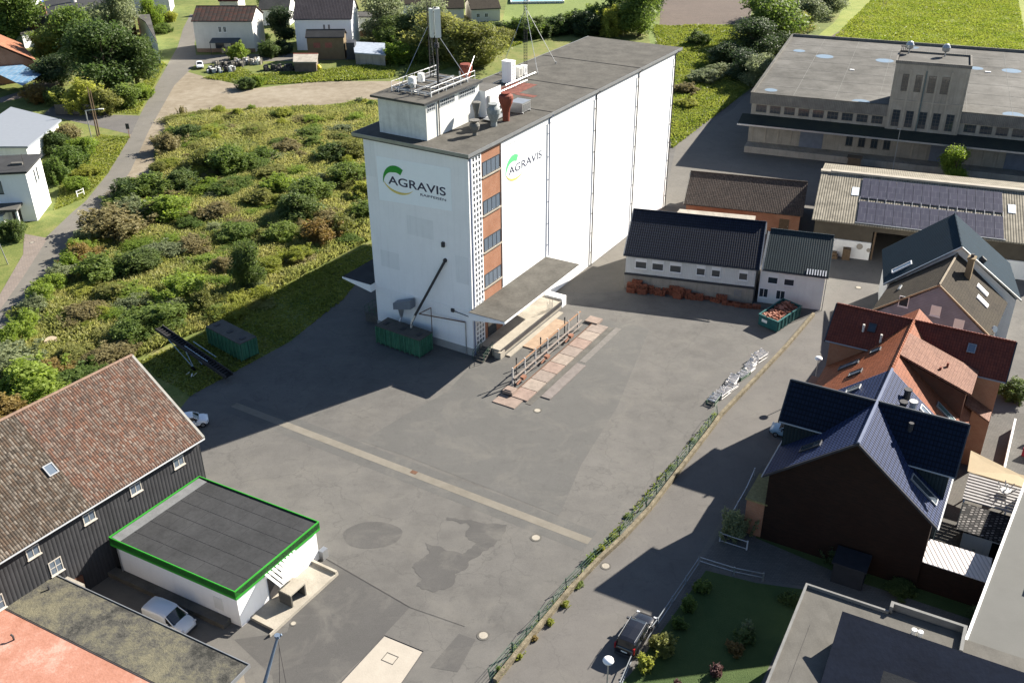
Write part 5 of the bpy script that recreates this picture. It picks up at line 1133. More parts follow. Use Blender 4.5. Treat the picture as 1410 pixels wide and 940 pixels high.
for i, (x, y, col, l) in enumerate([(21.2, 25.8, (.45, .03, .03), 'red cushioned garden chair left of the white sun lounger frame'), (23.6, 26.2, (.45, .03, .03), 'red cushioned garden chair right of the black one'), (22.5, 26.0, (.02, .02, .02), 'black garden chair between two red ones')]):
    f = RHF.sub(x, y); T = thing('garden_chair', l, 'chair', f.o, 'garden chairs in the back yard')
    mb = MB(); mb.box(f, -.35, .35, -.3, .3, .4, .5); mb.build('seat', mplain('chair_%d' % i, col, .7), T)
    mb = MB(); mb.box(f, -.35, .35, .3, .38, .5, 1.1); mb.build('backrest', mplain('chair_%d' % i, col), T)
    mb = MB()
    for a in (-.3, .3):
        for b in (-.25, .25): mb.tube(f.p(a, b, 0), f.p(a, b, .4), .03, 4)
    mb.build('frame', GALV, T)
mb = MB(); f = RHF.sub(22.5, 27.6)
for k in range(2): mb.tube(f.p(-1.0 + 2 * k, -.5, 0), f.p(1.0 - 2 * k, .5, 1.1), .05, 5); mb.tube(f.p(-1.0 + 2 * k, .5, 0), f.p(1.0 - 2 * k, -.5, 1.1), .05, 5)
for k in range(9): mb.tube(f.p(-1.0, -.5 + k * .12, 1.12), f.p(1.0, -.5 + k * .12, 1.12), .015, 4)
tag(mb.build('drying_rack', W_WALL2), 'white folding drying rack behind the red garden chairs', 'drying rack')
mb = MB(); mb.box(RHF, 20.6, 24.5, 23.2, 23.4, 0, 1.0); tag(mb.build('red_screen', mplain('red_board', (.22, .02, .03), .7)), 'low dark red screen board beside the white garden table', 'screen')
mb = MB(); mb.box(RHF, 19.2, 19.4, 13.5, 28, 0, 1.4); tag(mb.build('yard_wall', W_WALL2), 'white garden wall between the red roof house and its terrace', 'wall')
sheet('terrace_paving', [tuple(RHF.p(15.2, -.5).xy), tuple(RHF.p(24, -.5).xy), tuple(RHF.p(40, 8).xy), tuple(RHF.p(40, 40).xy), tuple(RHF.p(15.2, 30).xy)], M_PAVE, 5, True)
sheet('back_lawn', [tuple(RHF.p(24, 28).xy), tuple(RHF.p(44, 28).xy), tuple(RHF.p(44, 48).xy), tuple(RHF.p(22, 44).xy)], M_LAWN, 6, True)
for i, (x, y, m, l) in enumerate([(16.3, 3.2, mplain('bin_yellow', (.5, .42, .03), .5), 'yellow lidded wheelie bin against the courtyard hut'), (15.9, 2.3, mplain('bin_grey', (.03, .05, .06), .5), 'dark wheelie bin beside the yellow lidded one')]):
    f = RHF.sub(x, y); T = thing('wheelie_bin', l, 'bin', f.o, 'wheelie bins in the courtyard')
    mb = MB(); mb.solid([f.p(-.24, -.25, .05), f.p(.24, -.25, .05), f.p(.24, .25, .05), f.p(-.24, .25, .05)], [f.p(-.3, -.33, 1.0), f.p(.3, -.33, 1.0), f.p(.3, .33, 1.0), f.p(-.3, .33, 1.0)]); mb.build('body', mplain('bin_grey', (.03, .05, .06)), T)
    mb = MB(); mb.box(f, -.32, .32, -.36, .36, 1.003, 1.08); mb.build('lid', m, T)
T = thing('plant_tub', 'terracotta tub with a bushy plant in the courtyard in front of the dark door', 'plant pot', RHF.p(18.4, 2.6))
mb = MB(); mb.lathe(RHF.p(18.4, 2.6), [(.4, 0), (.55, .5), (.6, .55)], 12); mb.build('tub', TERRA, T)
TUB = T
# ================================================================== FLAT ROOF HOUSE BOTTOM RIGHT
LIFT = (3.24, .946); _o = G(1111, 802, 7.02)
QF = Fr((_o.x, _o.y, 0), ex=Vector((math.cos(R_(-28.9)), math.sin(R_(-28.9)), 0)) * .946)
T = thing('parapet_roof_house', 'flat roof house with pale parapet and dark blue raised roof at the bottom right', 'house', QF.p(5, -6))
mb = MB(); mb.box(QF, .2, 24, -22, -.2, 0, 3.4); mb.box(QF, 6.6, 11.6, -1.9, .6, 0, 3.35); mb.build('wall', mplain('grey_wall', (.25, .25, .25), .85), T)
mb = MB(); mb.box(QF, 0, 24, -22, 0, 3.4, 3.62); mb.box(QF, 6.601, 11.8, 0.001, .5, 3.4, 3.615); RF = mb.build('roof', mplain('pale_flagged_roof', (.105, .10, .09), .9, .25, .6, streak=.3), T)
mb = MB(); mb.box(QF, -.08, .1, -22, .1, 3.3, 3.9); mb.box(QF, .101, 6.4, -.08, .1, 3.3, 3.9); mb.box(QF, 6.4, 6.65, .151, .85, 3.3, 4.25); mb.box(QF, 6.651, 12.0, .6, .85, 3.3, 4.25); mb.box(QF, 11.75, 12.0, -2.0, .599, 3.3, 4.25); mb.box(QF, 12.001, 24, -2.1, -1.85, 3.3, 4.0)
mb.build('parapet', mplain('light_metal_coping', (.17, .17, .165), .8, .2), RF)
def QS(mb, a0, a1, b0, b1, zt, sl_, th, zb=None):
    za, zb_ = zt, zt - sl_ * (b1 - b0)
    lo = (lambda z: z - th) if zb is None else (lambda z: zb)
    mb.solid([QF.p(a0, b0, lo(zb_)), QF.p(a1, b0, lo(zb_)), QF.p(a1, b1, lo(za)), QF.p(a0, b1, lo(za))], [QF.p(a0, b0, zb_), QF.p(a1, b0, zb_), QF.p(a1, b1, za), QF.p(a0, b1, za)])
mb = MB(); QS(mb, 3.7, 24, -9.3, -4.3, 5.75, .42, 0, 3.62); mb.build('upper_wall', mplain('grey_wall', (.25, .25, .25)), T)
mb = MB(); QS(mb, 3.4, 24, -14.3, -4.05, 6.0, .42, .2); UR = mb.build('upper_roof', FELT_BL, T)
mb = MB(); QS(mb, 7.4, 18, -14, -8.2, 5.35, .42, 0, 3.0); mb.build('upper_wall', TRIM_D, T)
mb = MB(); QS(mb, 7.2, 18.2, -14.2, -8.0, 5.5, .42, .15); mb.build('top_roof', FELT_D, T)
mb = MB(); QS(mb, 5.6, 6.9, -10.2, -8.9, 4.2, .42, .3); SK = mb.build('skylight', STEEL_D, UR); mb = MB(); QS(mb, 5.7, 6.8, -10.1, -9.0, 4.24, .42, .03); mb.build('pane', GLASS_B, SK)
for x in (8.5, 8.95): mb = MB(); mb.lathe(QF.p(x, -1.3, 3.62), [(.16, 0), (.16, .3), (.22, .35), (.2, .45)], 10); mb.build('vent', W_WALL2, RF)
mb = MB(); mb.box(QF, 1.3, 1.32, -13, -4, 3.622, 3.64); mb.build('joint', STEEL_D, RF)
LIFT = (0.0, 1.0)
# ================================================================== HOUSES UPPER LEFT AND BACKGROUND
def eave_house(name, label, e1, e2, ze, zr, D, wall, roof, over=.3, wins=(), z0=0, cat='house', vm=None, back=True):
    a = G(*e1, ze); b = G(*e2, ze); fr = Fr((a.x, a.y, 0), ex=Vector((b.x - a.x, b.y - a.y, 0)).normalized()); L = Vector((b.x - a.x, b.y - a.y)).length
    T = thing(name, label, cat, fr.p(L / 2, 0))
    mb = MB(); gable_wall(mb, fr, over, L - over, over, 2 * D - over, ze - .05, zr - .2); mb.build('wall', wall, T)
    mb = MB(); gable_roof(mb, fr, 0, L, 0, 2 * D, ze, zr, .18); RF = mb.build('roof', roof, T)
    ridge_cap(RF, fr, 0, L, D, zr + .15, roof); gutter(T, fr, 0, L, -.06, ze, TRIM_D)
    ff = face_fr(fr, over, L - over, over, 2 * D - over, 'front')
    for (x, z, w, h) in wins: window(T, ff, x, z, w, h, TRIM_W, GLASS, (1, 0))
    return T, fr, L, ff, RF
T, fr, L, ff, RF = eave_house('cream_house', 'cream two storey house with a patched red and grey roof and a dark porch canopy', (263, 30), (347.5, 30), 8.0, 10.8, 5.7, CREAM, TILE_RK, wins=((6.6, 5.2, .8, 1.5), (7.9, 5.2, .8, 1.5)))
mb = MB(); mb.box(ff, -.05, L - .55, .003, .06, 0, 1.0); mb.build('plinth', mplain('brown_plinth', (.22, .15, .11), .9), T)
mb = MB(); mb.solid([ff.p(4.6, .01, 3.6), ff.p(12.2, .01, 3.6), ff.p(12.2, 3.0, 3.0), ff.p(4.6, 3.0, 3.0)], [ff.p(4.6, .01, 3.75), ff.p(12.2, .01, 3.75), ff.p(12.2, 3.0, 3.15), ff.p(4.6, 3.0, 3.15)]); mb.build('porch_canopy', mplain('petrol_canopy', (.03, .045, .06), .5), T)
mb = MB(); [mb.box(ff, x, x + .15, 2.8, 2.95, 0, 3.0) for x in (4.7, 8.3, 11.9)]; mb.build('porch_post', STEEL_D, T)
for x in (5.2, 9.3): window(T, ff, x, .2, 2.3, 2.2, STEEL_D, GLASS, (1, 0))
mb = MB(); mb.box(ff, 7.0, 9.2, .2, 1.2, 0, 1.4); tag(mb.build('garden_clutter', WOOD_P), 'light coloured boxes under the dark porch canopy of the cream house', 'boxes')
T, fr, L, ff, RF = eave_house('white_dark_roof_house', 'white house with a dark grey tiled roof behind a brown lean-to', (403, 27.5), (484.5, 27), 8.0, 12.6, 6.6, W_WALL, mtile('grey_concrete_tile', [(.07, .06, .065), (.09, .08, .085)], .4, .42, .8, .5), wins=((7.5, 5.4, .6, 1.3), (8.8, 5.4, .6, 1.3)))
T, fr, L, ff, RF = eave_house('brown_lean_to_house', 'brown rendered outbuilding with a black roof in front of the white house', (420, 52.5), (474, 52), 5.6, 7.0, 2.5, mplain('brown_render', (.17, .13, .08), .9, .15), FELT_D, wins=(), cat='outbuilding')
mb = MB(); mb.box(ff, 1.6, 3.4, .003, .05, 3.0, 4.3); mb.box(ff, 4.6, 6.4, .003, .05, 3.0, 4.3); mb.build('shutter', mplain('reddish_shutter', (.25, .10, .08), .8), T)
mb = MB(); mb.box(ff, 10, 12.2, -3, .3, 0, 4.3); mb.build('dark_annex', TRIM_D, T)
T = thing('grey_garage', 'grey garage with a pale blue grey flat roof beside the brown outbuilding', 'garage', G(508, 85))
gg = pxy([(488, 73), (531, 76), (530, 60), (486, 58)], 3.0); mb = MB(); mb.poly(inset(gg, .2), 0, 2.8); mb.build('wall', CONC_G, T); mb = MB(); mb.poly(gg, 2.8, 3.1); mb.build('roof', mplain('pale_blue_roof', (.30, .34, .40), .6), T)
T = thing('garden_shed', 'small dark shed with a grey roof edged in red beside the gravel track', 'shed', G(421, 96))
gg = pxy([(403.5, 86), (436, 86), (438, 74.5), (404, 74.5)], 2.6); mb = MB(); mb.poly(inset(gg, .2), 0, 2.4); mb.build('wall', mplain('shed_brown', (.15, .12, .1), .9), T); mb = MB(); mb.poly(gg, 2.4, 2.7); RF = mb.build('roof', CONC_G, T); mb = MB(); mb.poly([gg[2], gg[3], (gg[3][0], gg[3][1] - .5), (gg[2][0], gg[2][1] - .5)], 2.702, 2.8); mb.build('ridge_strip', RUSTRED, RF)
mb = MB(); f = Fr(G(439, 96)); mb.lathe(f.o, [(.6, 0), (.7, .6), (.5, 1.0), (.2, 1.2)], 10); tag(mb.build('yellow_bin', mplain('bright_yellow', (.6, .5, .02), .5)), 'small yellow bin beside the dark garden shed', 'bin')
# white house on the left edge
q0 = G(52, 304); q1 = G(71.5, 278); ex_ = (q1 - q0).normalized()
WLf = Fr(q0, ex=Vector((ex_.y, -ex_.x, 0)) * -1, ey=ex_)   # ex to the left, ey back
T = thing('white_cube_house', 'white two storey house with a dark flat roof at the left edge beside the road', 'house', q0)
mb = MB(); mb.box(WLf, 0, 14, 0, 8.2, 0, 8.1); mb.build('wall', W_WALL, T)
mb = MB(); mb.box(WLf, -.35, 14.3, -.35, 8.6, 8.1, 8.45); RF = mb.build('roof', FELT_D, T)
mb = MB(); mb.box(WLf, 1.2, 3.0, 3, 3.8, 8.45, 8.8); mb.tube(WLf.p(.6, 2, 8.45), WLf.p(.6, 2, 10.6), .05, 5); mb.build('roof_vent', MEMB, RF)
LF = Fr(WLf.p(0, 0), ex=WLf.ex, ey=-WLf.ey); window(T, LF, 4.0, 4.9, 1.7, 2.1, TRIM_D, GLASS_B, (0, 0))
SFR = Fr(WLf.p(0, 0), ex=WLf.ey, ey=-WLf.ex)
window(T, SFR, 3.4, 5.2, .7, 2.2, TRIM_G, GLASS, (0, 1)); window(T, SFR, 4.8, 5.2, .7, 2.2, TRIM_G, GLASS, (0, 1))
mb = MB(); mb.box(LF, 1.6, 12, .02, 3.2, 2.9, 3.3); mb.build('porch_roof', FELT, T); mb = MB(); mb.box(LF, 1.7, 2.0, 2.6, 3.0, 0, 2.9); mb.box(LF, 4, 9, .4, 3.0, 0, 2.2); mb.build('porch_wall', W_WALL2, T)
door(T, LF, 2.2, 0, 1.4, 2.3, STEEL_D)
# pale flat roof hall
hp_ = pxy([(38, 202), (84.5, 165), (15, 147.5), (-30, 178), (-20, 202)], 4.2)
T = thing('pale_roof_hall', 'low hall with pale blue grey flat roof behind the white house at left', 'hall', G(60, 200))
mb = MB(); mb.poly(inset(hp_, .7), 0, 3.9); mb.build('wall', W_WALL2, T)
mb = MB(); mb.poly(hp_, 3.9, 4.25); mb.build('roof', mplain('pale_blue_grey_sheet', (.22, .24, .27), .7, .05), T)
mb = MB(); f = Fr(G(55, 196)); 
for k in range(3): mb.box(f, k * 1.6, k * 1.6 + .15, 0, .15, 0, 3.8)
mb.build('post', STEEL_D, T)
# terracotta house with glass canopy
T = thing('terracotta_house', 'house with a terracotta tiled roof and a blue glazed terrace canopy at the left edge', 'house', G(10, 118))
ta_, tb_ = G(0, 52, 9.5), G(50, 86, 5.0)
f = Fr((G(50, 84, 4.6).x, G(50, 84, 4.6).y, 0), R_(122)); 
mb = MB(); gable_roof(mb, f, 0, 22, 0, 18, 4.6, 10.2, .2, bm=9); RF = mb.build('roof', mtile('terracotta_far_tile', [(.30, .13, .08), (.36, .17, .1), (.26, .11, .07)], .5, .5, .8, .6), T)
mb = MB(); gable_wall(mb, f, .4, 21.5, .5, 17.5, 4.5, 9.9, bm=9); mb.build('wall', BRICK_R, T)
cp_ = [G(-8, 70, 4.6), G(57, 103, 3.6), G(31, 118.5, 3.2), G(-8, 100, 4.2)]
mb = MB(); mb.solid(cp_, [p + Vector((0, 0, .12)) for p in cp_]); CNP = mb.build('glass_canopy', mbrick('blue_glazed_panels', (.13, .25, .38), (.17, .29, .42), (.4, .42, .44), 1.2, 4, .3, .06), T)
for p in (G(55, 108, 0), G(33, 122, 0)): mb = MB(); mb.tube(p, p + Vector((0, 0, 3.3)), .1, 6); mb.build('post', WOOD, CNP)
sheet('terrace', [(0, 135), (40, 122), (70, 108), (90, 112), (50, 130), (0, 142)], M_SIDEW, 3)
for i, (x, y) in enumerate(((48, 120), (42, 124), (58, 114))):
    mb = MB(); f = Fr(G(x, y)); mb.box(f, -.3, .3, -.3, .3, .35, .45); mb.box(f, -.3, .3, .25, .3, .45, 1.0); [mb.tube(f.p(a, b, 0), f.p(a, b, .4), .03, 4) for a in (-.25, .25) for b in (-.25, .25)]
    tag(mb.build('patio_chair', W_WALL2), ['white patio chair on the terrace of the terracotta house, middle one', 'white patio chair on the terrace nearest the left edge', 'white patio chair on the terrace nearest the hedge'][i], 'chair', 'patio chairs')
# arched sheds, background
T = thing('arched_roof_hall', 'old hall with a dark barrel roof and brick chimneys behind the trees', 'hall', G(80, 60))
f = Fr((G(45, 62).x, G(45, 62).y, 0), R_(20))
pr_ = [(14 * math.cos(math.pi * k / 12), 5.4 + 2.6 * math.sin(math.pi * k / 12)) for k in range(13)]
mb = MB(); A = [f.p(14 + a, 0, z) for a, z in pr_]; mb.solid(A, [p + f.ey * 26 for p in A]); mb.build('roof', FELT_D, T)
mb = MB(); mb.box(f, .3, 27.7, .3, 25.7, 0, 5.35); mb.build('wall', BRICK_D, T)
for x, y in ((4, 2), (22, 5)): mb = MB(); mb.box(f, x, x + 1.2, y, y + 1.2, 5, 10.0); mb.build('chimney', BRICK_R, T)
mb = MB(); c = f.p(12, 16); mb.tube(c, c + Vector((0, 0, 14)), .9, 12, .7); mb.build('chimney_stack', CREAM, T)
def flatb(name, label, pts, z, wall, roof, cat='building', th=.3):
    g = pxy(pts, z); T = thing(name, label, cat, g[0]); mb = MB(); mb.poly(inset(g, .25), 0, z - th); mb.build('wall', wall, T); mb = MB(); mb.poly(g, z - th, z); mb.build('roof', roof, T); return T
flatb('white_low_shed', 'low grey roofed shed with sunlit white side before the barrel roofed hall', [(28, 47), (100, 33), (96, 24), (28, 38)], 4, W_WALL, FELT, 'shed')
flatb('blue_truck_box', 'blue and white box body parked at the top left corner', [(22, 6), (50, 8), (60, -4), (30, -6)], 4, mplain('truck_blue', (.02, .05, .25), .5), W_WALL, 'box body')
T, fr, L, ff, RF = eave_house('white_gable_house', 'white black roofed house at the top between big trees and cream house', (160, -6), (232, -9), 6, 11, 6, W_WALL2, FELT_D, cat='house')
flatb('white_side_building', 'narrow sunlit white building end right of the big dark trees', [(186, 20), (206, 20), (217, 60), (200, 30)], 5.5, W_WALL, MEMB)
bg = [('background_house', 'white house with a dark roof at the top edge left of the tall conifer', (540, 8), (575, 6), 5.5, 9, 6, W_WALL2, TILE_BR),
      ('background_bungalow', 'brown roofed bungalow at the top edge behind the willow bushes', (572, 14), (640, 12), 4.0, 9.5, 9, CREAM, TILE_BR),
      ('background_garage', 'dark roofed garage at the top edge beside the bungalow', (648, 14), (690, 12), 3.6, 6, 6, CREAM, TILE_BR),
      ('background_villa', 'house with a red pointed roof behind the cream house', (300, 2), (328, 2), 4.0, 8, 4, CREAM, TILE_RD),
      ('background_cottage', 'grey roofed cottage behind the white house with the dark roof', (355, 14), (398, 14), 4.5, 8, 5, W_WALL2, FELT),
      ('background_shed', 'flat grey shed at the top edge right of the white house', (488, 24), (516, 24), 4, 4.6, 4, W_WALL2, FELT)]
for n_, l_, a_, b_, z1, z2, D_, wm, rm in bg: eave_house(n_, l_, a_, b_, z1, z2, D_, wm, rm, wins=((1.5, 1.2, 1, 1.2), (4, 1.2, 1, 1.2)))
# pool
T = thing('covered_pool', 'long rectangular blue pool at the top edge beyond the hedge', 'pool', G(745, 4))
pp = [G(703, 6), G(777, 5), G(775, -6), G(704, -6)]; mb = MB(); mb.poly([(p.x, p.y) for p in pp], .02, .5); mb.build('water', mplain('pool_blue', (.17, .38, .50), .2, .15, .5), T); rim(T, [(p.x, p.y) for p in pp], .02, .8, .3, W_WALL, 'pool_edge')
# fences by the background gardens
def fence(name, label, pts, h, mat, step=2.5, boards=True, wob_=0, cat='fence', grp=None, rails=(.3, .95)):
    P = [G(*p) for p in pts]; T = thing(name, label, cat, P[0], grp); mbp = MB(); mbr = MB()
    for i in range(len(P) - 1):
        a, b = P[i], P[i + 1]; d = (b - a); L = d.length; d.normalize(); n = max(1, round(L / step)); f = Fr(a, ex=d)
        for k in range(n + (i == len(P) - 2)): x = k * L / n; mbp.box(f, x - .06, x + .06, -.06, .06, 0, h + .08)
        if boards: mbr.box(f, 0, L, -.03, .03, .05, h)
        else:
            for r in rails: mbr.box(f, 0, L, -.03, .03, h * r - .04, h * r + .03)
    mbr.build('panel' if boards else 'rail', mat, T); mbp.build('post', mat, T); return T
fence('board_fence', 'reddish brown board fence behind the grey garage at the top', [(486, 52), (515, 50)], 1.8, WOOD)
fence('garden_wall', 'dark grey garden wall along the shaded side street', [(78, 158), (146, 158)], 2.2, TRIM_D)
# ================================================================== LANE FENCE AND RETAINING WALL
fl = [(676, 938), (706, 900), (742, 857), (780, 812), (820, 770), (853, 740), (890, 700), (917, 665), (948, 625), (975, 590), (988, 572), (1040, 518), (1080, 476), (1116, 434)]
P = [G(*p) for p in fl]
T = thing('retaining_wall', 'low crumbling concrete wall between the yard and the lane', 'wall', P[0])
mb = MB()
for i in range(len(P) - 1):
    d = (P[i + 1] - P[i]); L = d.length; f = Fr(P[i], ex=d.normalized()); mb.box(f, 0, L, -.55, -.2, 0, .5)
mb.build('wall', mplain('crumbling_concrete', (.17, .145, .10), .95, .55, 1.6, bmp=.8), T)
T = thing('green_railing', 'rusty leaning green railing with bars and growth along the yard side of the lane', 'fence', P[0])
mbp = MB(); mbr = MB()
for i in range(10):
    d = (P[i + 1] - P[i]); L = d.length; f = Fr(P[i], ex=d.normalized()); n = max(1, round(L / 2.6)); last = None
    for k in range(n + 1):
        x = k * L / n; lean = random.uniform(-.06, .25); top = f.p(x, lean, 1.25 + random.uniform(-.1, .1)); bot = f.p(x, 0, 0); mbp.tube(bot, top, .045, 5)
        if last:
            for t_ in (.25, .45, .7, .97): mbr.tube(last[0].lerp(last[1], t_ + random.uniform(-.08, .08)), bot.lerp(top, t_ + random.uniform(-.08, .08)), .02, 4)
        last = (bot, top)
mbp.build('post', FENCE_G, T); mbr.build('rail', FENCE_G, T)
# white rack pile
RKM = mplain('chipped_white_rack', (.70, .68, .66), .6, .2, 2)
ra, rb_ = G(982, 560), G(1052, 494); d = (rb_ - ra); L = d.length; rf = Fr(ra, ex=d.normalized())
labs = ['nearest dark based rack of the pile by the lane wall', 'tumbled white rack second in the pile from its near end', 'flat white grid panel lying on the middle of the rack pile', 'white slatted frame behind the flat grid panel', 'greenish metal frame in the middle of the rack pile', 'white rack leaning in the farther half of the pile', 'white slatted rack next to last in the pile', 'farthest bright white rack in the pile by the lane wall']
for i in range(8):
    x0 = i * L / 8; f = rf.sub(x0 + .2, random.uniform(-.1, .1), 0, R_(random.uniform(-14, 14))); T = thing('metal_rack', labs[i], 'rack', f.o, 'metal racks piled by the lane wall')
    mb = MB(); w, l_, h = 1.0, L / 8 + .3, random.uniform(.25, .6); tl = random.uniform(-.2, .2)
    q = lambda a, b, z: f.p(a, b, max(.03, z + tl * b))
    for z in (.1, h):
        for b in (0, w): mb.tube(q(0, b, z), q(l_, b, z), .05, 4)
        for a in (0, l_): mb.tube(q(a, 0, z), q(a, w, z), .05, 4)
    for a in (0, l_):
        for b in (0, w): mb.tube(q(a, b, 0), q(a, b, h + .2), .05, 4)
    mb.build('frame', RKM if i not in (0, 4) else FENCE_G, T)
    mb = MB()
    for k in range(9): a = l_ * (k + .5) / 9; mb.tube(q(a, 0, h + .05), q(a + random.uniform(-.2, .2), w, h + .05 + random.uniform(0, .12)), .065, 4)
    mb.build('slat', RKM, T)
    if i in (1, 5, 6):
        mb = MB()
        for k in range(5): mb.tube(q(random.uniform(0, l_), random.uniform(0, w), .2), q(random.uniform(0, l_), random.uniform(0, w), h + .5), .04, 4)
        mb.build('loose_bar', RKM, T)
# tile stacks along the workshop
ts = [(870, 401, 1.3), (877, 400, 1.7), (884, 403, 1.3), (893, 402, 1.0), (902, 404, .9), (909, 406, .7), (919, 404, .8), (928, 405, 1.4), (934, 409, 1.5), (944, 409, 1.2), (951, 411, .9), (961, 412, .8), (970, 411, .4), (985, 415, .5), (993, 415, 1.0), (1001, 419, .6), (1010, 420, .5), (1019, 422, .6), (1027, 423, .5), (1040, 424, .5)]
for i, (x, y, h) in enumerate(ts):
    f = Fr(G(x, y), R_(-16.7 + random.uniform(-8, 8))); mb = MB(); n = max(1, int(h / .16))
    for k in range(n):
        for j in range(4):
            a = -.7 + j * .36 + random.uniform(-.04, .04); mb.box(f, a, a + .31, -.35 + random.uniform(-.06, .06), .3, k * .16, k * .16 + .14)
    if h > 1.2:
        mb.box(f, -.6, .5, -.6, -.36, 0, h * .5)
    pos = 'near its left corner' if i < 4 else 'left of the middle' if i < 8 else 'around the middle' if i < 12 else 'near the glass block window' if i < 17 else 'at its right end'
    tag(mb.build('tile_stack', mplain('terracotta_pieces', (.34, .11, .06))), ('tall' if h > 1.1 else 'low') + ' stack of terracotta roof tiles against the workshop wall ' + pos, 'tile stack', 'terracotta tile stacks along the workshop')
# teal skip
sk = Fr(G(1043.5, 447), ex=(G(1073, 459) - G(1043.5, 447)).normalized()); 
T = thing('teal_skip', 'teal skip full of broken terracotta rubble beside the white annex', 'skip', sk.p(1.5, 2))
a0 = G(1043.5, 447); a1 = G(1072, 459.5); a2 = G(1106, 436)
ey_ = (a2 - a1); Ls = min(6.0, ey_.length); f = Fr(a0, ex=(a1 - a0).normalized(), ey=ey_.normalized()); Wk = (a1 - a0).length * .9
mb = MB()
for (x0, x1, y0, y1) in ((0, Wk, 0, .1), (0, Wk, Ls - .1, Ls), (0, .1, .101, Ls - .101), (Wk - .1, Wk, .101, Ls - .101)): mb.box(f, x0, x1, y0, y1, .15, 1.5)
mb.box(f, 0, Wk, 0, Ls, .1, .15); mb.build('body', TEAL, T)
mb = MB()
for (x0, x1, y0, y1) in ((-.07, Wk + .07, -.07, .12), (-.07, Wk + .07, Ls - .12, Ls + .07), (-.07, .12, .121, Ls - .121), (Wk - .12, Wk + .07, .121, Ls - .121)): mb.box(f, x0, x1, y0, y1, 1.503, 1.6)
for k in range(7): y = .3 + k * (Ls - .6) / 6; mb.box(f, Wk + .003, Wk + .08, y - .05, y + .05, .2, 1.5); mb.box(f, -.08, -.003, y - .05, y + .05, .2, 1.5)
mb.build('rim', TEAL, T)
mb = MB(); mb.box(f, .5, 1.3, -.03, -.003, .7, 1.1); mb.build('plate', W_WALL2, T)
mb = MB()
for k in range(260):
    x, y = random.uniform(.2, Wk - .2), random.uniform(.2, Ls - .2); z = 1.05 + .4 * math.sin(math.pi * x / Wk) + random.uniform(-.1, .15)
    g_ = Fr(f.p(x, y), random.uniform(0, 6)); s_ = random.uniform(.1, .28); t_ = random.uniform(-.12, .12)
    mb.solid([g_.p(-s_, -s_ * .6, z - t_), g_.p(s_, -s_ * .6, z + t_), g_.p(s_, s_ * .6, z + t_), g_.p(-s_, s_ * .6, z - t_)], [g_.p(-s_, -s_ * .6, z - t_ + .09), g_.p(s_, -s_ * .6, z + t_ + .09), g_.p(s_, s_ * .6, z + t_ + .09), g_.p(-s_, s_ * .6, z - t_ + .09)], random.randrange(2))
mb.box(f, .12, Wk - .12, .12, Ls - .12, .3, .95); mb.build('rubble', [TERRA, mplain('pale_terracotta', (.30, .14, .10), .8, .3, 3)], T)
# ================================================================== LAMPS, POLES, SIGNS
def globe_lamp(label, px, py, h, zt=None):
    c = G(px, py); T = thing('street_lamp', label, 'street lamp', c, 'street lamps')
    mb = MB(); mb.tube(c, c + Vector((0, 0, h)), .07, 8, .045); mb.build('pole', GALV, T)
    mb = MB(); mb.lathe(c + Vector((0, 0, h)), [(.1, 0), (.38, .12), (.46, .25), (.40, .42), (.2, .52), (.05, .55)], 16); mb.build('lamp_globe', W_WALL, T, smooth=True)
    mb = MB(); mb.lathe(c + Vector((0, 0, h + .55)), [(.12, 0), (.05, .08)], 8); mb.build('cap', TRIM_D, T)
q = G(837.9, 912, 4.5); globe_lamp('street lamp with a white globe in front of the black car at the bottom', 0, 0, 4.5) if False else None
def lamp_at(label, tx, ty, h):
    q = G(tx, ty, h); T = thing('street_lamp', label, 'street lamp', (q.x, q.y, 0), 'street lamps'); c = Vector((q.x, q.y, 0))
    mb = MB(); mb.tube(c, c + Vector((0, 0, h)), .07, 8, .045); mb.build('pole', GALV, T)
    mb = MB(); mb.lathe(c + Vector((0, 0, h - .1)), [(.1, 0), (.34, .10), (.42, .22), (.38, .36), (.2, .46), (.05, .5)], 16); mb.build('lamp_globe', W_WALL, T, smooth=True)
lamp_at('street lamp with a white globe in front of the black car at the bottom', 837.5, 911, 4.6)
lamp_at('street lamp with a white globe beside the red roof house along the lane', 1127, 495, 4.6)
for (tx, ty, bx, by, h, l, m) in ((119.5, 112, 134.5, 188, 9.5, 'tall dark wooden pole of the leaning pair by the side street', WOOD), (124, 118, 137, 186, 9.0, 'second dark wooden pole close beside the first by the side street', WOOD), (118, 150, 127.5, 198, 6.5, 'slim grey pole with an arm lamp beside the wooden poles', GALV)):
    b = G(bx, by); t = G(tx, ty, h); t = Vector((b.x + (t.x - b.x) * .3, b.y + (t.y - b.y) * .3, h)); T = thing('utility_pole', l, 'pole', b)
    mb = MB(); mb.tube(b, t, .16 if m is WOOD else .09, 8, .1); mb.build('pole', m, T)
    if m is GALV: mb = MB(); mb.tube(t, t + Vector((3.0, 0, .3)), .06, 5); mb.box(Fr(t + Vector((3.0, 0, .2))), -.4, .6, -.15, .15, 0, .15); mb.build('lamp_arm', W_WALL2, T)
T = thing('street_lamp', 'grey street lamp with a long arm on the lawn at the left edge', 'street lamp', G(11, 364)); b = G(11, 364); mb = MB(); mb.tube(b, b + Vector((-.6, 0, 4.5)), .08, 6); mb.build('pole', GALV, T); mb = MB(); q = b + Vector((-.6, 0, 4.5)); mb.box(Fr(q), -3, .4, -.2, .2, -.05, .12); mb.build('lamp_head', W_WALL2, T)
T = thing('road_sign', 'small dark road sign on a post beside the road at the side street', 'sign', G(178.5, 189)); b = G(178.5, 189); mb = MB(); mb.tube(b, b + Vector((0, 0, 2.8)), .05, 6); mb.build('post', RUSTRED, T); mb = MB(); mb.box(Fr(b), -.35, .35, -.09, -.05, 1.7, 2.8); mb.build('plate', TRIM_D, T)
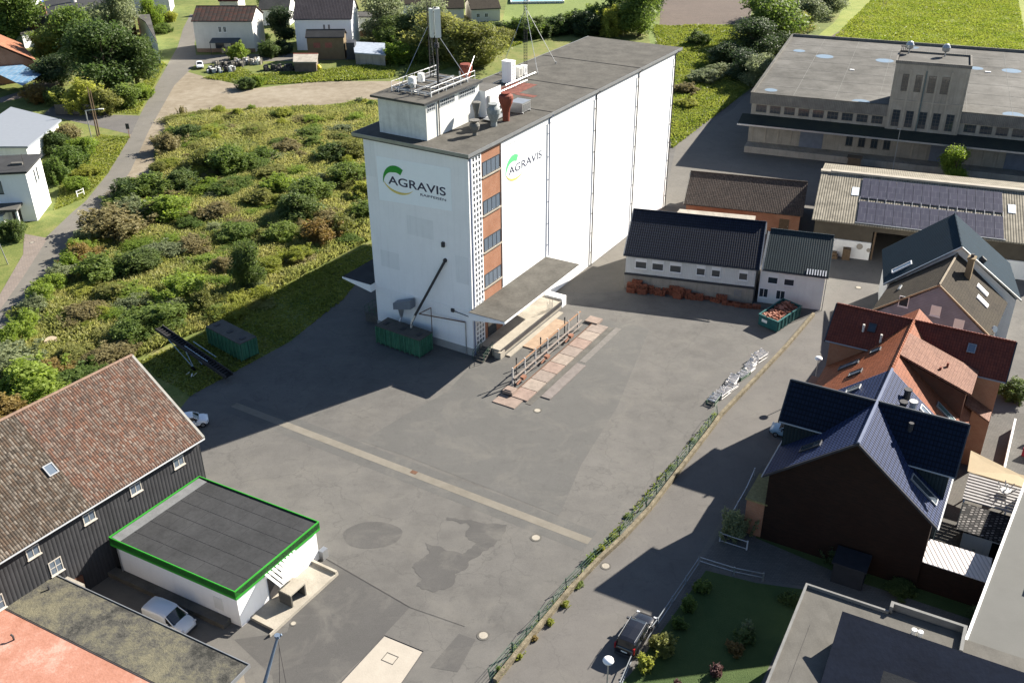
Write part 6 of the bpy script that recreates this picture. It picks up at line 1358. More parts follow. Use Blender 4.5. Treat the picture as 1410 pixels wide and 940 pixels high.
fence('barrier_rail', 'short white tubular barrier on the verge beside the white cube house', [(107, 272), (116, 268)], 1.1, W_WALL2, boards=False, rails=(.5, .98))
# steel boom pole bottom centre
b = G(362, 948, 2.5); t = G(382, 877, 6.0); T = thing('steel_boom', 'bluish steel boom with cables leaning up beside the mossy roof at the bottom', 'boom', (b.x, b.y, 0))
mb = MB(); mb.tube(Vector((b.x, b.y, 0)), b, .18, 8); mb.tube(b, t, .14, 8, .1); mb.tube(t, t + Vector((0, 0, .25)), .22, 8); mb.tube(t, t + Vector((.3, .1, .2)), .1, 6); mb.build('boom', mplain('blue_grey_steel', (.12, .16, .22), .5), T)
mb = MB(); mb.tube(t, Vector((b.x + 1.6, b.y + .6, .4)), .02, 4); mb.tube(t - Vector((0, 0, 1)), Vector((b.x + .9, b.y + .3, .2)), .02, 4); mb.build('cable', STEEL_D, T)
# debris
for (x, y, c_, l) in ((62 + 60, 406, W_WALL2, 'white crumpled sheet lying in the wild meadow'), (73, 476, WOOD_P, 'round tan board lying in the meadow near the barn'), (264, 519, W_WALL2, 'scrap of white litter on the shaded grass by the conveyor')):
    c = G(x, y); mb = MB()
    if 'round' in l: mb.tube(c + Vector((0, 0, .3)), c + Vector((.05, -.05, .36)), 1.0, 18)
    else:
        for k in range(5): f = Fr(c + Vector((random.uniform(-.6, .6), random.uniform(-.4, .4), 0)), random.uniform(0, 3)); s_ = .5 if x < 200 else .15; mb.solid([f.p(-s_, -s_ * .6, .3), f.p(s_, -s_ * .6, .5), f.p(s_, s_ * .5, .35), f.p(-s_, s_ * .6, .2)], [f.p(-s_, -s_ * .6, .36), f.p(s_, -s_ * .6, .56), f.p(s_, s_ * .5, .42), f.p(-s_, s_ * .6, .26)])
    tag(mb.build('debris', c_), l, 'debris')
# woodpiles near the cream house
for i, (x, y, l) in enumerate(((305, 99, 'row of white topped wood stacks left of the green bush'), (318, 91, 'grey covered heap behind the white topped wood stacks'), (342, 88, 'bright rubble pile right of the bush'), (384, 97, 'dark stone heap beside the garden shed'))):
    mb = MB(); c = G(x, y)
    for k in range(60): f = Fr(c + Vector((random.uniform(-3.5, 3.5), random.uniform(-1.3, 1.3), 0)), random.uniform(0, 3)); h = random.uniform(.3, 1.5); s_ = random.uniform(.15, .5); mb.box(f, -s_, s_, -s_ * .5, s_ * .5, 0, h, random.randrange(2))
    tag(mb.build('rubble_heap', [(W_WALL2, STEEL_D), (FELT_D, CONC_G), (W_WALL2, CONC), (CONC_D, STEEL_D)][i]), l, 'heap', 'heaps in front of the cream house')
# garden fences bottom right
fence('garden_fence', 'long low white railing along the lawn beside the lane', [(853, 950), (872, 905), (905, 862), (962, 777)], .9, mplain('grey_white_rail', (.22, .24, .26), .6), boards=False, step=3, rails=(.98, .2))
fence('garden_fence', 'low grey railing along the top of the shaded lawn', [(962, 777), (1010, 792), (1050, 800)], .9, GALV, boards=False, step=3, rails=(.98, .5))
fence('driveway_gate', 'small white tubular gate beside the round shrub at the driveway', [(991, 745), (1028, 757)], 1.0, mplain('gate_white', (.4, .41, .43), .6), boards=False, step=9, rails=(.98, .15))
fence('side_railing', 'thin pale railing running up beside the brick porch of the blue roof house', [(1003, 722), (1026, 682), (1038, 655)], .9, GALV, boards=False, rails=(.98,))
sheet('lawn', [(800, 1000), (870, 925), (972, 785), (1040, 802), (1112, 812), (1045, 945), (1030, 1010)], M_LAWN, 6)
sheet('driveway_paving', [(965, 775), (1003, 722), (1040, 745), (1180, 790), (1420, 880), (1420, 950), (1112, 808), (1045, 798)], M_PAVE, 5)
sheet('side_verge', [(1040, 740), (1060, 700), (1300, 780), (1420, 830), (1420, 880), (1180, 800)], M_LAWN, 6)
mb = MB(); f = Fr(G(1143, 800), R_(-29)); mb.box(f, 0, 2.6, 0, 2.2, 0, 2.1); mb.box(f, -.15, 2.75, -.15, 2.35, 2.1, 2.25)
tag(mb.build('garden_store', mplain('slate_grey_boards', (.022, .024, .03), .7)), 'small dark garden store standing in the shade of the black gable', 'shed')
# ================================================================== VEHICLES
GL_CAR = mglass('car_glass', (.012, .015, .018), .06); TYRE = mplain('tyre_rubber', .015, .9); RIM = mplain('alloy_rim', .4, .35, .1, metal=.8)
RED_L = mplain('tail_light_red', (.25, .008, .01), .3, .05); CLR_L = mplain('head_light', (.55, .57, .6), .2, .05)
def carpaint(name, col, rough=.25, metal=.0):
    m, t, b = nt(name); b.inputs['Base Color'].default_value = (*col, 1); b.inputs['Roughness'].default_value = rough; b.inputs['Metallic'].default_value = metal; b.inputs['Coat Weight'].default_value = .6; b.inputs['Coat Roughness'].default_value = .08; return m
def loft(mb, secs, mi=0):
    n = len(secs[0]); i = len(mb.v)
    for s in secs: mb.v += s
    for j in range(len(secs) - 1):
        for k in range(n): mb.f.append((i + j * n + k, i + j * n + (k + 1) % n, i + (j + 1) * n + (k + 1) % n, i + (j + 1) * n + k)); mb.m.append(mi)
    mb.f.append(tuple(i + k for k in range(n - 1, -1, -1))); mb.m.append(mi); mb.f.append(tuple(i + (len(secs) - 1) * n + k for k in range(n))); mb.m.append(mi)
def vehicle(name, label, fr, L, W, Hb, Ht, prof_body, prof_cab, paint, cat='car', roofrails=False, trim=TRIM_D):
    """fr: origin under the centre, ex = forward. prof_body: (x, z_low, z_belt, width factor); prof_cab: (x, z_top, width factor)"""
    T = thing(name, label, cat, fr.o)
    h = W / 2
    mb = MB(); secs = []
    for x, zl, zb, wf in prof_body:
        w = h * wf
        secs.append([fr.p(x * L, y, z) for y, z in ((-w * .86, zl), (-w, zl + .12), (-w, zl + .3), (-w * .99, zb - .14), (-w * .9, zb - .02), (-w * .55, zb + .035), (0, zb + .05), (w * .55, zb + .035), (w * .9, zb - .02), (w * .99, zb - .14), (w, zl + .3), (w, zl + .12), (w * .86, zl))])
    loft(mb, secs); body = mb.build('body', paint, T, smooth=True)
    m = body.modifiers.new('edge', 'BEVEL'); m.width = .03; m.limit_method = 'ANGLE'
    # glasshouse
    mb = MB(); secs = []
    for x, zt, wf in prof_cab:
        w = h * wf; secs.append([fr.p(x * L, y, z) for y, z in ((-w, Hb - .06), (-w * .86, zt - .1), (-w * .74, zt - .03), (0, zt), (w * .74, zt - .03), (w * .86, zt - .1), (w, Hb - .06))])
    loft(mb, secs); mb.build('windows', GL_CAR, T, smooth=False)
    # roof skin and pillars
    hi = [c for c in prof_cab if c[1] > Ht - .16]; mb = MB()
    secs = []
    for x, zt, wf in hi:
        w = h * wf; secs.append([fr.p(x * L, y, z) for y, z in ((-w * .90, zt - .13), (-w * .75, zt - .012), (0, zt + .03), (w * .75, zt - .012), (w * .90, zt - .13), (w * .7, zt - .06), (-w * .7, zt - .06))])
    loft(mb, secs); RFc = mb.build('roof_panel', paint, T, smooth=False)
    mb = MB()
    for s_ in (-1, 1):
        x, zt, wf = hi[-1]; xf, zf, wff = prof_cab[-1]; mb.tube(fr.p(x * L, s_ * h * wf * .85, zt - .08), fr.p(xf * L, s_ * h * wff * .99, zf + .0), .045, 5)
        x, zt, wf = hi[0]; xf, zf, wff = prof_cab[0]; mb.tube(fr.p(x * L, s_ * h * wf * .85, zt - .08), fr.p(xf * L, s_ * h * wff * .99, Hb), .06, 5)
        xm = (hi[0][0] + hi[-1][0]) / 2; mb.tube(fr.p(xm * L, s_ * h * .88, Ht - .12), fr.p(xm * L, s_ * h * .985, Hb - .05), .05, 5)
    mb.build('pillar', paint, T)
    r = .33 if L > 4 else .29
    for x in (-.31, .32):
        for s_ in (-1, 1):
            mb = MB(); c = fr.p(x * L, s_ * (h - .1), r); mb.tube(c - fr.ey * .11, c + fr.ey * .11, r, 18); wh = mb.build('wheel', TYRE, T)
            mb = MB(); mb.tube(c + fr.ey * .112 * s_, c + fr.ey * .125 * s_, r * .62, 14); mb.build('rim', RIM, wh)
    for s_ in (-1, 1):
        mb = MB(); mb.box(fr, L * .455, L * .488, s_ * h * .78 - .14, s_ * h * .78 + .1, Hb - .36, Hb - .24); mb.build('headlight', CLR_L, T)
        mb = MB(); mb.box(fr, -L * .495, -L * .455, s_ * h * .84 - .06, s_ * h * .84 + .07, Hb - .3, Hb + (.28 if roofrails else .0)); mb.build('taillight', RED_L, T)
        mb = MB(); x = prof_cab[-1][0] * L - .35; mb.box(fr, x - .08, x + .08, s_ * (h + .1) - .11, s_ * (h + .1) + .11, Hb - .02, Hb + .14); mb.build('mirror', trim, T)
    mb = MB(); mb.box(fr, -L * .502, -L * .49, -.26, .26, Hb - .38, Hb - .26); mb.build('number_plate', W_WALL2, T)
    mb = MB(); mb.box(fr, -L * .505, -L * .47, -h * .85, h * .85, .25, .5); mb.box(fr, L * .47, L * .503, -h * .8, h * .8, .25, .48); mb.build('bumper', trim, T)
    if roofrails:
        mb = MB()
        for s_ in (-1, 1): mb.tube(fr.p(hi[0][0] * L, s_ * h * .72, Ht + .07), fr.p(hi[-1][0] * L, s_ * h * .72, Ht + .05), .025, 5)
        mb.build('roof_rail', GALV, T)
    return T
PB = ((-.5, .42, .80, .80), (-.485, .28, .95, .90), (-.44, .24, 1.0, .97), (-.25, .22, 1.0, 1), (.1, .22, .98, 1), (.26, .22, .94, 1), (.38, .24, .88, .97), (.46, .28, .78, .88), (.5, .4, .62, .74))
suv_b = tuple((a, b + .05, c * 1.08, d) for a, b, c, d in PB)
def heading(p, q): return (G(*q) - G(*p)).normalized()
hd = heading((852, 905), (893, 838)); c = G(862, 890) * .52 + G(893, 850) * .48; c = (G(857, 897, .8) + G(893, 843, .8)) / 2; c.z = 0
vehicle('black_suv', 'shiny black SUV with red tail lights parked on the lane beside the lawn railing', Fr(c, ex=hd), 4.7, 1.9, 1.06, 1.72, suv_b, ((-.47, 1.12, .93), (-.43, 1.62, .9), (-.36, 1.70, .9), (-.1, 1.72, .91), (.06, 1.68, .9), (.1, 1.62, .9), (.25, 1.08, .92)), carpaint('black_car_paint', (.008, .008, .011)), roofrails=True)
# small white hatchback by the barn
hd = heading((250, 572), (284, 578)); hd = (Vector((math.cos(R_(-20)), math.sin(R_(-20)), 0)))
c = G(263, 578, .7); c.z = 0
vehicle('white_hatchback', 'small white hatchback parked behind the end of the barn', Fr(c, ex=(G(284, 574) - G(250, 580)).normalized()), 3.6, 1.65, .95, 1.5, tuple((a, b, c_ * .96, d) for a, b, c_, d in PB), ((-.47, 1.0, .92), (-.42, 1.36, .85), (-.3, 1.46, .87), (0, 1.5, .88), (.08, 1.44, .86), (.24, .97, .9)), carpaint('white_car_paint', (.75, .77, .80), .3))
c = G(233, 848, 1.0); c.z = 0
vehicle('white_van', 'small white van parked in the shade between the mossy roof and the green edged building', Fr(c, ex=(G(268, 867) - G(200, 838)).normalized()), 4.4, 1.8, 1.15, 1.85, ((-.5, .42, 1.55, .86), (-.48, .28, 1.74, .94), (-.3, .22, 1.84, .98), (.0, .22, 1.84, .98), (.07, .22, 1.74, .97), (.10, .22, 1.20, .98), (.27, .22, 1.12, .98), (.38, .24, 1.04, .97), (.46, .28, .9, .88), (.5, .4, .7, .74)), ((-.02, 1.80, .975), (.04, 1.82, .93), (.10, 1.76, .92), (.29, 1.14, .93)), carpaint('van_white_paint', (.62, .66, .72), .3), cat='van')
c = G(1087, 592, .7); c.z = 0
vehicle('light_blue_hatchback', 'light blue hatchback half hidden under the blue dormer roof beside the lane', Fr(c, ex=heading((1094, 600), (1075, 585)) if False else (G(1066, 588) - G(1100, 596)).normalized()), 3.9, 1.7, .98, 1.5, tuple((a, b, c_ * .98, d) for a, b, c_, d in PB), ((-.46, 1.0, .92), (-.42, 1.4, .86), (-.3, 1.47, .88), (0, 1.5, .88), (.08, 1.44, .86), (.26, .98, .9)), carpaint('pale_blue_car_paint', (.22, .33, .42), .3))
c = G(275, 90, .6); c.z = 0
vehicle('white_sedan', 'white car standing on the far road junction near the cream house', Fr(c, ex=(G(276, 100) - G(274, 84)).normalized()), 4.3, 1.75, 1.0, 1.5, PB, ((-.42, 1.02, .9), (-.32, 1.42, .84), (-.1, 1.5, .86), (.02, 1.46, .85), (.2, .98, .9)), carpaint('white_car_paint_far', (.78, .8, .82), .3))
# ================================================================== VEGETATION
def leaf_mesh(name, n, lobes, leaf, seed, sprays=26):
    """many small leaf clumps spread through an uneven crown of unit radius, standing on z = 0, height 2"""
    r = np.random.default_rng(seed); P = []; Nn = []
    L = []
    for k in range(lobes):
        a = r.uniform(0, 2 * np.pi); rr = r.uniform(.1, .85) ** .8; z = r.uniform(.25, 1.7)
        wz = 1 - abs(z - .9) / 1.25
        L.append((rr * wz * np.cos(a), rr * wz * np.sin(a), z, r.uniform(.16, .42)))
    L.append((r.uniform(-.2, .2), r.uniform(-.2, .2), .8, .42)); L.append((0, 0, .45, .5))
    tot = sum(l[3] ** 2 for l in L)
    for (x, y, z, s) in L:
        m = int(n * s * s / tot)
        d = r.normal(size=(m, 3)); d /= np.linalg.norm(d, axis=1)[:, None]
        rad = s * (1 - r.random(m) ** 2.2 * .65) * (1 + .16 * np.sin(d[:, 0] * 5 + x * 9) * np.cos(d[:, 1] * 6 + z * 7))
        spr = r.random(m) < .16; rad[spr] *= r.uniform(1.05, 1.45, spr.sum())
        p = np.array([x, y, z]) + d * rad[:, None]; P.append(p); Nn.append(d * .8 + r.normal(size=(m, 3)) * .6)
    for k in range(sprays):
        a = r.uniform(0, 2 * np.pi); rr = r.uniform(0, .75); x, y = rr * np.cos(a), rr * np.sin(a); m = int(n * .5 / sprays); t_ = r.random(m)
        top = r.uniform(1.3, 2.15) * (1.1 - .45 * rr); lx, ly = r.normal(0, .16, 2)
        q = np.stack([x + (lx + x * .25) * t_ + r.normal(0, .05, m), y + (ly + y * .25) * t_ + r.normal(0, .05, m), top * t_], 1); P.append(q); Nn.append(r.normal(size=(m, 3)) + np.array([0, 0, .3]))
    P = np.concatenate(P); Nn = np.concatenate(Nn); k = P[:, 2] > .02; P = P[k]; Nn = Nn[k]
    Nn /= np.linalg.norm(Nn, axis=1)[:, None]; m = len(P)
    t = np.cross(Nn, r.normal(size=(m, 3))); t /= np.linalg.norm(t, axis=1)[:, None]; b = np.cross(Nn, t)
    s = leaf * r.uniform(.55, 1.35, m)[:, None]; el = r.uniform(.45, .8, m)[:, None]
    V = np.stack([P - t * s, P - b * s * el, P + t * s, P + b * s * el], 1).reshape(-1, 3)
    F = np.arange(4 * m).reshape(-1, 4)
    me = bpy.data.meshes.new(name); me.vertices.add(4 * m); me.vertices.foreach_set('co', V.ravel()); me.loops.add(4 * m); me.loops.foreach_set('vertex_index', F.ravel().astype(np.int32))
    me.polygons.add(m); me.polygons.foreach_set('loop_start', np.arange(0, 4 * m, 4).astype(np.int32)); me.polygons.foreach_set('loop_total', np.full(m, 4, dtype=np.int32)); me.update(); me.validate()
    me.materials.append(None); return me
BUSH = [leaf_mesh('bush_foliage', 7500, 20 + 2 * i, .055, 20 + i) for i in range(5)]
WISPY = [leaf_mesh('wispy_foliage', 3000, 34, .05, 40 + i) for i in range(3)]
CROWN = [leaf_mesh('crown_foliage', 15000, 26 + i, .040, 60 + i, 0) for i in range(4)]
SMALLB = [leaf_mesh('small_bush_foliage', 1500, 8, .11, 80 + i) for i in range(3)]
LEAF = {
 'olive': mleaf('leaf_olive', (.15, .165, .045), (.28, .28, .09), .45), 'dark': mleaf('leaf_dark_green', (.065, .105, .032), (.14, .18, .055), .4),
 'bright': mleaf('leaf_bright_green', (.15, .22, .035), (.28, .35, .075), .5), 'green': mleaf('leaf_mid_green', (.10, .155, .036), (.20, .25, .065), .45),
 'rust': mleaf('leaf_rusty', (.19, .12, .04), (.28, .22, .075), .4), 'grey': mleaf('leaf_grey_green', (.16, .19, .095), (.28, .31, .17), .42),
 'brown': mleaf('leaf_brown_seedhead', (.18, .15, .065), (.28, .25, .12), .4), 'yellow': mleaf('leaf_yellow_green', (.22, .25, .045), (.36, .37, .085), .5),
 'darkest': mleaf('leaf_conifer', (.035, .06, .025), (.075, .105, .04), .3), 'purple': mleaf('leaf_purple_brown', (.10, .05, .05), (.16, .09, .08))}
BARK = mplain('bark', (.09, .07, .05), .95, .3, 4, bmp=.4)
def foliage(name, me, loc, w, h, mat, parent=None, dz=0):
    o = bpy.data.objects.new(name, me); COL.objects.link(o)
    o.scale = (w, w * random.uniform(.85, 1.15), h / 2); o.rotation_euler.z = random.uniform(0, 6.28)
    o.material_slots[0].link = 'OBJECT'; o.material_slots[0].material = LEAF[mat]
    if parent: o.parent = parent; o.location = (0, 0, dz)
    else: o.location = loc
    return o
cnt = [0]
def bush(px, py, w, h, mat, label, grp=None, kind='bush', cat='shrub', z=0, me=None):
    cnt[0] += 1; c = G(px, py) if z == 0 else G(px, py, z)
    m = me or (BUSH[cnt[0] % 5] if w > 1.3 else SMALLB[cnt[0] % 3])
    return tag(foliage(kind, m, c, w, h, mat), label, cat, grp)
def tree(px, py, w, h, mat, label, grp=None, trunk=.22, name='tree', base=.18):
    cnt[0] += 1; c = G(px, py); T = thing(name, label, 'tree', c, grp)
    foliage('crown', CROWN[cnt[0] % 4], c, w, h * (1 - base * .5), mat, T, h * base * .5)
    mb = MB(); r = trunk * w * .35; mb.tube(c, c + Vector((.1, .1, h * .35)), r, 8, r * .75); top = c + Vector((.1, .1, h * .35))
    for k in range(7):
        a = 2 * math.pi * k / 7 + random.random(); e = c + Vector((math.cos(a) * w * random.uniform(.3, .6), math.sin(a) * w * random.uniform(.3, .6), h * random.uniform(.55, .85)))
        mid = top.lerp(e, .5) + Vector((0, 0, h * .04)); mb.tube(top - Vector((0, 0, h * .05)), mid, r * .45, 6, r * .28); mb.tube(mid, e, r * .28, 5, r * .08)
    mb.build('trunk', BARK, T); return T
# --- wild meadow between the far road and the silo
mead = [  # px, py (base), half width, height, leaf, label
 (345, 398, 2.9, 7.2, 'dark', 'tall dark upright tree in the meadow above the lone green container'),
 (318, 235, 4.2, 4.0, 'green', 'broad green thicket in the upper middle of the meadow'),
 (285, 232, 3.0, 3.4, 'olive', 'olive thicket left of the broad green one in the upper meadow'),
 (158, 322, 5.2, 3.6, 'brown', 'big brown olive bush beside the bend of the far road'),
 (185, 300, 4.0, 3.0, 'grey', 'grey green bush right behind the big brown olive one by the road'),
 (228, 300, 3.6, 3.4, 'bright', 'bright green bush in the left half of the meadow'),
 (193, 374, 3.0, 2.8, 'dark', 'round dark green bush in the left part of the meadow'),
 (225, 352, 3.0, 1.8, 'grey', 'low grey green spreading bush beside the round dark one'),
 (255, 412, 3.4, 3.2, 'bright', 'yellowish green bush above the conveyor'),
 (285, 425, 2.4, 2.4, 'olive', 'small olive bush left of the tall dark tree'),
 (215, 452, 3.4, 2.8, 'green', 'leafy green bush beside the top of the conveyor'),
 (185, 468, 2.8, 2.4, 'green', 'dark leafy bush between the conveyor and the barn roof'),
 (240, 430, 1.8, 1.8, 'grey', 'pale leafed bush right beside the conveyor'),
 (440, 335, 3.0, 3.2, 'rust', 'rusty orange bush near the left side of the silo'),
 (468, 322, 2.8, 2.8, 'olive', 'yellow olive bush closest to the left side of the silo'),
 (410, 300, 3.4, 3.8, 'dark', 'dark green thicket in the middle right of the meadow'),
 (430, 275, 3.6, 3.4, 'green', 'mid green thicket behind the dark one near the silo'),
 (390, 330, 2.6, 2.4, 'green', 'low green bush below the dark thicket'),
 (410, 358, 2.4, 1.8, 'yellow', 'small yellow green bush at the meadow edge above the silo shadow'),
 (385, 262, 3.0, 2.6, 'bright', 'light green bush in the centre of the meadow'),
 (360, 280, 2.6, 2.2, 'olive', 'olive clump left of the light green bush in the meadow centre'),
 (480, 250, 3.4, 3.0, 'green', 'green thicket touching the upper left edge of the silo wall'),
 (485, 215, 3.2, 2.8, 'olive', 'olive thicket beside the upper part of the silo wall'),
 (455, 220, 3.0, 2.8, 'dark', 'dark clump in the upper right of the meadow'),
 (235, 208, 3.4, 3.0, 'brown', 'brownish bush at the upper left corner of the meadow by the gravel'),
 (258, 190, 3.2, 2.4, 'dark', 'dark bush on the gravel edge at the top left of the meadow'),
 (252, 160, 1.0, 2.0, 'brown', 'single brown seed head clump standing on the gravel edge'),
 (175, 272, 3.0, 2.8, 'dark', 'dark hedge bush where the gravel meets the road'),
 (205, 268, 3.4, 3.2, 'green', 'green bush on the meadow corner between gravel and road'),
 (250, 262, 3.0, 3.0, 'dark', 'dark bush right of the meadow corner'),
 (300, 300, 3.0, 2.2, 'brown', 'brown weedy clump in the middle of the meadow'),
 (330, 330, 3.4, 2.2, 'green', 'low green patch of shrub left of the dark thicket'),
 (265, 345, 2.8, 1.8, 'brown', 'brown dry weeds near the fallen branch in the meadow'),
 (140, 385, 3.4, 3.2, 'green', 'green bush beside the road shadow on the left'),
 (118, 362, 2.6, 2.6, 'rust', 'bush with a rusty tip beside the road below the bend'),
 (160, 410, 2.6, 1.8, 'olive', 'olive clump inside the left meadow'),
 (120, 440, 3.0, 1.6, 'brown', 'brown weedy patch above the barn roof ridge'),
 (150, 495, 3.0, 1.6, 'brown', 'dry brown shrub close to the barn roof'),
 (75, 520, 2.4, 1.8, 'rust', 'reddish brown shrub left of the barn ridge'),
 (35, 545, 4.2, 3.6, 'bright', 'big yellow green bush in the lower left corner of the meadow'),
 (8, 590, 3.6, 3.2, 'rust', 'orange tinged bush at the left edge above the barn roof'),
 (60, 558, 3.0, 2.2, 'bright', 'light green bush touching the barn roof at the left'),
 (110, 532, 3.0, 2.0, 'green', 'low green bush along the barn roof ridge'),
 (15, 515, 3.6, 3.0, 'grey', 'pale green bush at the left edge above the yellow green one'),
 (362, 220, 2.6, 2.2, 'green', 'green clump right of the broad thicket'), (398, 208, 2.8, 2.0, 'brown', 'brown clump in the upper meadow'),
 (430, 190, 2.6, 1.8, 'green', 'green clump at the upper edge of the meadow near the gravel'), (350, 186, 2.6, 1.6, 'olive', 'olive clump near the upper gravel edge'),
 (505, 300, 2.6, 2.6, 'green', 'green bush pressed against the left wall of the silo'), (500, 272, 2.6, 2.4, 'yellow', 'yellowish bush against the left wall of the silo'),
 (310, 372, 2.4, 1.8, 'brown', 'brown weeds left of the tall dark tree'), (372, 372, 2.2, 1.6, 'yellow', 'yellow green clump right of the tall dark tree'),
]
for (x, y, w, h, m, l) in mead:
    if h > 6: tree(x, y, w, h, m, l, 'wild trees', base=.02)
    else: bush(x, y, w * 1.25, h * 1.1, m, l, 'wild bushes of the meadow')
random.seed(21)
def inpoly(x, y, P):
    r = False; j = len(P) - 1
    for i in range(len(P)):
        if (P[i][1] > y) != (P[j][1] > y) and x < (P[j][0] - P[i][0]) * (y - P[i][1]) / (P[j][1] - P[i][1]) + P[i][0]: r = not r
        j = i
    return r
MEADOW = [(0, 590), (0, 480), (62, 405), (105, 348), (140, 300), (165, 268), (216, 250), (216, 200), (243, 162), (300, 153), (400, 151), (520, 140), (512, 330), (480, 345), (400, 388), (300, 445), (240, 470), (190, 492), (60, 555)]
MW = [(G(*p).x, G(*p).y) for p in MEADOW]
x0, x1 = min(p[0] for p in MW), max(p[0] for p in MW); y0, y1 = min(p[1] for p in MW), max(p[1] for p in MW)
k = 0
kinds = [('olive', 'low olive weed clump scattered through the wild meadow'), ('green', 'low green weed clump scattered through the wild meadow'), ('yellow', 'low yellow green weed clump scattered through the wild meadow'), ('bright', 'low bright green weed clump scattered through the wild meadow'), ('olive', 'low olive weed clump scattered through the wild meadow'), ('green', 'low green weed clump scattered through the wild meadow'), ('brown', 'low brown weed clump scattered through the wild meadow'), ('bright', 'low bright green weed clump scattered through the wild meadow'), ('grey', 'low pale grey green weed clump scattered through the wild meadow'), ('yellow', 'low yellow green weed clump scattered through the wild meadow')]
while k < 210:
    x, y = random.uniform(x0, x1), random.uniform(y0, y1)
    if not inpoly(x, y, MW): continue
    k += 1; m, l = random.choice(kinds)
    cnt[0] += 1; tag(foliage('weed_clump', WISPY[k // 2 % 3] if k % 2 else BUSH[k % 5], Vector((x, y, -.1)), random.uniform(1.2, 4.2), random.uniform(.6, 1.9), m), l, 'weeds', m + ' weed clumps of the meadow')
# roadside hedge of the left road
hp2 = [(5, 500), (22, 472), (38, 452), (52, 432), (62, 416), (74, 402), (86, 388), (98, 372), (108, 352), (122, 335)]
for i, (x, y) in enumerate(hp2): bush(x, y, 2.4, 2.6, 'bright' if i % 3 else 'grey', 'light green hedge bush along the edge of the left road', 'hedge bushes along the left road')
# --- grass and wild growth
def tufts(name, polys, n, hgt, wid, mat, label, cat, seed, leanv=.5):
    r = np.random.default_rng(seed); W = [[(G(*p).x, G(*p).y) for p in P] for P in polys]; pts = []
    areas = [abs(sum(P[i][0] * P[(i + 1) % len(P)][1] - P[(i + 1) % len(P)][0] * P[i][1] for i in range(len(P)))) / 2 for P in W]
    for P, A in zip(W, areas):
        Pn = np.array(P); lo = Pn.min(0); hi = Pn.max(0); m = int(n * A / sum(areas) * 2.6) + 10; q = r.uniform(lo, hi, (m, 2)); ins = np.zeros(m, bool); j = len(P) - 1
        for i in range(len(P)):
            xi, yi = P[i]; xj, yj = P[j]; c = ((yi > q[:, 1]) != (yj > q[:, 1])) & (q[:, 0] < (xj - xi) * (q[:, 1] - yi) / (yj - yi + 1e-9) + xi); ins ^= c; j = i
        q = q[ins][:int(n * A / sum(areas))]; pts.append(q)
    q = np.concatenate(pts); m = len(q); a = r.uniform(0, 2 * np.pi, m); dirx = np.stack([np.cos(a), np.sin(a), np.zeros(m)], 1)
    # patchy heights
    hh = hgt * (.35 + .9 * (0.5 + .5 * np.sin(q[:, 0] * .31 + 2 * np.sin(q[:, 1] * .17)) * np.cos(q[:, 1] * .27 + np.sin(q[:, 0] * .21)))) * r.uniform(.4, 1.3, m)
    p = np.column_stack([q, np.zeros(m)]); up = np.column_stack([r.normal(0, leanv, m), r.normal(0, leanv, m), np.ones(m)]) * hh[:, None]; w = (wid * r.uniform(.5, 1.4, m))[:, None]
    V = np.stack([p - dirx * w * .5, p + dirx * w * .5, p + up + dirx * w * .7, p + up * .9 - dirx * w * .6], 1).reshape(-1, 3)
    me = bpy.data.meshes.new(name); me.vertices.add(4 * m); me.vertices.foreach_set('co', V.ravel()); me.loops.add(4 * m); me.loops.foreach_set('vertex_index', np.arange(4 * m).astype(np.int32))
    me.polygons.add(m); me.polygons.foreach_set('loop_start', np.arange(0, 4 * m, 4).astype(np.int32)); me.polygons.foreach_set('loop_total', np.full(m, 4, dtype=np.int32)); me.update(); me.materials.append(mat)
    o = bpy.data.objects.new(name, me); COL.objects.link(o); o['kind'] = 'stuff'; tag(o, label, cat); return o
MIXG = mleaf('wild_grass_blades', (.13, .19, .04), (.33, .31, .12), .45, .1)
MIXG2 = mleaf('verge_grass_blades', (.13, .175, .032), (.28, .29, .075), .4, .2)
tufts('wild_grass', [MEADOW], 300000, .85, .11, MIXG, 'tall wild grass and weeds covering the meadow left of the silo', 'grass', 5)
tufts('verge_grass', [[(185, 500), (262, 470), (400, 390), (512, 335), (516, 360), (470, 415), (395, 472), (330, 508), (262, 545)], [(148, 240), (179, 189), (135, 185), (90, 230), (75, 290), (118, 272)], [(140, 155), (190, 158), (228, 88), (205, 75), (195, 130)]], 30000, .28, .22, MIXG2, 'short verge grass along the yard edge and roads', 'grass', 6)
tufts('rough_grass', [[(925, 205), (1000, 148), (1035, 118), (1075, 60), (1035, 36), (900, 36), (905, 60)], [(280, 108), (350, 118), (540, 108), (560, 70), (500, 92), (350, 104), (330, 92)], [(560, 112), (720, 60), (640, 60), (560, 80)]], 90000, .5, .22, MIXG2, 'rough grass behind and right of the silo', 'grass', 7)
tufts('field_growth', [[(1150, 50), (1200, 0), (1400, -10), (1430, 150), (1250, 110)]], 90000, .3, .3, mleaf('field_blades', (.17, .22, .04), (.30, .31, .08), .4, .12), 'yellow green growth of the large field at the upper right', 'crop', 8)
tufts('wall_weeds', [[(670, 945), (700, 900), (820, 762), (905, 660), (985, 566), (990, 572), (910, 668), (826, 768), (706, 908), (680, 950)]], 9000, .3, .1, MIXG2, 'weeds growing along the green railing and the retaining wall', 'weeds', 9)
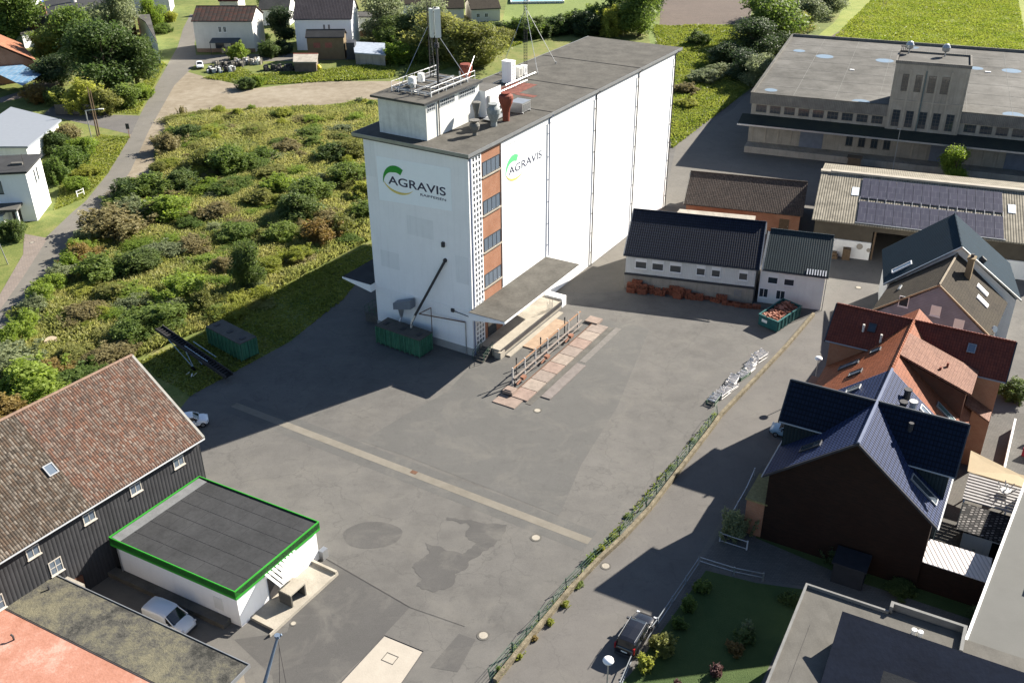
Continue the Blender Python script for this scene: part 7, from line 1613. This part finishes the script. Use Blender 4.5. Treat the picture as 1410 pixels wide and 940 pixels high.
# yellowish weeds on the wall
for i, (x, y, w, h, m) in enumerate([(714, 905, .5, .4, 'yellow'), (735, 880, .45, .4, 'rust'), (757, 858, .5, .5, 'yellow'), (778, 834, .5, .5, 'yellow'), (797, 805, .6, .4, 'green'), (815, 772, .7, .7, 'bright'), (828, 758, .5, .6, 'yellow'), (843, 740, .5, .5, 'yellow'), (865, 712, .5, .4, 'green'), (690, 925, .6, .5, 'green'), (925, 645, .5, .4, 'green'), (955, 608, .5, .4, 'green')]):
    bush(x, y, w, h, m, 'small yellow green weed tuft growing at the foot of the lane wall', 'weed tufts at the lane wall', 'weed_tuft', 'weeds', me=SMALLB[i % 3])
# --- trees upper left
tl = [(150, 128, 8.2, 15, 'dark', 'largest dense dark tree of the upper left group beside the road'), (190, 118, 6.4, 12, 'dark', 'dark tree right of the largest one closest to the road'), (112, 92, 6.8, 14, 'green', 'mid green tree behind the left side of the dark group'), (165, 58, 7.0, 14, 'grey', 'silvery green tall tree at the back of the upper left group'),
      (20, 62, 8.0, 17, 'green', 'tall tree cut by the left edge above the terracotta house'), (70, 88, 5.4, 9, 'green', 'small green tree between the white sided shed and the dark trees'), (85, 118, 5.6, 7, 'darkest', 'dark low tree above the hedge of the terrace'),
      (212, 40, 3.4, 8, 'bright', 'bright green young tree beside the white house at the top'), (392, 60, 4.2, 9, 'darkest', 'dark conifer beside the white house with the dark roof'), (375, 22, 4.0, 7, 'dark', 'dark shrub tree behind the conifer at the top')]
for (x, y, w, h, m, l) in tl: tree(x, y, w * 1.2, h * 1.08, m, l, 'trees at the upper left')
bl = [(115, 152, 6.0, 6.5, 'yellow', 'broad pale olive willow bush in front of the dark trees'), (145, 155, 4.4, 5.2, 'olive', 'olive bush right of the pale willow bush'), (175, 148, 4.5, 5.0, 'green', 'leafy bush under the right of the dark trees'), (55, 140, 4.2, 4, 'rust', 'reddish bush beside the terrace chairs'), (82, 145, 4.0, 4, 'dark', 'dark clipped bush behind the reddish one'), (195, 135, 3.4, 3, 'bright', 'small bright bush on the road verge under the dark trees'),
      (78, 210, 3.6, 4.2, 'dark', 'dark bush next to the pale roof hall'), (95, 200, 3.4, 4, 'brown', 'brownish bush between hall and poles'), (115, 212, 3.2, 3.2, 'bright', 'bright yellow green bush near the foot of the poles'), (98, 232, 3.6, 4.2, 'green', 'green bush behind the white cube house'), (82, 250, 3.4, 4.4, 'green', 'large green bush touching the white cube house'), (120, 240, 2.6, 1.6, 'yellow', 'low yellow green growth by the ditch'), (105, 262, 2.8, 2.4, 'bright', 'bright bush above the white barrier'),
      (18, 330, 2.6, 3.2, 'dark', 'dark round bush in front of the white cube house'), (340, 122, 3.0, 2.6, 'dark', 'round dark bush on the gravel below the wood stacks'), (352, 118, 2.4, 2.2, 'bright', 'bright bush beside the round dark one on the gravel'), (330, 82, 3.0, 4.4, 'bright', 'spiky bright green bush beside the wood stacks'), (235, 30, 3, 3, 'yellow', 'yellow green bush left of the cream house'), (225, 45, 3.4, 2.6, 'green', 'green bush in the shade left of the cream house'),
      (372, 78, 4, 4, 'dark', 'dark garden bush left of the white house with the dark roof'), (388, 74, 3.4, 3.4, 'darkest', 'very dark bush at the foot of the conifer'), (360, 58, 3.0, 3, 'green', 'green bush by the cottage')]
for (x, y, w, h, m, l) in bl: bush(x, y, w, h, m, l, 'bushes at the upper left')
# --- behind the silo
bt = [(527, 55, 7.0, 12, 'grey', 'silvery willow behind the grey garage'), (555, 62, 6.4, 8, 'dark', 'dark green tree right of the silvery willow'), (610, 80, 8.5, 10, 'olive', 'large olive willow behind the panel antenna mast'), (655, 90, 8.0, 9, 'olive', 'olive willow right behind the farther mast'), (590, 60, 6, 10, 'grey', 'pale willow between the dark tree and the olive one'),
      (862, 40, 6.2, 13, 'dark', 'dark tree beside the light lawn at the top'), (880, 50, 6.4, 12, 'green', 'green tree above the far roof edge of the silo'), (895, 24, 5.0, 11, 'dark', 'dark tree left of the ploughed field'), (845, 36, 4.6, 9, 'darkest', 'very dark tree casting shade on the lawn'),
      (1058, 60, 9.0, 13, 'green', 'big green tree left of the warehouse roof'), (1040, 80, 6.5, 9, 'darkest', 'dark tree in the shade beside the warehouse corner'), (1075, 25, 7.0, 10, 'bright', 'bright green tree behind the big one'), (1022, 110, 4.6, 6, 'darkest', 'dark low tree by the corner of the warehouse roof'), (1100, 35, 7, 8, 'grey', 'grey willow right of the big green tree'), (1128, 22, 6.5, 7.5, 'grey', 'silvery willow next to the field track'), (1082, 58, 6, 7, 'olive', 'olive willow touching the warehouse roof'),
      (1045, 118, 5.0, 6, 'grey', 'low grey green tree in front of the dark one by the warehouse')]
for (x, y, w, h, m, l) in bt: tree(x, y, w * 1.25, h * 1.12, m, l, 'trees behind the silo', base=.08)
bb = [(552, 88, 4.2, 5, 'bright', 'rounded light green bush right of the grey garage'), (540, 68, 4, 5, 'green', 'bush above the rounded light green one'), (575, 85, 4, 4.6, 'green', 'green bush behind the penthouse railing'), (690, 62, 4.0, 4, 'olive', 'olive bush under the clipped hedge'), (672, 62, 4, 4.6, 'green', 'green bush left of the farther mast'), (722, 52, 5, 5, 'green', 'green bush in the row under the lawn'), (742, 50, 4.5, 4.6, 'dark', 'dark bush in the row under the lawn'), (765, 47, 4.5, 4.6, 'dark', 'second dark bush in the row under the lawn'), (785, 42, 4.2, 4.6, 'green', 'green bush at the end of the row under the lawn'), (805, 48, 4.6, 6, 'darkest', 'very dark bush above the silo roof edge'), (822, 44, 5, 7, 'green', 'tall bush beside the very dark one'), (845, 50, 5, 7, 'yellow', 'yellow green bush between the dark trees'),
      (960, 62, 3.0, 3.4, 'dark', 'single round dark bush on the grass strip below the ploughed field'), (968, 62, 2.0, 2.2, 'bright', 'small bright bush beside the round dark one'), (970, 112, 4.2, 2.4, 'grey', 'low grey green bush on the grass right of the silo'), (990, 102, 3.4, 2.2, 'grey', 'second low grey green bush on the grass right of the silo'), (945, 128, 3.2, 2.0, 'brown', 'brownish bush beside the silo end wall'), (948, 146, 2.6, 1.6, 'yellow', 'yellow green clump beside the silo end wall'), (1000, 90, 5, 5, 'darkest', 'dark shaded bush left of the warehouse corner trees')]
for (x, y, w, h, m, l) in bb: bush(x, y, w * 1.2, h * 1.1, m, l, 'bushes behind the silo')
for i in range(16):
    x = 632 + i * 11; bush(x, 50 - i * .35 - (4 if i > 9 else 0), 3.0, 3.6, 'darkest' if i % 2 else 'dark', 'clipped dark hedge bush in the long hedge below the light lawn', 'long hedge below the lawn', 'hedge_bush', 'hedge')
tree(1310, 251, 3.3, 6.4, 'bright', 'small bright green tree standing before the warehouse canopy', trunk=.3, base=.1)
# garden
gl = [(1013, 738, 1.9, 2.6, 'grey', 'large round grey green shrub behind the driveway gate'), (966, 812, 1.0, 1.2, 'green', 'small shrub at the top corner of the lawn'), (948, 838, 1.0, 1.3, 'green', 'small yellowish shrub behind the railing, second from the top'), (934, 862, .8, 1.0, 'green', 'smallest green shrub behind the railing'), (912, 895, 1.3, 1.6, 'olive', 'bushy olive shrub beside the black car'), (888, 920, 1.0, 1.3, 'yellow', 'sunlit yellow green shrub behind the railing'),
      (985, 928, .7, 1.0, 'purple', 'small purple leaved shrub on the lawn'), (934, 945, .5, .7, 'purple', 'tiny purple shrub at the bottom of the lawn'), (1012, 896, 1.1, .7, 'rust', 'bed of orange flowers on the lawn'), (1025, 880, 1.1, 1.0, 'dark', 'dark leafy plant behind the orange flowers'), (1030, 868, .8, .9, 'grey', 'greyish plant at the back of the flower bed'),
      (1150, 775, 1.2, 1.6, 'darkest', 'dark shrub in the shade left of the garden store'), (1350, 870, 1.6, 2.4, 'darkest', 'dark shrub in the shade behind the flat roof house'), (1240, 815, 1.4, 1.0, 'dark', 'low dark growth under the black gable'), (1395, 548, 2.2, 2.5, 'dark', 'dark shrub in the back garden at the right edge'), (1400, 900, 1.6, 2.2, 'darkest', 'dark shrub at the lower right edge'), (1085, 830, 1.0, 1.2, 'dark', 'dark shrub beside the parapet of the flat roof house')]
for (x, y, w, h, m, l) in gl: bush(x, y, w, h, m, l, None, 'garden_shrub')
tag(foliage('tub_plant', SMALLB[0], wloc(TUB) + Vector((0, 0, .4)), .75, 1.2, 'olive'), 'bushy olive plant growing in the terracotta tub in the courtyard', 'plant')
# ================================================================== LIGHT, SKY, CAMERA
SUN_EL, SUN_AZ = 30.4, 55.2     # azimuth from +Y towards +X
W = bpy.data.worlds.new('World'); SC.world = W; W.use_nodes = True; wt = W.node_tree
bg_ = wt.nodes['Background']; sky = wt.nodes.new('ShaderNodeTexSky'); sky.sky_type = 'NISHITA'; sky.sun_disc = False
sky.sun_elevation = R_(SUN_EL); sky.sun_rotation = R_(SUN_AZ); sky.altitude = 60; sky.air_density = .9; sky.dust_density = .5; sky.ozone_density = 2.0
wt.links.new(sky.outputs[0], bg_.inputs[0]); bg_.inputs[1].default_value = .05
sl = bpy.data.lights.new('sun', 'SUN'); sl.energy = 5.0; sl.angle = R_(.5); sl.color = (1, .93, .82)
so = bpy.data.objects.new('sun', sl); COL.objects.link(so)
sd_ = Vector((math.sin(R_(SUN_AZ)) * math.cos(R_(SUN_EL)), math.cos(R_(SUN_AZ)) * math.cos(R_(SUN_EL)), math.sin(R_(SUN_EL))))
so.rotation_euler = sd_.to_track_quat('Z', 'Y').to_euler()
cam = bpy.data.cameras.new('camera'); co = bpy.data.objects.new('camera', cam); COL.objects.link(co)
cam.sensor_width = 36; cam.lens = FPX / 1410 * 36; cam.clip_start = .5; cam.clip_end = 4000
M = Matrix(((RT.x, UP.x, -FW.x), (RT.y, UP.y, -FW.y), (RT.z, UP.z, -FW.z))); co.matrix_world = Matrix.Translation((0, 0, CAMH)) @ M.to_4x4()
SC.camera = co
SC.render.engine = 'CYCLES'; SC.render.resolution_x = 1024; SC.render.resolution_y = 682
vs = SC.view_settings; vs.view_transform = 'Standard'; vs.look = 'None'; vs.gamma = 1; vs.use_curve_mapping = False; vs.exposure = 1.6
